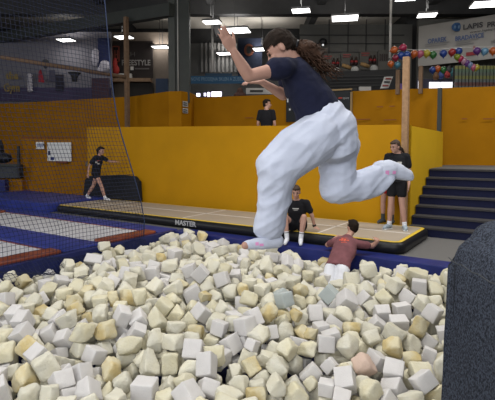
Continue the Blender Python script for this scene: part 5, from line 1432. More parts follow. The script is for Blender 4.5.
(1, 192, 199, 162, 2007, 6107, -104, 223, -318, -74, -306),
(0, 183, 164, 167, -1641, 7079, -94, 220, -237, -220, 311),
(0, 141, 143, 119, -2789, 5390, -308, 456, 73, -19, -191),
(0, 202, 194, 178, -230, 7264, -158, 417, -3, 2, 276),
(1, 149, 122, 111, 2374, 7071, -93, 165, -314, -163, -312),
(1, 193, 194, 194, 235, 4131, -598, 496, -58, -15, -19),
(2, 257, 198, 148, -2482, 4788, -475, 349, -49, 351, 51),
(0, 197, 196, 159, -2358, 4991, -327, 494, 27, -32, 68),
(1, 195, 200, 200, -920, 8742, -110, 262, 238, -261, 238),
(1, 197, 170, 144, 2712, 6831, -209, 439, 62, 195, -124),
(1, 210, 155, 171, 2292, 6917, -130, 137, 467, -115, -7),
(1, 196, 166, 197, 731, 4142, -592, 499, -5, 15, -32),
(2, 163, 177, 197, -3282, 6862, -276, 134, 360, 190, -258),
(1, 181, 160, 165, -1646, 5355, -229, 2, -13, -500, -1),
(0, 145, 185, 183, -1653, 5526, -214, 280, -280, -214, 217),
(1, 174, 182, 180, -1576, 7374, -142, 481, -107, -34, 76),
(0, 163, 166, 143, -1562, 4619, -528, 486, -114, -8, 28),
(1, 199, 167, 176, -1445, 5525, -213, 430, 246, -53, -43),
(1, 185, 198, 179, -1487, 9566, -96, 302, -164, 335, 141),
(2, 150, 159, 178, -992, 5317, -290, 53, 90, 240, -426),
(1, 153, 172, 164, 2306, 5672, -331, 462, 184, -43, -32),
(1, 249, 193, 158, -1133, 8765, -164, 323, -219, 257, -178),
(0, 177, 155, 186, -2026, 4611, -404, 297, 300, 190, 189),
(1, 172, 187, 179, -309, 7637, -187, 227, 160, -239, 340),
(0, 150, 150, 159, 238, 4978, -459, 87, 212, -433, 98),
(1, 198, 197, 196, -1496, 4822, -565, 398, 249, -167, 35),
(1, 158, 176, 191, -870, 5874, -329, 80, 365, 320, 90),
(0, 173, 181, 184, 115, 6981, -176, 216, -198, -294, -279),
(0, 178, 184, 162, -1161, 6339, -167, 140, 161, -311, 328),
(1, 224, 168, 180, 219, 7403, -101, 452, -87, -70, -182),
(1, 228, 158, 175, 2216, 6436, -62, 92, 109, 449, 168),
(0, 157, 151, 168, 835, 4567, -581, 253, -371, -120, 184),
(1, 235, 169, 153, -2807, 6473, -337, 10, 269, 421, 4),
(1, 221, 181, 161, -2823, 7219, -244, 428, -239, 28, 93),
(0, 156, 180, 176, -2585, 7548, -269, 198, -425, 146, 93),
(1, 148, 142, 118, 1326, 4707, -580, 310, -340, 84, 177),
(0, 236, 172, 157, -3021, 6376, -355, 17, -496, -56, -16),
(0, 206, 157, 154, -2275, 4845, -544, 113, 284, -193, 345),
(1, 149, 153, 156, -453, 5546, -263, 177, 113, -454, 5),
(0, 165, 164, 158, 1384, 7723, -390, 420, 78, 234, -116),
(2, 203, 158, 146, -2499, 7072, -309, 465, -54, -171, -39),
(1, 247, 198, 190, -1238, 5339, -334, 485, 12, -121, -10),
(1, 151, 193, 197, 2058, 5259, -482, 15, -354, -13, -352),
(2, 157, 157, 157, -1880, 6928, -121, 284, 227, -24, 343),
(0, 127, 116, 147, -580, 5960, -235, 493, 53, 54, 38),
(1, 172, 158, 185, 821, 4330, -535, 178, 14, 457, 94),
(0, 189, 148, 163, 1033, 6773, -384, 343, 156, 313, -97),
(0, 184, 173, 186, -837, 8954, -131, 303, -16, 0, 397),
(2, 146, 191, 149, 442, 6103, -191, 8, -292, 406, 15),
(1, 188, 190, 178, -2634, 6606, -312, 423, 80, -65, -246),
(0, 200, 172, 178, -2450, 4588, -480, 365, 334, -1, 72),
(0, 175, 184, 143, -188, 5629, -286, 236, 49, 348, -266),
(2, 168, 178, 185, -616, 4699, -437, 461, -164, 43, 93),
(1, 191, 195, 161, -215, 6177, -188, 399, 186, 193, 137),
(2, 174, 196, 111, 1384, 4439, -553, 46, -20, 340, 363),
(0, 154, 152, 180, 1745, 6602, -258, 194, 95, -451, 0),
(1, 197, 149, 187, 2280, 6187, -110, 300, -220, -264, 205),
(1, 111, 109, 132, -308, 4818, -511, 2, -398, -303, 1),
(0, 161, 149, 181, 136, 8550, -189, 300, 349, 2, -196),
(1, 220, 147, 171, 1824, 5238, -446, 47, -339, 52, -360),
(1, 145, 165, 150, -1938, 8898, -187, 341, -51, -361, -34),
(1, 182, 163, 187, -1023, 7690, -192, 87, 133, -460, -113),
(1, 213, 170, 176, -855, 7987, -218, 24, 261, -190, -381),
(0, 168, 188, 180, -1949, 8592, -169, 6, 205, -260, -375),
(2, 239, 160, 174, -447, 8495, -217, 406, -80, -96, -264),
(1, 209, 186, 180, -407, 6304, -226, 465, 3, 181, -30),
(2, 164, 171, 173, -2167, 5822, -190, 427, 97, -148, -191),
(1, 191, 193, 158, -1619, 9012, -155, 490, 1, 2, -102),
(2, 194, 171, 195, -630, 9057, -133, 338, 339, -101, -104),
(1, 180, 196, 164, 781, 5670, -288, 422, -209, -159, 54),
(1, 174, 180, 180, 2478, 6161, -89, 340, 192, 256, 178),
(1, 194, 196, 176, -3034, 6856, -300, 460, 13, -14, -194),
(1, 194, 194, 185, -1284, 8578, -171, 448, 73, 71, -198),
(1, 200, 160, 157, -2580, 6312, -323, 259, -301, 263, -152),
(0, 128, 131, 109, -2249, 4652, -477, 112, -40, 485, 11),
(0, 203, 171, 158, 473, 4397, -551, 119, -327, -321, 161),
(0, 228, 152, 181, 1725, 6221, -259, 400, 108, 155, 233),
(0, 161, 179, 160, -2067, 6986, -214, 398, -246, -68, 161),
(2, 191, 197, 170, -158, 6879, -136, 144, 351, -304, -117),
(1, 155, 146, 148, -2368, 5893, -273, 147, -178, 431, 103),
(1, 199, 183, 188, -2243, 6642, -253, 128, 120, -460, 90),
(0, 222, 185, 165, -818, 8381, -129, 370, 62, 273, -187),
(1, 157, 158, 175, 1199, 6390, -256, 312, 44, 353, -162),
(2, 146, 184, 167, -2034, 4628, -552, 165, -312, 164, 314),
(1, 177, 170, 149, -1646, 4944, -432, 258, 72, -99, -410),
(1, 178, 169, 186, 904, 4952, -491, 390, -48, 307, 40),
(1, 190, 187, 197, 1822, 6993, -318, 0, 372, -335, -2),
(0, 193, 189, 197, 1765, 7233, -344, 217, 70, -432, -107),
(0, 154, 197, 170, -3549, 6523, -196, 157, -449, 138, -69),
(0, 173, 175, 184, -1305, 9478, -204, 115, 221, -425, 82),
(1, 188, 161, 156, -908, 6057, -258, 259, 27, -427, -4),
(1, 247, 193, 174, 282, 7796, -163, 254, 153, 345, -206),
(2, 177, 183, 167, 1114, 7882, -271, 440, 54, 192, -130),
(0, 196, 178, 153, 1864, 4289, -521, 280, -79, -280, -295),
(0, 168, 187, 195, -2936, 5529, -366, 447, 4, 3, 224),
(1, 276, 154, 162, -2020, 4393, -554, 487, -112, -3, 19),
(0, 230, 196, 197, -1141, 5943, -312, 425, -221, 67, -127),
(1, 165, 175, 145, -229, 5108, -384, 491, -1, 4, -97),
(0, 272, 160, 187, 1474, 4236, -609, 287, 287, -205, -208),
(1, 163, 157, 163, 1868, 5066, -512, 475, -14, 149, 49),
(0, 164, 196, 163, 2262, 5226, -469, 353, 23, -22, 353),
(2, 255, 148, 192, -1250, 6947, -143, 271, -362, -166, -135),
(1, 173, 149, 166, -858, 4694, -487, 450, 25, -209, 52),
(2, 149, 192, 189, 229, 6001, -198, 336, -83, -352, -78),
(1, 196, 184, 169, 39, 8202, -213, 295, 293, 262, -91),
(1, 179, 193, 160, 1000, 4543, -462, 53, -166, -241, 402),
(1, 179, 198, 148, -2099, 3942, -540, 163, 448, 70, 135),
(2, 186, 191, 184, -2583, 5595, -375, 264, 237, -264, 234),
(0, 179, 164, 153, -2460, 7464, -335, 299, 280, -282, 53),
(1, 240, 164, 159, -2590, 7963, -131, 236, -1, 2, -441),
(1, 161, 173, 170, -1884, 4951, -464, 224, 125, -424, 64),
(1, 185, 189, 125, 128, 5105, -487, 25, -226, 150, -419),
(1, 173, 169, 176, 327, 4587, -606, 388, -269, 104, 127),
(0, 234, 176, 168, 701, 5325, -427, 226, -216, -341, -190),
(0, 150, 173, 164, 1417, 5747, -390, 157, 153, -145, 425),
(0, 155, 158, 149, -2576, 7200, -214, 416, 224, -22, 163),
(0, 204, 184, 150, -946, 9131, -145, 28, -43, -25, -497),
(0, 176, 178, 196, -570, 5424, -405, 343, -322, 144, 90),
(1, 189, 158, 148, 1437, 4598, -473, 401, -221, -124, -157),
(2, 146, 183, 158, 1848, 6989, -141, 267, -230, 267, 233),
(1, 178, 172, 198, -1362, 8200, -139, 127, 100, 278, 383),
(1, 214, 179, 198, -538, 8762, -191, 362, 140, 281, 142),
(1, 241, 147, 181, 1610, 7490, -376, 187, -337, -312, 64),
(1, 174, 145, 148, 1968, 5262, -262, 411, 100, 124, 236),
(1, 170, 185, 160, 2389, 5812, -390, 198, 442, -4, 123),
(1, 170, 194, 191, -2054, 5107, -435, 344, 33, 34, -359),
(0, 151, 153, 194, -1362, 6763, -104, 498, -10, 30, -36),
(0, 147, 156, 156, -1342, 6514, -175, 352, -10, 354, 11),
(1, 147, 175, 157, 702, 4923, -395, 30, 44, -490, 83),
(2, 172, 145, 190, 1634, 3874, -522, 431, 50, -93, 230),
(1, 149, 199, 146, 1590, 6385, -211, 412, -52, 59, -272),
(1, 148, 195, 196, -919, 4894, -499, 370, 42, 331, -46),
(3, 195, 198, 192, -542, 5203, -414, 324, -162, -81, 335),
(0, 153, 162, 200, 130, 4660, -528, 1, -488, 82, 73),
(0, 154, 171, 117, -2830, 6740, -365, 445, 169, 81, -129),
(1, 156, 180, 194, -2333, 6800, -289, 247, -138, 411, 31),
(1, 165, 180, 163, -1862, 6342, -118, 197, 154, 202, -383),
(0, 196, 169, 179, -2176, 8546, -227, 153, -26, -86, 467),
(1, 195, 188, 194, -1663, 5762, -224, 444, -25, -167, 155),
(3, 147, 181, 180, 88, 7542, -176, 124, -145, -281, 367),
(1, 169, 172, 169, 230, 5409, -288, 11, -78, -423, 255),
(1, 189, 168, 170, 186, 5810, -294, 460, 40, 140, -131),
(0, 185, 175, 193, 725, 7289, -263, 412, -191, -61, -202),
(0, 187, 185, 163, 1316, 5805, -283, 460, -110, -157, 40),
(2, 154, 161, 162, -1721, 9215, -165, 161, -205, 293, -310),
(1, 152, 160, 113, -995, 8131, -262, 109, 178, 306, 336),
(2, 183, 148, 146, -733, 7689, -218, 161, 237, -408, 38),
(0, 153, 162, 149, 85, 7907, -83, 357, -137, -212, 243),
(0, 198, 157, 162, 939, 6422, -308, 304, 337, 18, -210),
(0, 171, 184, 189, 1114, 6587, -345, 400, 194, -185, -135),
(1, 263, 196, 189, 277, 4331, -658, 157, -111, 399, 232),
(0, 161, 178, 191, -2667, 7795, -320, 291, 294, 199, 198),
(0, 270, 155, 150, -2628, 4999, -292, 498, 11, -24, -36),
(1, 123, 113, 123, -1791, 5103, -414, 102, 443, 28, -205),
(1, 152, 152, 147, -1377, 4608, -477, 435, 7, 2, -247),
(0, 196, 156, 188, -1240, 7728, -149, 282, 333, -179, 167),
(0, 157, 153, 167, -730, 7885, -271, 423, 223, -25, -144),
(2, 130, 140, 125, -150, 6101, -378, 470, 0, 2, -170),
(0, 130, 149, 115, 287, 5389, -449, 377, 42, -111, 306),
(1, 183, 175, 191, 391, 5107, -473, 311, 317, 167, 158),
(1, 162, 179, 173, 669, 5547, -413, 477, 39, -34, 140),
(1, 178, 176, 191, 792, 5120, -463, 500, -2, 2, 20),
(0, 162, 177, 155, 1104, 6011, -373, 302, 377, 101, 82),
(1, 165, 199, 200, 1217, 5555, -366, 431, 183, -93, 147),
(0, 184, 171, 189, -2568, 6869, -282, 452, 0, 2, -213),
(1, 155, 192, 191, -2565, 7700, -101, 392, -66, 295, -69),
(2, 157, 174, 154, -2442, 6123, -330, 175, 174, -306, -309),
(1, 197, 186, 177, -2371, 8091, -246, 73, 367, -327, 55),
(2, 155, 195, 185, -2103, 5538, -321, 282, 32, 397, 109),
(0, 153, 197, 196, -1801, 6477, -241, 100, -11, 469, -139),
(0, 180, 179, 170, -2048, 7864, -244, 15, 377, -232, -232),
(1, 130, 137, 141, -1658, 6065, -159, 358, 2, 0, 349),
(1, 181, 155, 116, -1479, 5320, -257, 355, -3, -352, -4),
(1, 182, 172, 160, -1237, 7154, -145, 498, -3, 38, -12),
(1, 182, 191, 146, -1497, 8061, -174, 8, -156, -468, -84),
(1, 235, 175, 174, -444, 6499, -132, 497, 7, -26, -46),
(1, 167, 163, 178, 55, 5655, -296, 119, -121, 229, -411),
(2, 179, 168, 195, 361, 7499, -184, 113, -369, -143, -285),
(1, 193, 188, 185, 520, 7845, -314, 339, -352, 3, 105),
(1, 235, 179, 178, 502, 8240, -161, 345, 263, -27, -248),
(2, 135, 125, 148, 869, 6855, -296, 275, -6, -290, -300),
(0, 197, 180, 126, -1975, 7604, -212, 375, 10, 169, -284),
(0, 170, 187, 136, -315, 8640, -299, 407, -212, -55, 190),
(1, 172, 176, 198, -2595, 4951, -472, 495, 6, -26, 67),
(0, 186, 155, 186, -2592, 7967, -303, 168, -312, -166, -311),
(1, 167, 182, 139, -2879, 7430, -293, 112, 320, 8, -368),
(2, 216, 175, 197, -2001, 7491, -380, 174, -452, -50, 114),
(1, 154, 198, 162, -1907, 6682, -320, 43, -363, -341, -15),
(0, 224, 149, 182, -1761, 5715, -455, 416, 58, -240, -127),
(0, 229, 153, 172, -1500, 3043, -718, 283, -251, -75, 318),
(0, 160, 193, 169, -1361, 7763, -319, 32, 353, -33, 351),
(0, 161, 182, 115, -1325, 4679, -598, 484, 1, 2, -125),
(1, 257, 191, 181, -1256, 8703, -380, 150, -381, -278, 69),
(1, 161, 180, 150, -1108, 5337, -475, 339, 272, 77, 236),
(0, 283, 195, 153, -719, 7488, -308, 314, 377, 60, 78),
(0, 139, 147, 146, -521, 7599, -364, 341, 343, 89, 87),
(1, 186, 199, 193, -672, 8477, -372, 207, 364, 93, -257),
(0, 165, 186, 168, -600, 4504, -585, 23, -34, 20, -498),
(0, 187, 166, 169, -412, 5164, -543, 122, 274, -364, -167),
(1, 150, 192, 185, -222, 5061, -538, 51, 353, -49, 347),
(1, 193, 163, 163, -204, 7665, -405, 390, 192, -33, 244),
(0, 233, 191, 171, -35, 5729, -468, 120, 138, -91, 456),
(1, 247, 179, 190, 604, 3313, -671, 396, -132, -103, -256),
(1, 175, 159, 158, 20, 4254, -661, 38, -297, -204, 344),
(1, 202, 160, 160, 1281, 7494, -403, 458, 114, -10, 165),
(1, 163, 186, 196, 1221, 3293, -616, 188, -212, 400, 101),
(2, 165, 170, 191, 1206, 5717, -463, 403, -166, 201, -138),
(1, 238, 199, 160, 1277, 4882, -505, 391, 14, 4, -311),
(1, 196, 168, 169, 1635, 4973, -508, 229, -359, 222, -139),
(1, 238, 185, 194, 2065, 6203, -278, 242, 303, -179, -260),
(1, 194, 188, 183, 2571, 6644, -283, 205, 49, 447, -79),
(2, 153, 176, 165, -3669, 5904, -348, 484, -10, -3, 126),
(1, 223, 193, 188, -3749, 6173, -310, 308, 154, -331, 148),
(2, 151, 175, 171, -3386, 5449, -433, 281, -281, 215, -213),
(1, 129, 143, 146, -3475, 5582, -333, 187, 324, -236, 234),
(1, 268, 148, 150, -3140, 5392, -453, 490, 0, 0, -99),
(0, 183, 149, 179, -3261, 5852, -366, 183, 182, -302, -304),
(2, 191, 170, 174, -3028, 4857, -457, 303, 110, 375, -78),
(1, 167, 154, 147, -2951, 5050, -454, 392, -13, -310, 14),
(0, 175, 165, 197, -2918, 5250, -432, 372, -332, -35, 15),
(0, 250, 167, 190, -2970, 5808, -353, 40, -332, -145, -343),
(0, 196, 181, 117, -2780, 5063, -479, 297, 30, -394, -74),
(0, 176, 182, 155, -2710, 5393, -435, 468, 72, -25, -158),
(1, 186, 193, 197, -2460, 5811, -406, 413, 230, 128, -102),
(1, 238, 198, 187, -2623, 6032, -433, 194, 413, 21, -203),
(0, 203, 179, 196, -2848, 6217, -381, 299, 318, -152, 190),
(1, 160, 171, 192, -2718, 7012, -335, 2, 48, -498, -1),
(1, 193, 185, 118, -2486, 3880, -646, 424, -240, -102, 45),
(0, 151, 168, 157, -2520, 4340, -617, 94, -374, 270, 167),
(0, 160, 198, 188, -2658, 4558, -540, 383, 122, 149, -257),
(0, 174, 146, 193, -2741, 4766, -508, 370, 174, -281, -60),
(1, 164, 188, 112, -2611, 5272, -482, 330, 46, 332, -170),
(2, 122, 131, 140, -2441, 5397, -410, 161, 356, 212, -229),
(2, 149, 116, 148, -2261, 5904, -446, 323, -164, -312, 147),
(1, 152, 184, 160, -2277, 6020, -337, 311, 159, 66, -351),
(0, 137, 135, 126, -2358, 6269, -340, 241, -257, 241, 260),
(1, 148, 160, 186, -2405, 6507, -355, 142, 330, 20, -347),
(1, 185, 160, 123, -2567, 7276, -376, 69, -53, 451, -198),
(1, 221, 165, 167, -2342, 3582, -668, 149, -202, -420, -104),
(0, 174, 184, 127, -2243, 3819, -649, 29, 129, 16, -482),
(1, 200, 184, 191, -2298, 4304, -591, 350, -349, -51, 54),
(2, 189, 160, 162, -2458, 5212, -483, 457, 126, -47, -152),
(1, 218, 194, 195, -2315, 5573, -477, 466, 107, 17, -145),
(0, 188, 172, 178, -2204, 5736, -388, 224, 87, 151, -412),
(1, 190, 193, 178, -2066, 5995, -339, 74, 2, -1, 495),
(0, 154, 153, 169, -2209, 6197, -329, 6, -318, 386, -6),
(1, 188, 148, 153, -2190, 6359, -347, 12, -18, -354, 353),
(1, 167, 161, 177, -2366, 7236, -308, 354, -352, 21, -19),
(2, 116, 122, 133, -2384, 7960, -374, 243, -258, -241, -257),
(2, 178, 183, 119, -2053, 2985, -671, 352, 146, -323, 29),
(0, 223, 200, 198, -2004, 3200, -638, 333, -317, 129, -148),
(1, 162, 189, 193, -2216, 3351, -629, 435, 1, 2, -246),
(2, 243, 182, 199, -2004, 3821, -684, 418, 5, -236, -140),
(1, 233, 145, 153, -2076, 4147, -592, 403, -267, -124, 36),
(1, 159, 192, 156, -1907, 5399, -449, 0, 385, -319, -2),
(1, 149, 190, 145, -1958, 5709, -415, 240, 35, 430, -80),
(1, 244, 153, 148, -1842, 5948, -369, 362, -332, 40, -83),
(2, 127, 124, 144, -1902, 6154, -372, 1, 212, -453, -2),
(1, 213, 145, 181, -1996, 6318, -281, 195, -226, 154, -370),
(2, 167, 185, 183, -2130, 6990, -383, 188, 371, -201, 192),
(1, 152, 172, 158, -1869, 7711, -318, 373, -306, 8, 132),
(0, 205, 171, 155, -2075, 8741, -302, 313, -312, -166, 165),
(2, 259, 166, 190, -1920, 8920, -343, 162, -156, 303, -329),
(1, 264, 189, 161, -1793, 2853, -624, 340, -318, -96, -155),
(0, 190, 170, 173, -1794, 3303, -630, 196, -304, 172, 299),
(3, 194, 146, 196, -1948, 3453, -626, 500, 11, -16, 3),
(0, 149, 174, 110, -1698, 3652, -683, 391, -266, -88, -138),
(1, 195, 176, 132, -1728, 3820, -645, 493, -75, 27, 13),
(1, 209, 196, 191, -1866, 4016, -561, 178, -209, -313, 277),
(2, 153, 158, 186, -1664, 4346, -593, 359, -316, -65, -130),
(1, 166, 158, 188, -1825, 5252, -445, 333, 32, -370, 34),
(0, 200, 162, 181, -1702, 5476, -403, 360, -2, 0, -347),
(1, 181, 175, 116, -1644, 5848, -404, 281, 86, 76, -398),
(0, 187, 177, 194, -1667, 6066, -326, 1, -491, 93, 2),
(1, 217, 154, 162, -1711, 6288, -349, 1, -474, -160, 1),
(1, 125, 133, 123, -1920, 6473, -376, 80, -487, 36, -74),
(1, 213, 159, 171, -1683, 6711, -361, 495, -64, -31, -18),
(0, 158, 189, 152, -1922, 6854, -303, 360, 65, -67, 335),
(1, 272, 195, 192, -1941, 7125, -273, 132, 327, 134, -328),
(0, 170, 199, 196, -1853, 7338, -307, 319, 305, -210, -103),
(3, 126, 115, 139, -1635, 7463, -399, 467, 155, -48, -76),
(2, 158, 164, 154, -1559, 7632, -358, 312, -166, 311, 168),
(2, 222, 193, 191, -1688, 7929, -290, 351, -54, -348, -57),
(1, 194, 196, 128, -1681, 8460, -371, 2, -4, -500, -4),
(1, 176, 151, 180, -1763, 9184, -316, 145, -188, 301, -321),
(0, 154, 155, 127, -1341, 2855, -619, 1, -491, 95, 2),
(2, 172, 177, 159, -1510, 3283, -694, 153, -298, -294, 228),
(1, 182, 185, 147, -1479, 3740, -602, 39, 41, 351, 352),
(0, 196, 195, 160, -1519, 3982, -594, 245, -414, -58, -122),
(0, 153, 176, 161, -1539, 4221, -550, 192, -393, -181, 161),
(0, 157, 197, 147, -1643, 5298, -417, 248, -245, -253, 254),
(1, 169, 185, 162, -1523, 5554, -416, 498, -4, 39, -5),
(2, 251, 157, 153, -1471, 5735, -365, 8, -218, 50, -447),
(0, 148, 190, 174, -1480, 5946, -310, 357, -340, -83, 5),
(2, 150, 152, 170, -1485, 6319, -340, 252, 254, -272, -219),
(1, 195, 189, 171, -1578, 6526, -273, 141, -27, -470, 93),
(1, 187, 189, 165, -1433, 6744, -281, 379, -16, 10, -325),
(2, 253, 187, 193, -1504, 7047, -313, 328, -361, -6, 112),
(1, 188, 192, 156, -1513, 7306, -305, 211, -369, -177, 194),
(2, 150, 178, 149, -1438, 7526, -364, 111, 337, -112, 334),
(1, 172, 164, 164, -1524, 7815, -332, 1, -498, 46, 2),
(0, 230, 196, 181, -1552, 8110, -343, 404, -285, 52, -59),
(1, 216, 184, 156, -1595, 9028, -312, 489, 1, 2, -102),
(1, 196, 145, 151, -1523, 9220, -366, 434, -219, 55, -104),
(0, 218, 199, 194, -1530, 9476, -288, 191, 286, 171, -321),
(1, 148, 180, 178, -1140, 2866, -631, 128, 131, 329, 329),
(1, 180, 165, 186, -1401, 2873, -473, 300, 302, 186, 185),
(0, 151, 195, 160, -1364, 3534, -635, 193, -278, -285, 232),
(1, 166, 157, 154, -1303, 3699, -644, 497, -1, -16, -51),
(1, 189, 171, 172, -1308, 3877, -583, 388, 2, 1, 315),
(1, 111, 113, 142, -1247, 4026, -615, 195, 27, 460, -10),
(1, 168, 171, 166, -1465, 5351, -427, 346, 2, 0, 361),
(1, 181, 169, 163, -1313, 5534, -399, 19, -489, 13, -102),
(3, 172, 161, 174, -1231, 5739, -348, 476, -27, -56, -141),
(2, 162, 191, 197, -1352, 6493, -330, 24, -352, 22, 354),
(2, 183, 168, 158, -1203, 6735, -303, 306, 54, 386, -67),
(1, 240, 168, 200, -1174, 6971, -373, 370, 243, -231, -13),
(1, 192, 188, 175, -1269, 7210, -310, 482, 8, 37, 128),
(1, 158, 163, 194, -1295, 7404, -322, 341, -91, 342, 93),
(2, 155, 174, 163, -1324, 7953, -205, 357, 44, -52, 343),
(1, 167, 186, 151, -1355, 8028, -348, 45, -285, 405, 52),
(1, 179, 199, 168, -1184, 8413, -307, 327, 163, -314, 134),
(1, 146, 199, 166, -1085, 8557, -314, 273, -72, 354, 212),
(1, 185, 181, 157, -1372, 8960, -327, 393, 42, 306, -6),
(1, 198, 150, 175, -1328, 9288, -340, 177, 132, -220, 391),
(0, 153, 161, 157, -1103, 9360, -351, 254, -254, 247, -245),
(0, 153, 168, 173, -1026, 3045, -693, 439, 80, 2, -227),
(1, 160, 176, 152, -1268, 3143, -678, 27, -62, 495, 22),
(1, 154, 178, 167, -1100, 3605, -623, 479, -16, -58, -131),
(1, 162, 185, 180, -1079, 3895, -600, 282, 282, -212, -215),
(1, 171, 159, 142, -896, 3925, -621, 253, 245, 256, -246),
(1, 176, 189, 133, -1084, 4075, -601, 271, 271, -226, -229),
(2, 170, 160, 117, -1096, 4276, -581, 319, -224, 166, -266),
(1, 186, 180, 175, -1153, 4932, -508, 141, 471, 9, -89),
(1, 225, 152, 164, -1075, 5513, -358, 496, 1, 2, -60),
(0, 174, 181, 174, -1030, 5677, -334, 495, 1, 4, -70),
(1, 248, 170, 168, -993, 6070, -447, 335, -241, 85, 269),
(1, 187, 198, 197, -1151, 6301, -416, 185, 166, -81, -426),
(2, 173, 182, 159, -1016, 6693, -333, 494, 2, -7, -80),
(2, 162, 187, 174, -904, 7050, -341, 499, 0, -7, 21),
(1, 187, 176, 198, -858, 7251, -301, 260, 242, -259, 239),
(2, 157, 196, 166, -1155, 7513, -342, 340, 343, 92, 91),
(1, 176, 163, 173, -1145, 7772, -320, 466, 111, 141, -26),
(1, 190, 161, 187, -927, 8457, -234, 40, -209, 444, -86),
(0, 184, 196, 180, -929, 8751, -306, 263, -262, -236, 237),
(1, 209, 179, 178, -1038, 8965, -314, 356, 350, 6, 21),
(2, 146, 182, 115, -1073, 9111, -307, 353, 354, 14, 11),
(0, 166, 179, 160, -751, 3261, -578, 387, -222, -187, -127),
(2, 148, 194, 138, -1001, 3371, -676, 182, -376, 274, 27),
(1, 154, 150, 155, -866, 3718, -721, 0, 181, 168, 435),
(1, 176, 151, 157, -684, 3832, -672, 172, 92, -255, -383),
(0, 194, 179, 156, -913, 4102, -597, 52, 349, 54, -351),
(1, 241, 179, 183, -665, 4897, -440, 26, 94, -480, 102),
(0, 240, 188, 170, -764, 5086, -422, 347, -60, 349, 62),
(1, 198, 160, 176, -764, 5284, -482, 313, -339, 70, 179),
(2, 186, 160, 176, -849, 5452, -442, 209, 216, 284, 281),
(2, 128, 144, 113, -845, 6132, -411, 428, -54, 252, -21),
(1, 157, 182, 189, -835, 6416, -308, 321, 337, 109, -146),
(1, 215, 180, 146, -619, 6345, -296, 457, -7, -202, -19),
(0, 148, 149, 152, -912, 6833, -384, 1, 293, -405, -2),
(1, 229, 182, 168, -674, 6933, -348, 8, 365, -341, -10),
(1, 194, 159, 176, -685, 7154, -353, 251, 247, 254, -247),
(1, 206, 151, 198, -891, 7594, -337, 103, -142, 25, -468),
(1, 196, 171, 155, -901, 7831, -350, 245, -420, 98, 62),
(2, 146, 154, 176, -586, 8368, -209, 50, -398, 223, 199),
(0, 189, 187, 164, -489, 8667, -417, 44, -177, 165, -435),
(1, 192, 169, 179, -820, 8952, -313, 499, -9, -14, -29),
(0, 126, 144, 120, -779, 9121, -367, 488, 1, 2, -109),
(1, 261, 197, 193, -488, 2884, -648, 358, 29, -27, -347),
(2, 176, 180, 196, -536, 3347, -649, 449, -49, -97, 192),
(0, 146, 191, 112, -765, 3459, -658, 270, 2, 0, 421),
(1, 116, 117, 144, -512, 3686, -722, 84, -426, -248, 9),
(1, 177, 174, 161, -737, 4096, -619, 236, 239, 262, 262),
(0, 196, 170, 188, -552, 4323, -589, 25, -2, 1, -499),
(0, 166, 150, 192, -442, 4989, -489, 54, 389, -15, 309),
(1, 179, 179, 179, -319, 5353, -410, 40, 270, -418, -24),
(2, 196, 187, 184, -360, 5596, -391, 223, -101, -184, 396),
(2, 180, 155, 170, -349, 5835, -457, 197, -56, -317, -329),
(1, 241, 197, 187, -582, 6080, -376, 490, 40, 64, -62),
(1, 176, 188, 175, -518, 6676, -303, 275, -248, -11, -336),
(1, 190, 193, 171, -456, 6893, -360, 70, -297, 364, 155),
(1, 195, 145, 194, -419, 7129, -282, 164, -58, 154, -443),
(2, 154, 180, 150, -381, 7439, -328, 250, 251, -250, 249),
(1, 221, 146, 184, -515, 7646, -177, 206, 321, -240, -216),
(1, 148, 186, 185, -568, 7797, -375, 28, -327, -370, 73),
(1, 151, 165, 158, -604, 7990, -395, 188, -189, 300, -298),
(2, 149, 181, 188, -526, 8281, -363, 410, -189, 215, 4),
(0, 191, 164, 175, -605, 8991, -306, 500, 1, 2, 20),
(0, 223, 179, 158, -297, 8842, -347, 343, 344, -82, -85),
(0, 245, 157, 192, -262, 2840, -615, 367, 23, -338, 20),
(1, 160, 196, 148, -247, 3060, -645, 284, 212, -283, 209),
(1, 189, 192, 182, -356, 3508, -632, 152, -154, -399, 209),
(0, 237, 166, 180, -207, 3703, -597, 346, -78, -343, -79),
(0, 236, 193, 172, -433, 3738, -567, 401, -17, 163, 249),
(1, 172, 162, 195, -540, 3983, -625, 369, -16, 37, -335),
(1, 189, 180, 134, -215, 4248, -568, 32, -302, -72, -390),
(1, 110, 124, 127, -238, 4487, -627, 138, 408, -200, 158),
(1, 145, 164, 167, -162, 5265, -470, 294, 198, -293, 196),
(0, 190, 171, 171, -90, 5446, -442, 274, -272, -224, 225),
(1, 157, 168, 160, -201, 6356, -333, 2, -498, 46, 2),
(2, 147, 154, 187, -325, 6501, -307, 268, 12, 11, -422),
(2, 232, 154, 155, -231, 6691, -303, 389, 118, -170, 237),
(1, 168, 199, 145, -154, 7078, -341, 406, 0, 2, -292),
(2, 166, 153, 191, -198, 7288, -330, 281, 214, 278, -219),
(1, 149, 194, 179, -173, 7476, -311, 395, -11, 29, -305),
(2, 148, 167, 187, -361, 7776, -310, 475, -82, -130, 23),
(0, 149, 190, 178, -236, 7935, -275, 174, -359, 121, 277),
(1, 179, 167, 146, -326, 8161, -356, 460, -84, -144, 101),
(2, 148, 166, 172, 20, 2946, -682, 488, 1, 2, -107),
(1, 178, 175, 148, -18, 3143, -689, 272, -322, 190, 191),
(0, 261, 148, 195, -162, 3387, -694, 250, -375, 207, -62),
(0, 173, 172, 156, -12, 3742, -644, 271, -271, 228, -226),
(0, 198, 188, 154, -323, 4023, -558, 460, -147, 40, 123),
(0, 243, 187, 159, -107, 3991, -610, 314, 267, -194, -207),
(0, 119, 121, 145, -66, 4464, -606, 353, 354, 5, 3),
(1, 194, 184, 136, 69, 4888, -541, 331, 331, -123, -126),
(0, 113, 134, 137, -9, 5220, -514, 129, 324, 6, 358),
(1, 122, 115, 148, 131, 5298, -430, 106, 109, 385, -280),
(1, 130, 127, 147, 96, 5479, -433, 1, 239, -439, -2),
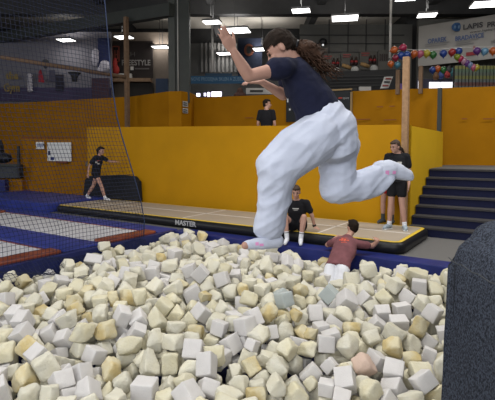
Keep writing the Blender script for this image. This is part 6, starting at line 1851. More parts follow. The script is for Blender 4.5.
(2, 196, 177, 161, -34, 6277, -342, 285, -12, 8, -411),
(2, 121, 123, 128, -155, 6528, -346, 422, 16, 14, 267),
(1, 176, 178, 173, 78, 6718, -341, 39, -172, 29, -467),
(2, 237, 189, 160, -29, 6904, -313, 463, -10, 185, 29),
(2, 260, 170, 194, -7, 7313, -279, 237, -258, -241, -264),
(1, 155, 170, 147, 7, 7527, -343, 497, -49, 10, 27),
(2, 195, 169, 165, 13, 7718, -350, 13, 332, 372, -32),
(0, 191, 169, 170, 41, 7923, -302, 342, 313, 103, -154),
(0, 168, 150, 153, -105, 8266, -385, 221, -379, 223, 91),
(0, 158, 158, 185, 172, 2874, -639, 415, -38, -59, 270),
(0, 159, 146, 157, 210, 3150, -667, 166, 165, -311, -314),
(1, 151, 176, 179, 147, 3767, -591, 491, -75, -50, 36),
(1, 181, 167, 191, 114, 3949, -596, 496, -59, -22, 12),
(1, 174, 160, 166, 116, 4471, -576, 93, -269, -289, -293),
(1, 132, 140, 143, 236, 4790, -573, 32, 396, 300, -43),
(0, 168, 160, 183, 293, 5595, -394, 190, -127, -392, -210),
(1, 166, 186, 196, 68, 5893, -434, 452, 96, 141, -128),
(1, 199, 177, 147, 79, 6117, -345, 334, 79, 354, -83),
(1, 111, 143, 144, 139, 6322, -366, 490, 3, 13, -101),
(0, 189, 169, 117, -10, 6482, -346, 423, 2, 1, 266),
(1, 165, 155, 182, 179, 7007, -398, 90, -37, -459, -172),
(1, 151, 197, 186, 190, 7293, -309, 69, -70, -342, 351),
(1, 186, 174, 151, 195, 7505, -342, 495, -63, 6, -30),
(1, 183, 150, 155, 191, 7685, -380, 230, -272, -236, -260),
(2, 179, 172, 198, 231, 7858, -370, 194, 225, 265, -303),
(2, 151, 159, 169, 195, 8094, -365, 326, 326, -135, -138),
(0, 184, 165, 174, 395, 8356, -341, 428, 2, 1, 258),
(1, 188, 188, 173, 500, 2849, -731, 118, 339, 331, 108),
(1, 186, 194, 169, 381, 3024, -661, 268, 284, 258, -177),
(1, 114, 142, 122, 422, 3281, -709, 245, -306, 301, -75),
(0, 169, 193, 177, 323, 3801, -579, 491, -18, -87, 30),
(1, 140, 118, 129, 353, 3955, -637, 493, -27, 78, 23),
(1, 145, 189, 162, 511, 4147, -631, 126, -308, 315, -200),
(1, 174, 171, 177, 486, 5256, -489, 460, 36, 126, -147),
(2, 148, 146, 184, 501, 5451, -430, 321, -318, -151, 152),
(1, 143, 130, 140, 335, 5932, -341, 305, 307, 178, 176),
(1, 182, 164, 156, 231, 6071, -366, 296, -181, 305, 191),
(1, 185, 200, 154, 293, 6247, -361, 205, -324, -162, -278),
(1, 151, 149, 194, 191, 6510, -330, 56, -343, -351, -79),
(2, 158, 199, 160, 356, 6713, -287, 95, -336, -107, 342),
(1, 197, 173, 145, 405, 7475, -368, 490, 1, 2, -101),
(1, 191, 177, 121, 454, 8019, -348, 353, 39, -350, 37),
(1, 171, 148, 159, 740, 2840, -669, 384, 45, 315, -37),
(2, 169, 168, 139, 703, 3158, -569, 49, -414, 187, -202),
(1, 198, 147, 183, 713, 3538, -629, 16, -385, 293, -125),
(0, 173, 177, 182, 526, 3784, -553, 195, -312, 315, 124),
(1, 162, 178, 172, 578, 3976, -617, 496, -45, -11, -37),
(0, 196, 189, 197, 528, 5799, -444, 462, -26, -133, -134),
(1, 221, 188, 193, 443, 6088, -364, 432, 15, -7, 252),
(0, 224, 193, 190, 388, 6460, -363, 252, -192, 248, -297),
(1, 115, 121, 129, 564, 6750, -418, 169, -388, 129, -233),
(0, 109, 145, 121, 640, 6907, -376, 346, 348, 71, 69),
(1, 142, 143, 128, 675, 7115, -360, 388, -11, -314, 31),
(3, 162, 172, 166, 729, 7673, -346, 478, -50, 118, -69),
(1, 192, 189, 175, 729, 7944, -294, 76, 248, 253, 345),
(1, 156, 156, 182, 624, 8115, -276, 242, -342, 273, 4),
(2, 157, 180, 171, 967, 2900, -667, 338, 103, 339, -102),
(0, 201, 191, 156, 852, 3122, -682, 289, 5, 71, -402),
(1, 227, 177, 176, 967, 3332, -649, 493, -17, -5, -80),
(2, 194, 183, 159, 745, 3956, -640, 233, -234, 267, -264),
(0, 151, 187, 190, 993, 4405, -651, 152, 141, 425, -162),
(1, 158, 176, 117, 917, 5321, -423, 187, 140, -438, 58),
(1, 154, 166, 195, 771, 5876, -405, 311, 171, -309, 169),
(0, 195, 149, 196, 731, 6773, -380, 296, -196, -293, -196),
(0, 197, 194, 175, 939, 7018, -389, 476, -4, 22, -151),
(1, 257, 193, 169, 1031, 7204, -360, 475, 0, 7, -157),
(1, 245, 154, 173, 937, 7654, -331, 288, 290, 204, 203),
(1, 250, 169, 171, 921, 8033, -322, 109, 278, 219, -336),
(0, 184, 177, 148, 1115, 3104, -637, 336, 106, 339, -105),
(0, 233, 155, 158, 1181, 3501, -551, 460, -192, -19, -35),
(2, 172, 179, 170, 1257, 3666, -643, 30, -391, -308, -33),
(1, 184, 166, 153, 1208, 4328, -576, 143, -318, 148, 326),
(1, 163, 193, 156, 1150, 4609, -505, 153, -110, -275, 373),
(0, 124, 132, 115, 1105, 4892, -523, 356, 52, -345, 41),
(1, 175, 163, 197, 1084, 5046, -462, 400, -1, 13, -300),
(2, 161, 198, 192, 1286, 5124, -461, 113, 71, -480, 44),
(1, 154, 195, 177, 1171, 5318, -477, 223, 310, -322, -8),
(1, 185, 148, 133, 1126, 5836, -403, 226, 425, 55, 125),
(0, 180, 173, 164, 1190, 6202, -368, 49, -71, -371, 324),
(1, 183, 151, 149, 1214, 6842, -416, 145, 228, -199, 371),
(1, 174, 150, 189, 1203, 7074, -391, 475, 4, 5, -157),
(1, 159, 172, 177, 1223, 7828, -403, 353, 282, -213, 20),
(1, 147, 163, 151, 1426, 3570, -679, 339, -104, -336, -105),
(2, 190, 187, 172, 1443, 3788, -616, 283, -283, 214, -211),
(1, 168, 148, 181, 1321, 6001, -322, 248, 251, 251, 250),
(1, 147, 158, 177, 1369, 6439, -413, 56, -8, -384, -316),
(0, 163, 180, 191, 1309, 6648, -446, 109, -325, -6, -364),
(0, 109, 144, 138, 1347, 6984, -457, 357, -106, -319, -98),
(1, 162, 152, 155, 1715, 4053, -641, 212, -206, 289, -281),
(1, 159, 169, 184, 1369, 3994, -630, 61, 8, -31, 495),
(2, 172, 170, 166, 1673, 4254, -598, 1, 74, -495, -1),
(2, 146, 168, 155, 1516, 4716, -580, 93, 62, -473, -117),
(2, 198, 167, 136, 1602, 5397, -486, 357, -129, 80, -315),
(1, 156, 169, 119, 1608, 5873, -421, 411, -223, -119, -131),
(3, 222, 191, 196, 1526, 6113, -424, 169, 132, -404, 202),
(1, 148, 186, 154, 1535, 6379, -366, 493, -6, 78, 29),
(2, 180, 159, 157, 1501, 6722, -352, 200, -449, -73, 56),
(0, 163, 148, 180, 1964, 4397, -625, 291, 6, -354, -201),
(2, 197, 187, 153, 1891, 4874, -554, 62, 353, -344, -56),
(1, 197, 184, 166, 1832, 5431, -428, 2, -500, 6, -3),
(2, 183, 199, 193, 1906, 5776, -347, 282, 200, 238, -271),
(3, 182, 183, 192, 1850, 6105, -326, 8, -160, 443, 168),
(0, 172, 194, 171, 1754, 6447, -351, 102, 268, 356, 203),
(1, 185, 155, 186, 1706, 6803, -334, 392, -20, 310, -14),
(1, 149, 165, 150, 2288, 4869, -549, 166, 311, 167, -312),
(1, 127, 131, 116, 1889, 5588, -397, 5, -352, 3, 355),
(1, 176, 149, 148, 2092, 5753, -369, 354, 26, -352, 24),
(1, 215, 194, 149, 2186, 5951, -215, 269, 269, -228, -231),
(0, 154, 194, 181, 2031, 6425, -224, 340, -273, 142, 199),
(0, 134, 142, 117, 1904, 6648, -309, 261, 30, 375, 200),
(1, 148, 116, 136, 1909, 6829, -315, 354, -353, 2, 1),
(0, 170, 148, 148, 2372, 5049, -474, 399, -1, 2, -301),
(1, 147, 120, 143, 2322, 6075, -312, 246, -327, 197, 209),
(2, 186, 197, 163, 2255, 6271, -251, 353, 63, -347, -36),
(2, 201, 189, 181, 2337, 6530, -229, 159, -317, -156, -316),
(0, 182, 185, 161, 2315, 7090, -251, 245, -1, 2, -436),
(0, 182, 169, 172, 2533, 5269, -460, 332, -289, -126, 200),
(2, 158, 187, 186, 2607, 5641, -423, 153, 178, -175, -406),
(2, 238, 154, 159, 2623, 5923, -289, 496, 1, 1, 64),
(1, 176, 165, 181, 2505, 6399, -290, 235, -49, 368, 239),
(0, 251, 185, 185, 2518, 6948, -259, 279, -359, -32, -206),
(0, 156, 178, 152, 2669, 5499, -298, 474, 126, -93, 21),
(2, 185, 197, 192, 2856, 5815, -287, 484, 8, 18, 122),
(2, 167, 184, 166, 2868, 6058, -257, 332, -329, 129, -124),
(0, 239, 190, 195, 2921, 6425, -258, 439, 173, 164, 17),
(0, 146, 152, 156, 2876, 6722, -233, 338, 98, 341, -98),
(1, 153, 167, 184, 3063, 6029, -263, 441, 2, 1, 236),
(0, 230, 196, 169, -3310, 5623, -261, 351, 182, -273, -139),
(1, 190, 190, 197, -3752, 6158, -101, 176, -8, -15, 468),
(1, 252, 162, 192, -3616, 6310, -287, 343, 103, 330, -115),
(1, 220, 191, 180, -3288, 5301, -294, 481, 60, 3, 124),
(0, 225, 148, 172, -3278, 5876, -176, 52, 351, -53, 348),
(1, 146, 182, 184, -3442, 5993, -378, 88, 337, 262, -246),
(2, 244, 167, 183, -3319, 6365, -224, 134, -69, -428, -209),
(1, 161, 160, 161, -3445, 6669, -304, 468, 0, 2, -177),
(0, 194, 173, 181, -3153, 5088, -244, 9, -500, 4, 5),
(0, 181, 195, 150, -3117, 5158, -421, 253, -249, 256, -242),
(1, 215, 152, 181, -3108, 5411, -300, 310, -310, 170, -169),
(1, 213, 198, 156, -3126, 5657, -343, 31, 359, -27, -345),
(1, 187, 190, 186, -3380, 6192, -318, 235, 401, -174, -62),
(1, 133, 144, 110, -3351, 6537, -314, 158, 161, 315, 316),
(1, 133, 115, 133, -3650, 6319, -104, 69, 74, -354, -338),
(2, 188, 153, 196, -2882, 4535, -538, 484, 2, 0, 126),
(0, 184, 194, 194, -2968, 4756, -303, 13, 322, 71, -375),
(1, 206, 185, 191, -2920, 5020, -269, 366, 330, 75, -39),
(0, 193, 193, 118, -2826, 5672, -250, 7, 157, 474, 23),
(1, 172, 199, 171, -2923, 6008, -381, 286, -385, -96, -102),
(1, 146, 194, 191, -3194, 6670, -372, 474, 1, 2, -160),
(0, 200, 182, 153, -2565, 3964, -510, 100, -246, -419, -62),
(1, 170, 152, 151, -2435, 4153, -614, 209, -284, 209, 287),
(1, 209, 195, 198, -2709, 4643, -376, 450, 185, 52, 104),
(0, 170, 174, 158, -2791, 5668, -394, 329, -100, -338, -133),
(1, 162, 190, 164, -2300, 3554, -487, 51, -333, 326, 174),
(1, 138, 149, 134, -2602, 3995, -646, 114, -472, -115, 29),
(1, 175, 195, 192, -2332, 4002, -574, 205, 173, 234, 351),
(1, 206, 196, 151, -2332, 5050, -478, 5, -458, -201, -10),
(2, 151, 193, 145, -2406, 7640, -261, 20, -455, -159, -131),
(0, 166, 194, 192, -2297, 7827, -244, 220, -196, -389, -109),
(1, 157, 161, 153, -2219, 3368, -456, 499, 2, 1, 34),
(0, 184, 154, 183, -2133, 3617, -614, 412, -21, 16, -282),
(1, 195, 191, 154, -2286, 3781, -497, 172, 11, 327, -337),
(1, 122, 120, 140, -2222, 4494, -587, 249, -321, -213, 199),
(0, 191, 145, 160, -2157, 4744, -564, 167, 143, 35, -448),
(1, 146, 195, 175, -2084, 5294, -365, 230, 0, -440, -62),
(1, 202, 177, 188, -2153, 7259, -273, 368, -329, -10, -79),
(1, 199, 147, 151, -2070, 7674, -294, 132, -15, -470, -106),
(2, 146, 161, 146, -2194, 8022, -323, 250, 249, -249, -252),
(1, 159, 160, 149, -2184, 8194, -303, 302, 175, -215, -287),
(1, 197, 174, 182, -2290, 8391, -259, 434, 48, -103, 220),
(1, 233, 183, 160, -1969, 2899, -456, 139, -361, 212, 236),
(2, 209, 151, 177, -1941, 3146, -459, 339, 351, -87, -66),
(2, 182, 180, 146, -2206, 3382, -289, 129, 128, -328, -331),
(3, 226, 197, 173, -1939, 3683, -530, 235, 275, -101, -330),
(1, 164, 160, 184, -1879, 4212, -545, 399, -63, 284, 79),
(0, 185, 157, 189, -1848, 5898, -205, 245, 37, -3, -434),
(2, 157, 165, 170, -1846, 6107, -219, 374, -309, 123, -6),
(0, 186, 199, 177, -1723, 7010, -256, 275, -11, 102, 405),
(1, 256, 166, 197, -1740, 7220, -261, 363, -153, 301, 67),
(1, 115, 149, 115, -1785, 7558, -309, 318, 128, 290, -220),
(1, 183, 195, 185, -1999, 8212, -391, 244, 391, 95, -170),
(1, 180, 178, 156, -1963, 8408, -315, 163, 317, -248, -248),
(2, 167, 187, 158, -1844, 8663, -317, 150, -471, 71, -21),
(1, 195, 169, 173, -1597, 2939, -506, 198, -223, -29, -400),
(1, 155, 162, 166, -1728, 3071, -715, 398, -173, 241, -61),
(2, 199, 160, 120, -1944, 3411, -451, 313, -310, -181, 153),
(0, 189, 191, 195, -1584, 3493, -611, 301, 204, 305, -158),
(1, 176, 165, 153, -1683, 3866, -504, 245, -307, -167, 260),
(1, 174, 175, 178, -1643, 6291, -159, 245, -275, -280, -189),
(1, 173, 162, 150, -1703, 6633, -126, 249, -366, 191, 134),
(0, 119, 136, 130, -1439, 6930, -158, 382, -300, 113, 40),
(1, 175, 148, 174, -1598, 7569, -193, 494, 1, 0, 74),
(0, 150, 164, 121, -1703, 7734, -233, 129, -32, -482, -11),
(0, 196, 194, 188, -1798, 8166, -250, 372, 163, -264, 125),
(1, 185, 166, 172, -1653, 8641, -342, 355, -2, -352, -4),
(0, 198, 174, 149, -1740, 8849, -260, 214, -353, -276, 62),
(2, 150, 155, 186, -1667, 9337, -313, 484, -46, 14, -118),
(0, 159, 195, 172, -1343, 2865, -305, 498, 1, 1, 47),
(1, 183, 190, 185, -1430, 3118, -508, 252, 44, 78, -422),
(2, 189, 169, 163, -1357, 3339, -651, 380, 80, -62, -308),
(1, 190, 199, 196, -1416, 3548, -447, 26, -420, 261, -66),
(0, 172, 157, 183, -1334, 7343, -135, 496, -60, 1, -14),
(2, 150, 175, 183, -1403, 7553, -175, 484, -70, -14, 101),
(1, 158, 184, 199, -1469, 7771, -141, 499, -3, -25, -13),
(1, 227, 197, 152, -1542, 8291, -270, 98, -477, 60, 93),
(1, 189, 156, 123, -1405, 8778, -317, 38, 432, -28, 248),
(0, 152, 154, 173, -1592, 8835, -364, 473, 18, 153, -52),
(0, 199, 168, 161, -1107, 2834, -414, 438, -1, 242, -1),
(2, 173, 193, 184, -1230, 3024, -520, 464, 96, -35, 154),
(1, 171, 172, 156, -1175, 3703, -475, 54, -292, 379, -134),
(2, 166, 184, 166, -1287, 6290, -295, 464, -13, -184, 13),
(0, 170, 155, 188, -1153, 6528, -337, 1, -47, -344, -360),
(0, 182, 150, 155, -1079, 6889, -216, 455, 122, 164, -31),
(0, 149, 149, 190, -1067, 7112, -189, 469, -173, 11, 4),
(1, 154, 188, 125, -1173, 7332, -159, 12, 382, -4, 322),
(1, 189, 157, 151, -1200, 7531, -165, 255, -255, 246, -243),
(0, 177, 157, 170, -1131, 8030, -335, 234, -169, 203, 354),
(0, 231, 189, 146, -1272, 8263, -318, 318, -346, 132, -108),
(2, 189, 196, 147, -1280, 9152, -262, 61, 65, -248, 425),
(1, 191, 194, 147, -834, 2875, -667, 372, 290, -31, -163),
(2, 155, 153, 164, -1031, 3026, -495, 385, 293, 15, 127),
(0, 182, 179, 185, -1087, 3218, -613, 399, 171, 22, -247),
(1, 151, 161, 109, -898, 3609, -613, 328, 122, 122, -336),
(0, 180, 168, 174, -912, 3763, -499, 205, -303, -319, -121),
(1, 164, 154, 184, -930, 4306, -556, 378, -267, -167, -91),
(1, 127, 140, 117, -961, 4508, -577, 301, -187, -299, -187),
(1, 150, 167, 146, -978, 5207, -454, 299, 222, -6, -334),
(0, 150, 145, 177, -977, 6254, -288, 389, -45, 197, -241),
(2, 189, 149, 134, -974, 6422, -232, 327, -314, -100, -186),
(0, 146, 153, 111, -949, 6703, -196, 336, 6, -5, -370),
(0, 152, 172, 188, -851, 6867, -229, 333, -1, 372, 14),
(1, 181, 192, 194, -897, 7058, -156, 500, 1, -7, -19),
(0, 168, 164, 167, -1039, 7279, -290, 270, -211, 232, 280),
(0, 286, 164, 195, -825, 8261, -306, 446, -112, 16, 196),
(1, 213, 189, 168, -706, 2960, -536, 109, 14, -487, 29),
(1, 200, 182, 177, -853, 3139, -480, 88, -236, -421, 98),
(2, 164, 185, 159, -870, 3373, -510, 48, 280, 356, 206),
(1, 168, 183, 118, -934, 3538, -481, 53, 362, -295, 171),
(0, 157, 162, 165, -618, 5645, -410, 101, -259, -3, 416),
(1, 258, 166, 148, -769, 6639, -315, 111, 364, 304, 113),
(2, 134, 144, 135, -785, 6860, -92, 316, 197, -289, 166),
(0, 145, 178, 196, -670, 7038, -146, 391, -98, 208, 210),
(1, 185, 158, 177, -659, 7316, -171, 329, 49, 291, 234),
(0, 190, 173, 163, -697, 8151, -239, 366, 8, 297, -167),
(1, 187, 184, 197, -732, 8755, -312, 353, -353, 26, -8),
(0, 151, 158, 163, -496, 2857, -472, 350, -335, 56, -109),
(1, 184, 175, 184, -512, 3113, -642, 16, 21, -364, 342),
(1, 167, 155, 196, -590, 3289, -449, 91, 362, 327, 61),
(2, 160, 194, 169, -640, 3545, -539, 438, -135, -198, 26),
(1, 163, 196, 159, -530, 4158, -621, 4, -336, -371, 3),
(0, 146, 125, 134, -448, 4667, -555, 52, -43, 307, -389),
(0, 179, 163, 157, -384, 6804, -230, 110, -8, -436, 218),
(0, 255, 198, 159, -559, 6800, -107, 280, -25, 211, 356),
(2, 175, 145, 160, -474, 7267, -225, 350, 48, 277, 220),
(0, 170, 147, 171, -462, 8110, -246, 223, -19, -441, 70),
(0, 182, 172, 122, -379, 8413, -361, 226, -333, 128, -268),
(1, 235, 152, 148, -93, 2929, -479, 253, -314, 217, 201),
(0, 265, 178, 155, -310, 3035, -459, 342, -329, -91, 130),
(1, 183, 189, 192, -338, 3283, -529, 380, -119, 215, 212),
(1, 120, 142, 144, -185, 5794, -387, 54, 462, -72, -168),
(1, 225, 149, 190, -20, 7746, -173, 15, 10, 33, 499),
(0, 161, 160, 157, -118, 8130, -307, 68, -368, -240, 229),
(0, 250, 190, 157, -196, 8498, -302, 443, -188, -106, 83),
(1, 151, 146, 181, -106, 8732, -311, 481, 1, 2, -136),
(1, 199, 146, 172, 103, 2836, -487, 350, 350, -50, 50),
(1, 152, 188, 161, -139, 3226, -534, 455, 80, 15, -189),
(1, 191, 194, 192, -1, 3523, -623, 187, 124, 299, 332),
(2, 172, 172, 165, 16, 5269, -310, 457, -90, 92, 158),
(0, 146, 176, 132, 33, 6046, -182, 13, -79, -494, -1),
(0, 186, 172, 195, 17, 6240, -150, 319, -61, -378, -33),
(1, 147, 175, 149, -33, 6674, -231, 426, 118, -179, -150),
(1, 223, 175, 188, 84, 8290, -373, 375, -172, 186, -213),
(2, 180, 190, 158, 90, 8563, -363, 201, 140, 425, -96),
(1, 159, 187, 160, 271, 2999, -496, 387, -298, 40, -102),
(1, 171, 157, 165, 136, 3177, -501, 257, 227, -302, -203),
(1, 157, 197, 175, 305, 3455, -662, 325, -194, -324, -37),
(2, 208, 192, 177, 294, 3591, -524, 419, 268, -10, -50),
(2, 168, 159, 145, 228, 6209, -172, 203, -260, 292, -237),
(1, 215, 167, 146, 367, 7055, -156, 53, 84, 432, -232),
(0, 182, 181, 160, 439, 7283, -218, 217, 434, -89, 84),
(0, 182, 168, 149, 523, 7637, -262, 299, 75, 263, -294),
(1, 247, 152, 167, 213, 8021, -187, 6, -249, -432, 34),
(2, 149, 196, 200, 250, 8465, -254, 196, -1, -354, 295),
(0, 167, 149, 163, 627, 2858, -529, 227, 170, 271, 310),
(1, 185, 168, 196, 542, 3022, -489, 413, 118, -251, 50),
(1, 186, 196, 151, 503, 3569, -631, 334, -59, -328, 166),
(2, 187, 172, 187, 510, 3644, -449, 32, -32, 155, 473),
(0, 211, 165, 179, 412, 5703, -257, 56, 225, -78, 436),
(1, 135, 142, 145, 502, 5874, -273, 390, 250, 51, 181),
(1, 195, 188, 164, 573, 6276, -350, 334, -113, 335, 115),
(0, 163, 190, 155, 584, 6578, -282, 352, -4, 355, 6),
(1, 175, 178, 179, 507, 7133, -298, 304, -158, -315, 182),
(2, 195, 146, 147, 597, 7419, -318, 238, -361, -209, 141),
(1, 171, 175, 173, 910, 7416, -349, 340, -105, -339, -91),
(0, 148, 130, 135, 349, 8162, -254, 13, -409, -193, 212),
(2, 183, 167, 161, 678, 2842, -361, 352, 35, -35, -352),
(1, 178, 148, 179, 813, 2970, -498, 441, -211, -67, -80),
(1, 187, 147, 166, 675, 3397, -490, 126, 340, -110, -326),
(1, 178, 200, 197, 886, 3594, -644, 343, 343, -10, 122),
(0, 183, 172, 172, 729, 3779, -518, 349, -175, -290, 117),
(1, 272, 154, 197, 742, 6331, -353, 430, 46, 145, -204),
(1, 160, 193, 148, 821, 7835, -183, 479, 108, 85, -41),
(0, 160, 160, 152, 1000, 2994, -485, 495, 57, -40, 6),
(0, 199, 146, 196, 943, 3383, -491, 246, 231, -271, -250),
(1, 149, 191, 158, 1253, 3620, -441, 461, -192, -4, 1),
(1, 260, 179, 186, 1054, 3754, -579, 181, 305, -181, 302),
(2, 166, 157, 132, 801, 6604, -339, 305, -356, -163, -58),
(0, 234, 152, 147, 1135, 7363, -384, 3, -462, 191, 4),
(1, 183, 167, 181, 1174, 7611, -337, 42, -447, 198, 96),
(0, 195, 156, 171, 1247, 3366, -443, 380, -160, -275, 65),
(2, 156, 198, 174, 1429, 3678, -452, 354, 43, -350, 29),
(2, 184, 146, 181, 1251, 3836, -489, 283, -163, 377, -38),
(2, 151, 172, 121, 1156, 3925, -658, 248, 63, -399, 160),
(1, 158, 150, 165, 1150, 6394, -434, 354, -43, -348, -41),
(0, 127, 135, 113, 1533, 4032, -655, 233, 227, 250, 286),
(1, 227, 162, 184, 1544, 5160, -465, 460, 28, 136, 138),
(0, 197, 172, 146, 1669, 4692, -474, 259, -208, -347, 138),
(0, 148, 174, 161, 1691, 4774, -601, 276, 111, -396, -68),
(1, 144, 142, 129, 1397, 5475, -438, 1, 249, -434, -2),
(1, 183, 191, 153, 1641, 5995, -275, 224, -281, 347, 26),
(0, 192, 172, 199, 1862, 4589, -519, 264, -105, -46, -409),
(1, 176, 181, 161, 1690, 5627, -333, 23, -67, 479, 123),
(2, 155, 147, 175, 2237, 6841, -268, 88, -47, -239, 428),
(2, 111, 113, 139, 1981, 7163, -332, 42, -43, 359, -342),
(1, 251, 147, 150, 2113, 4596, -455, 103, 339, -104, 337),
(0, 218, 194, 175, 2397, 5057, -263, 130, 225, -422, 69),
(1, 172, 147, 168, 2393, 6786, -282, 76, 238, -429, 62),
(0, 245, 178, 156, 2056, 6978, -292, 2, -29, -499, -1),
(1, 183, 146, 181, 2508, 5243, -274, 143, 44, -28, 476),
(0, 269, 155, 193, 2414, 5442, -381, 75, -482, -105, 31),
(3, 228, 147, 186, 2622, 5469, -68, 380, 49, -261, -188),
(1, 128, 140, 114, 2578, 6283, -189, 393, -198, -93, 219),
(1, 261, 189, 168, 2707, 5733, -177, 71, -440, -90, -208),
(1, 198, 189, 176, 2704, 6155, -204, 394, -161, -254, -65),
(1, 187, 178, 178, 3026, 6621, -165, 270, 97, -340, 228),
(2, 170, 184, 147, 3184, 6265, -235, 272, -224, 273, 227),
(1, 116, 122, 134, -3592, 6102, -363, 157, -326, -165, -303),
(0, 179, 177, 179, -3499, 6157, -177, 23, -429, -214, -140),
(1, 221, 181, 172, -3470, 5873, -269, 310, -165, -310, 177),
(2, 168, 178, 155, -3200, 6025, -332, 417, 2, 1, 276),
(1, 154, 155, 197, -2779, 4317, -530, 292, -386, -100, 77),
(1, 170, 151, 182, -2781, 4833, -255, 19, 361, -323, 120),
(2, 198, 160, 167, -2468, 6681, -209, 383, 186, -152, -214),
(1, 246, 153, 178, -2443, 3868, -367, 380, -84, -251, -188),
(2, 127, 148, 115, -2582, 4231, -492, 177, 455, -55, -92),
(1, 174, 184, 125, -2110, 3207, -457, 329, -93, -349, -106),
(0, 257, 151, 162, -2119, 6509, -215, 280, -394, -70, 104),
(0, 174, 155, 170, -1773, 3040, -532, 393, -289, 51, -97),
(2, 227, 181, 187, -1775, 3316, -443, 218, 242, -267, -270),
(1, 183, 169, 169, -1700, 3624, -482, 118, 35, 87, -477),
(1, 216, 159, 160, -1801, 8410, -231, 229, 287, -267, -210),
(2, 165, 173, 198, -1205, 3361, -547, 17, 135, -239, -417),
(1, 113, 149, 139, -1584, 3286, -553, 319, 61, -95, -368),
(1, 110, 119, 124, -1559, 4474, -497, 397, 45, -180, -241),
(1, 150, 177, 183, -1535, 6620, -84, 170, -445, -106, -109),
(1, 166, 153, 191, -1444, 8513, -298, 381, -271, -132, 118),
(0, 185, 152, 112, -1094, 6148, -235, 185, -194, -385, 173),
(1, 194, 188, 192, -1653, 6821, -195, 67, 400, -282, 78),
(1, 129, 134, 145, -1071, 7907, -227, 98, -482, 15, 89),
(1, 186, 183, 158, -867, 2879, -424, 146, 305, 314, 193),
(0, 195, 190, 167, -757, 3383, -345, 457, -41, -199, 14),
(0, 163, 191, 178, -1032, 3623, -384, 384, -168, 1, 272),
(1, 169, 156, 158, -457, 3476, -467, 86, -291, 70, -391),
(1, 178, 165, 149, -758, 3611, -439, 267, -245, 7, -345),
(0, 110, 146, 134, -742, 8598, -240, 202, 270, -322, -181),
(3, 200, 164, 149, -262, 3002, -274, 264, -265, -235, -235),
(0, 217, 157, 171, -407, 3218, -385, 419, -261, -65, -40),
(0, 139, 144, 139, -227, 3523, -490, 7, -409, -218, 186),
(0, 194, 173, 140, -315, 6988, -211, 274, -7, 250, -335),
(1, 270, 181, 150, -116, 3180, -366, 99, 109, 276, 390),
(1, 147, 150, 180, -82, 3417, -452, 29, 401, 294, 42),
(2, 147, 185, 168, 55, 2997, -404, 194, 263, 151, 347),
(0, 182, 182, 154, 106, 3361, -610, 347, -181, -302, -74),
(1, 168, 189, 187, 159, 3414, -434, 106, 268, -2, -409),
(0, 178, 151, 148, 238, 2979, -332, 266, 75, 15, -416),
(1, 149, 193, 113, 418, 2861, -464, 463, 150, -108, 35),
(0, 163, 199, 174, 452, 3219, -554, 196, -192, 188, 373),
(1, 151, 177, 187, 429, 7994, -160, 289, 2, 0, 408),
(0, 207, 168, 176, 788, 3128, -348, 299, -205, 255, -232),
(1, 181, 173, 164, 922, 3171, -493, 60, -496, 9, -26),
(0, 171, 148, 177, 872, 3427, -332, 497, -18, 0, 51),
(1, 216, 165, 165, 949, 3621, -406, 246, 106, 343, -247),
(1, 158, 149, 178, 945, 3934, -640, 339, -107, -310, -167),
(1, 166, 154, 190, 1141, 3176, -460, 341, -113, -335, -93),
(1, 171, 199, 182, 1049, 3112, -286, 108, -401, -108, 256),
(1, 156, 171, 186, 1625, 5140, -315, 55, -233, 132, 418),
(2, 194, 177, 148, 1899, 7192, -194, 358, -44, -167, 303),
(2, 189, 185, 120, 2019, 7329, -298, 311, -165, 313, 168),
(1, 115, 135, 112, 2317, 4916, -234, 258, -13, -249, -348),
(1, 153, 188, 161, 2202, 6635, -206, 139, -75, -229, 415),
(2, 164, 161, 130, 2587, 5356, -233, 329, 348, -106, -100),
(0, 179, 151, 182, 2417, 6557, -53, 97, 100, 339, 340),
(1, 163, 159, 192, 2833, 6363, -54, 466, 48, 162, 67),
(1, 173, 191, 122, 2752, 6611, -169, 36, 234, 310, 312),
(3, 150, 168, 165, 2902, 6029, -86, 499, 3, 2, 27),
(0, 188, 162, 147, 2974, 6242, -161, 407, -158, -158, 185),
]
FKIND = ['white', 'cream', 'pale yellow', 'tan', 'grey-blue', 'pink']
FCOL = [(.61, .59, .58), (.61, .575, .45), (.61, .56, .39), (.54, .43, .21), (.42, .46, .455), (.60, .45, .37)]
FMAT = [mat('foam_white', FCOL[0], .9, .06, 14, .3, 70, rnd=.08), mat('foam_cream', FCOL[1], .95, 0, 6, .9, 38, col2=(.62, .60, .52), rnd=.12),
        mat('foam_pale_yellow', FCOL[2], .95, 0, 6, .9, 38, col2=(.63, .60, .48), rnd=.12), mat('foam_tan', FCOL[3], .95, 0, 5, .9, 38, col2=(.60, .54, .37), rnd=.12, thr=(.45, .62)),
        mat('foam_grey_blue', FCOL[4], .9, .08, 10, .2, 70), mat('foam_pink', FCOL[5], .95, .08, 8, .4, 45)]
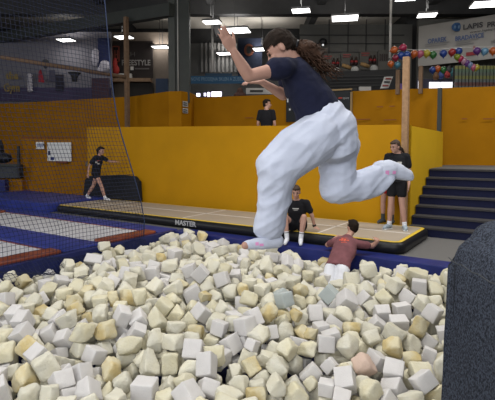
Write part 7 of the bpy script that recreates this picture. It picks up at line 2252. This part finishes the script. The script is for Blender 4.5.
def foam_mesh(bm, d, k, rng, M):
    """one block: a crisp cut block or a worn, chipped and rounded one"""
    crisp = k in (0, 4)
    N = [-1, -.90, -.45, 0, .45, .90, 1] if crisp else [-1, -.88, -.66, -.36, 0, .36, .66, .88, 1]
    rad = rng.uniform(.07, .13) if crisp else rng.uniform(.12, .40)
    chips = []
    if not crisp:
        for _ in range(rng.choice((3, 4, 5, 6))):
            v = V((rng.choice((-1, 1)) * rng.uniform(.2, 1), rng.choice((-1, 1)) * rng.uniform(.2, 1), rng.choice((-1, 1)) * rng.uniform(.2, 1))).normalized(); chips.append((v, rng.uniform(.88, 1.16)))
    elif rng.random() < .3:
        v = V((rng.choice((-1, 1)), rng.choice((-1, 1)), rng.choice((-1, 1)) * rng.uniform(.2, 1))).normalized(); chips.append((v, 1.32))
    sd = V((rng.uniform(0, 50), rng.uniform(0, 50), rng.uniform(0, 50)))
    skew = [rng.uniform(-.07, .07) for _ in range(4)]
    vv = {}
    def vert(i, j, l):
        key = (i, j, l)
        if key in vv: return vv[key]
        p = V((N[i], N[j], N[l])); q = V([max(-(1 - rad), min(1 - rad, c)) for c in p]); e = p - q
        if e.length > 0: p = q + e.normalized() * rad
        for nrm, dist in chips:
            h = p.dot(nrm) - dist
            if h > 0: p = p - nrm * h
        if not crisp:
            a = noise.noise(p * 1.1 + sd) * .11 + noise.noise(p * 2.9 + sd) * .075 + noise.noise(p * 6 + sd) * .03
            p = p * (1.02 + a)
        else:
            p = p * (1.0 + noise.noise(p * 1.2 + sd) * .035)
        p = V((p.x * (1 + skew[0] * p.z), p.y * (1 + skew[1] * p.x), p.z * (1 + skew[2] * p.y)))
        vv[key] = bm.verts.new(M @ V((p.x * d[0] / 2, p.y * d[1] / 2, p.z * d[2] / 2)))
        return vv[key]
    n = len(N) - 1
    for a in range(n):
        for b in range(n):
            for c, flip in ((0, True), (n, False)):
                for ax in range(3):
                    def g(x, y):
                        t_ = [0, 0, 0]; t_[ax] = c; t_[(ax + 1) % 3] = x; t_[(ax + 2) % 3] = y; return vert(*t_)
                    fv = [g(a, b), g(a + 1, b), g(a + 1, b + 1), g(a, b + 1)]
                    if flip: fv.reverse()
                    bm.faces.new(fv)
rng = random.Random(77)
ROW = []
for s in FOAM:
    ROW.append((s[0], [v * .955 / 1000 for v in s[1:4]], V([v / 1000 for v in s[4:7]]), Quaternion([v / 500 for v in s[7:11]]).normalized()))
def pix(p):
    z = p.z - CZ; dd = p.y * cos(TILT) - z * sin(TILT); v = p.y * sin(TILT) + z * cos(TILT); return 247.5 + F * p.x / dd, CY - F * v / dd
LAND = [((262, 262), 'below the jumping person foot'), ((338, 285), 'around the person in the maroon T-shirt'), ((70, 275), 'beside the net at the pit corner'), ((20, 310), 'along the net at the picture edge'),
        ((40, 365), 'in the near net-side corner'), ((120, 370), 'near the camera, net side'), ((210, 370), 'near the camera, mid pit'), ((300, 365), 'near the camera right of mid pit'),
        ((395, 370), 'beside the carpeted block foot'), ((420, 310), 'beside the top of the carpeted block'), ((420, 275), 'behind the carpeted block'), ((385, 268), 'between maroon T-shirt and stairs'),
        ((190, 245), 'below the MASTER lettering of the track'), ((130, 255), 'along the orange trampoline end pad'), ((120, 300), 'a little inside the net'), ((210, 290), 'left of the jumping foot'),
        ((300, 315), 'in the pit below the maroon T-shirt'), ((365, 320), 'between mid pit and carpeted block'), ((180, 325), 'in the pit middle')]
used = {}
stuff_bm = [bmesh.new() for _ in FKIND]
NI = 300
for i, (k, d, l, q) in enumerate(ROW):
    if i < NI:
        bm = bmesh.new(); foam_mesh(bm, d, k, rng, Matrix())
        o = fin('foam_block', bm, FMAT[k], None, True); o.location = l; o.rotation_mode = 'QUATERNION'; o.rotation_quaternion = q
        P_ = pix(l); land = min(LAND, key=lambda a: (a[0][0] - P_[0]) ** 2 + ((a[0][1] - P_[1]) * 1.4) ** 2)[1]
        mx = max(d); mn = min(d)
        shape = 'long ' if mx > 1.3 * sorted(d)[1] else 'small ' if mx < .165 else 'flat ' if mn < .135 else ''
        look = {0: 'crisp white foam cube', 1: 'worn cream foam lump', 2: 'worn pale yellow foam lump', 3: 'deep tan yellow foam lump', 4: 'smooth grey-blue foam cube', 5: 'pink foam lump'}[k]
        up = max(abs((q.to_matrix() @ V(a)).z) for a in ((1, 0, 0), (0, 1, 0), (0, 0, 1)))
        pose = ' lying flat' if up > .93 else ' tipped on edge' if up < .74 else ' tilted'
        tag(o, shape + look + pose + ' ' + land, 'foam block', 'foam blocks in the pit')
    else:
        foam_mesh(stuff_bm[k], d, k, rng, Matrix.Translation(l) @ q.to_matrix().to_4x4())
# the rest of the pit: one heap
def seen_zone(x, y): return y > 2.55 and x > -.56 * y - .62 and (V((x, y, 0)) - O).dot(GU) < 1.45
rng2 = random.Random(9)
for iu in range(0, 29):
    for jn in range(0, 33):
        for lay in (0, 1):
            u_ = PU0 + .24 + iu * .21 + rng2.uniform(-.03, .03); n_ = PN0 + .24 + jn * .21 + rng2.uniform(-.03, .03); p = G(u_, n_)
            if seen_zone(p.x, p.y) or u_ > PU1 - .2 or n_ > PN1 - .2: continue
            k_ = max(0, min(1, (6.6 - p.y) / 3.3)); z = -.17 - .008 * u_ - .30 * k_ * k_ * (3 - 2 * k_) - lay * .19 + rng2.uniform(-.05, .05)
            k = rng2.choice((0, 1, 1, 2)); d = [rng2.uniform(.17, .225) for _ in range(3)]
            qq = Quaternion(V((rng2.gauss(0, 1), rng2.gauss(0, 1), rng2.gauss(0, 1))).normalized(), rng2.uniform(0, 6))
            foam_mesh(stuff_bm[k], d, k, rng, Matrix.Translation((p.x, p.y, z)) @ qq.to_matrix().to_4x4())
for px, py in ((432, 330), (429, 322), (438, 318), (180, 330), (436, 345)):
    c_ = pz(px, py, -.42)
    foam_mesh(stuff_bm[1], (.19, .18, .2), 1, rng, Matrix.Translation(c_) @ Matrix.Rotation(px * .7, 4, V((.3, .5, .8)).normalized()))
me = bpy.data.meshes.new('foam_heap'); big = bmesh.new()
for k, b_ in enumerate(stuff_bm):
    n0 = len(big.faces); tmp = bpy.data.meshes.new('tmp'); b_.to_mesh(tmp); b_.free(); big.from_mesh(tmp); bpy.data.meshes.remove(tmp); big.faces.ensure_lookup_table()
    for fi in range(n0, len(big.faces)): big.faces[fi].material_index = k; big.faces[fi].smooth = True
bmesh.ops.recalc_face_normals(big, faces=list(big.faces)); big.to_mesh(me); big.free()
ho = link('foam_heap', me)
for m_ in FMAT: me.materials.append(m_)
tag(ho, 'remaining small foam blocks filling the gaps of the foam pit', 'foam blocks', None, 'stuff')

# ================================================================== light
def area(name, loc, target, sx, sy, e, col=(1, 1, 1)):
    ld = bpy.data.lights.new(name, 'AREA'); ld.shape = 'RECTANGLE'; ld.size = sx; ld.size_y = sy; ld.energy = e; ld.color = col
    o = bpy.data.objects.new(name, ld); COL.objects.link(o); o.location = loc
    o.rotation_euler = (V(target) - V(loc)).to_track_quat('-Z', 'Y').to_euler(); return o
area('daylight_area', (-3.5, YN + .25, 4.2), (-1.2, 7, 0), 14, 4, 850, (.96, .98, 1.0))
area('daylight_area', (XL + .4, 6.5, 4.4), (2, 7.5, .5), 12, 4, 500, (.97, .98, 1.0))  # unseen side light, added at the left wall, which has no window
for i, (x, y) in enumerate(((-3.2, 2.5), (1.4, 3.2), (-2.0, 7.0), (2.4, 7.8), (7.0, 7.6))):
    area('overhead_fill', (x, y, 7.3), (x, y, 0), 1.6, 1.6, 150 if x < 5 else 330, (1, .985, .95))  # unseen lights without fixtures, added over the pit and towards the stair side wall
for px, py, lab in LAMPS:
    c = pz(px, py, 6.45); area('lamp_light', c - UP * .05, c - UP * 3, .8, .7, 9, (1, .97, .92)); area('ceiling_fill', c + UP * .2, c + UP * 3, .7, .7, 22, (1, .97, .92))  # the upward light over each lamp is added to brighten the ceiling
w_ = bpy.data.worlds.new('world'); SC.world = w_; w_.use_nodes = True
w_.node_tree.nodes['Background'].inputs[0].default_value = (.75, .85, 1, 1); w_.node_tree.nodes['Background'].inputs[1].default_value = .35
settle()
SC.view_settings.view_transform = 'Standard'; SC.view_settings.look = 'None'; SC.view_settings.exposure = 0; SC.view_settings.gamma = 1; SC.view_settings.use_curve_mapping = False
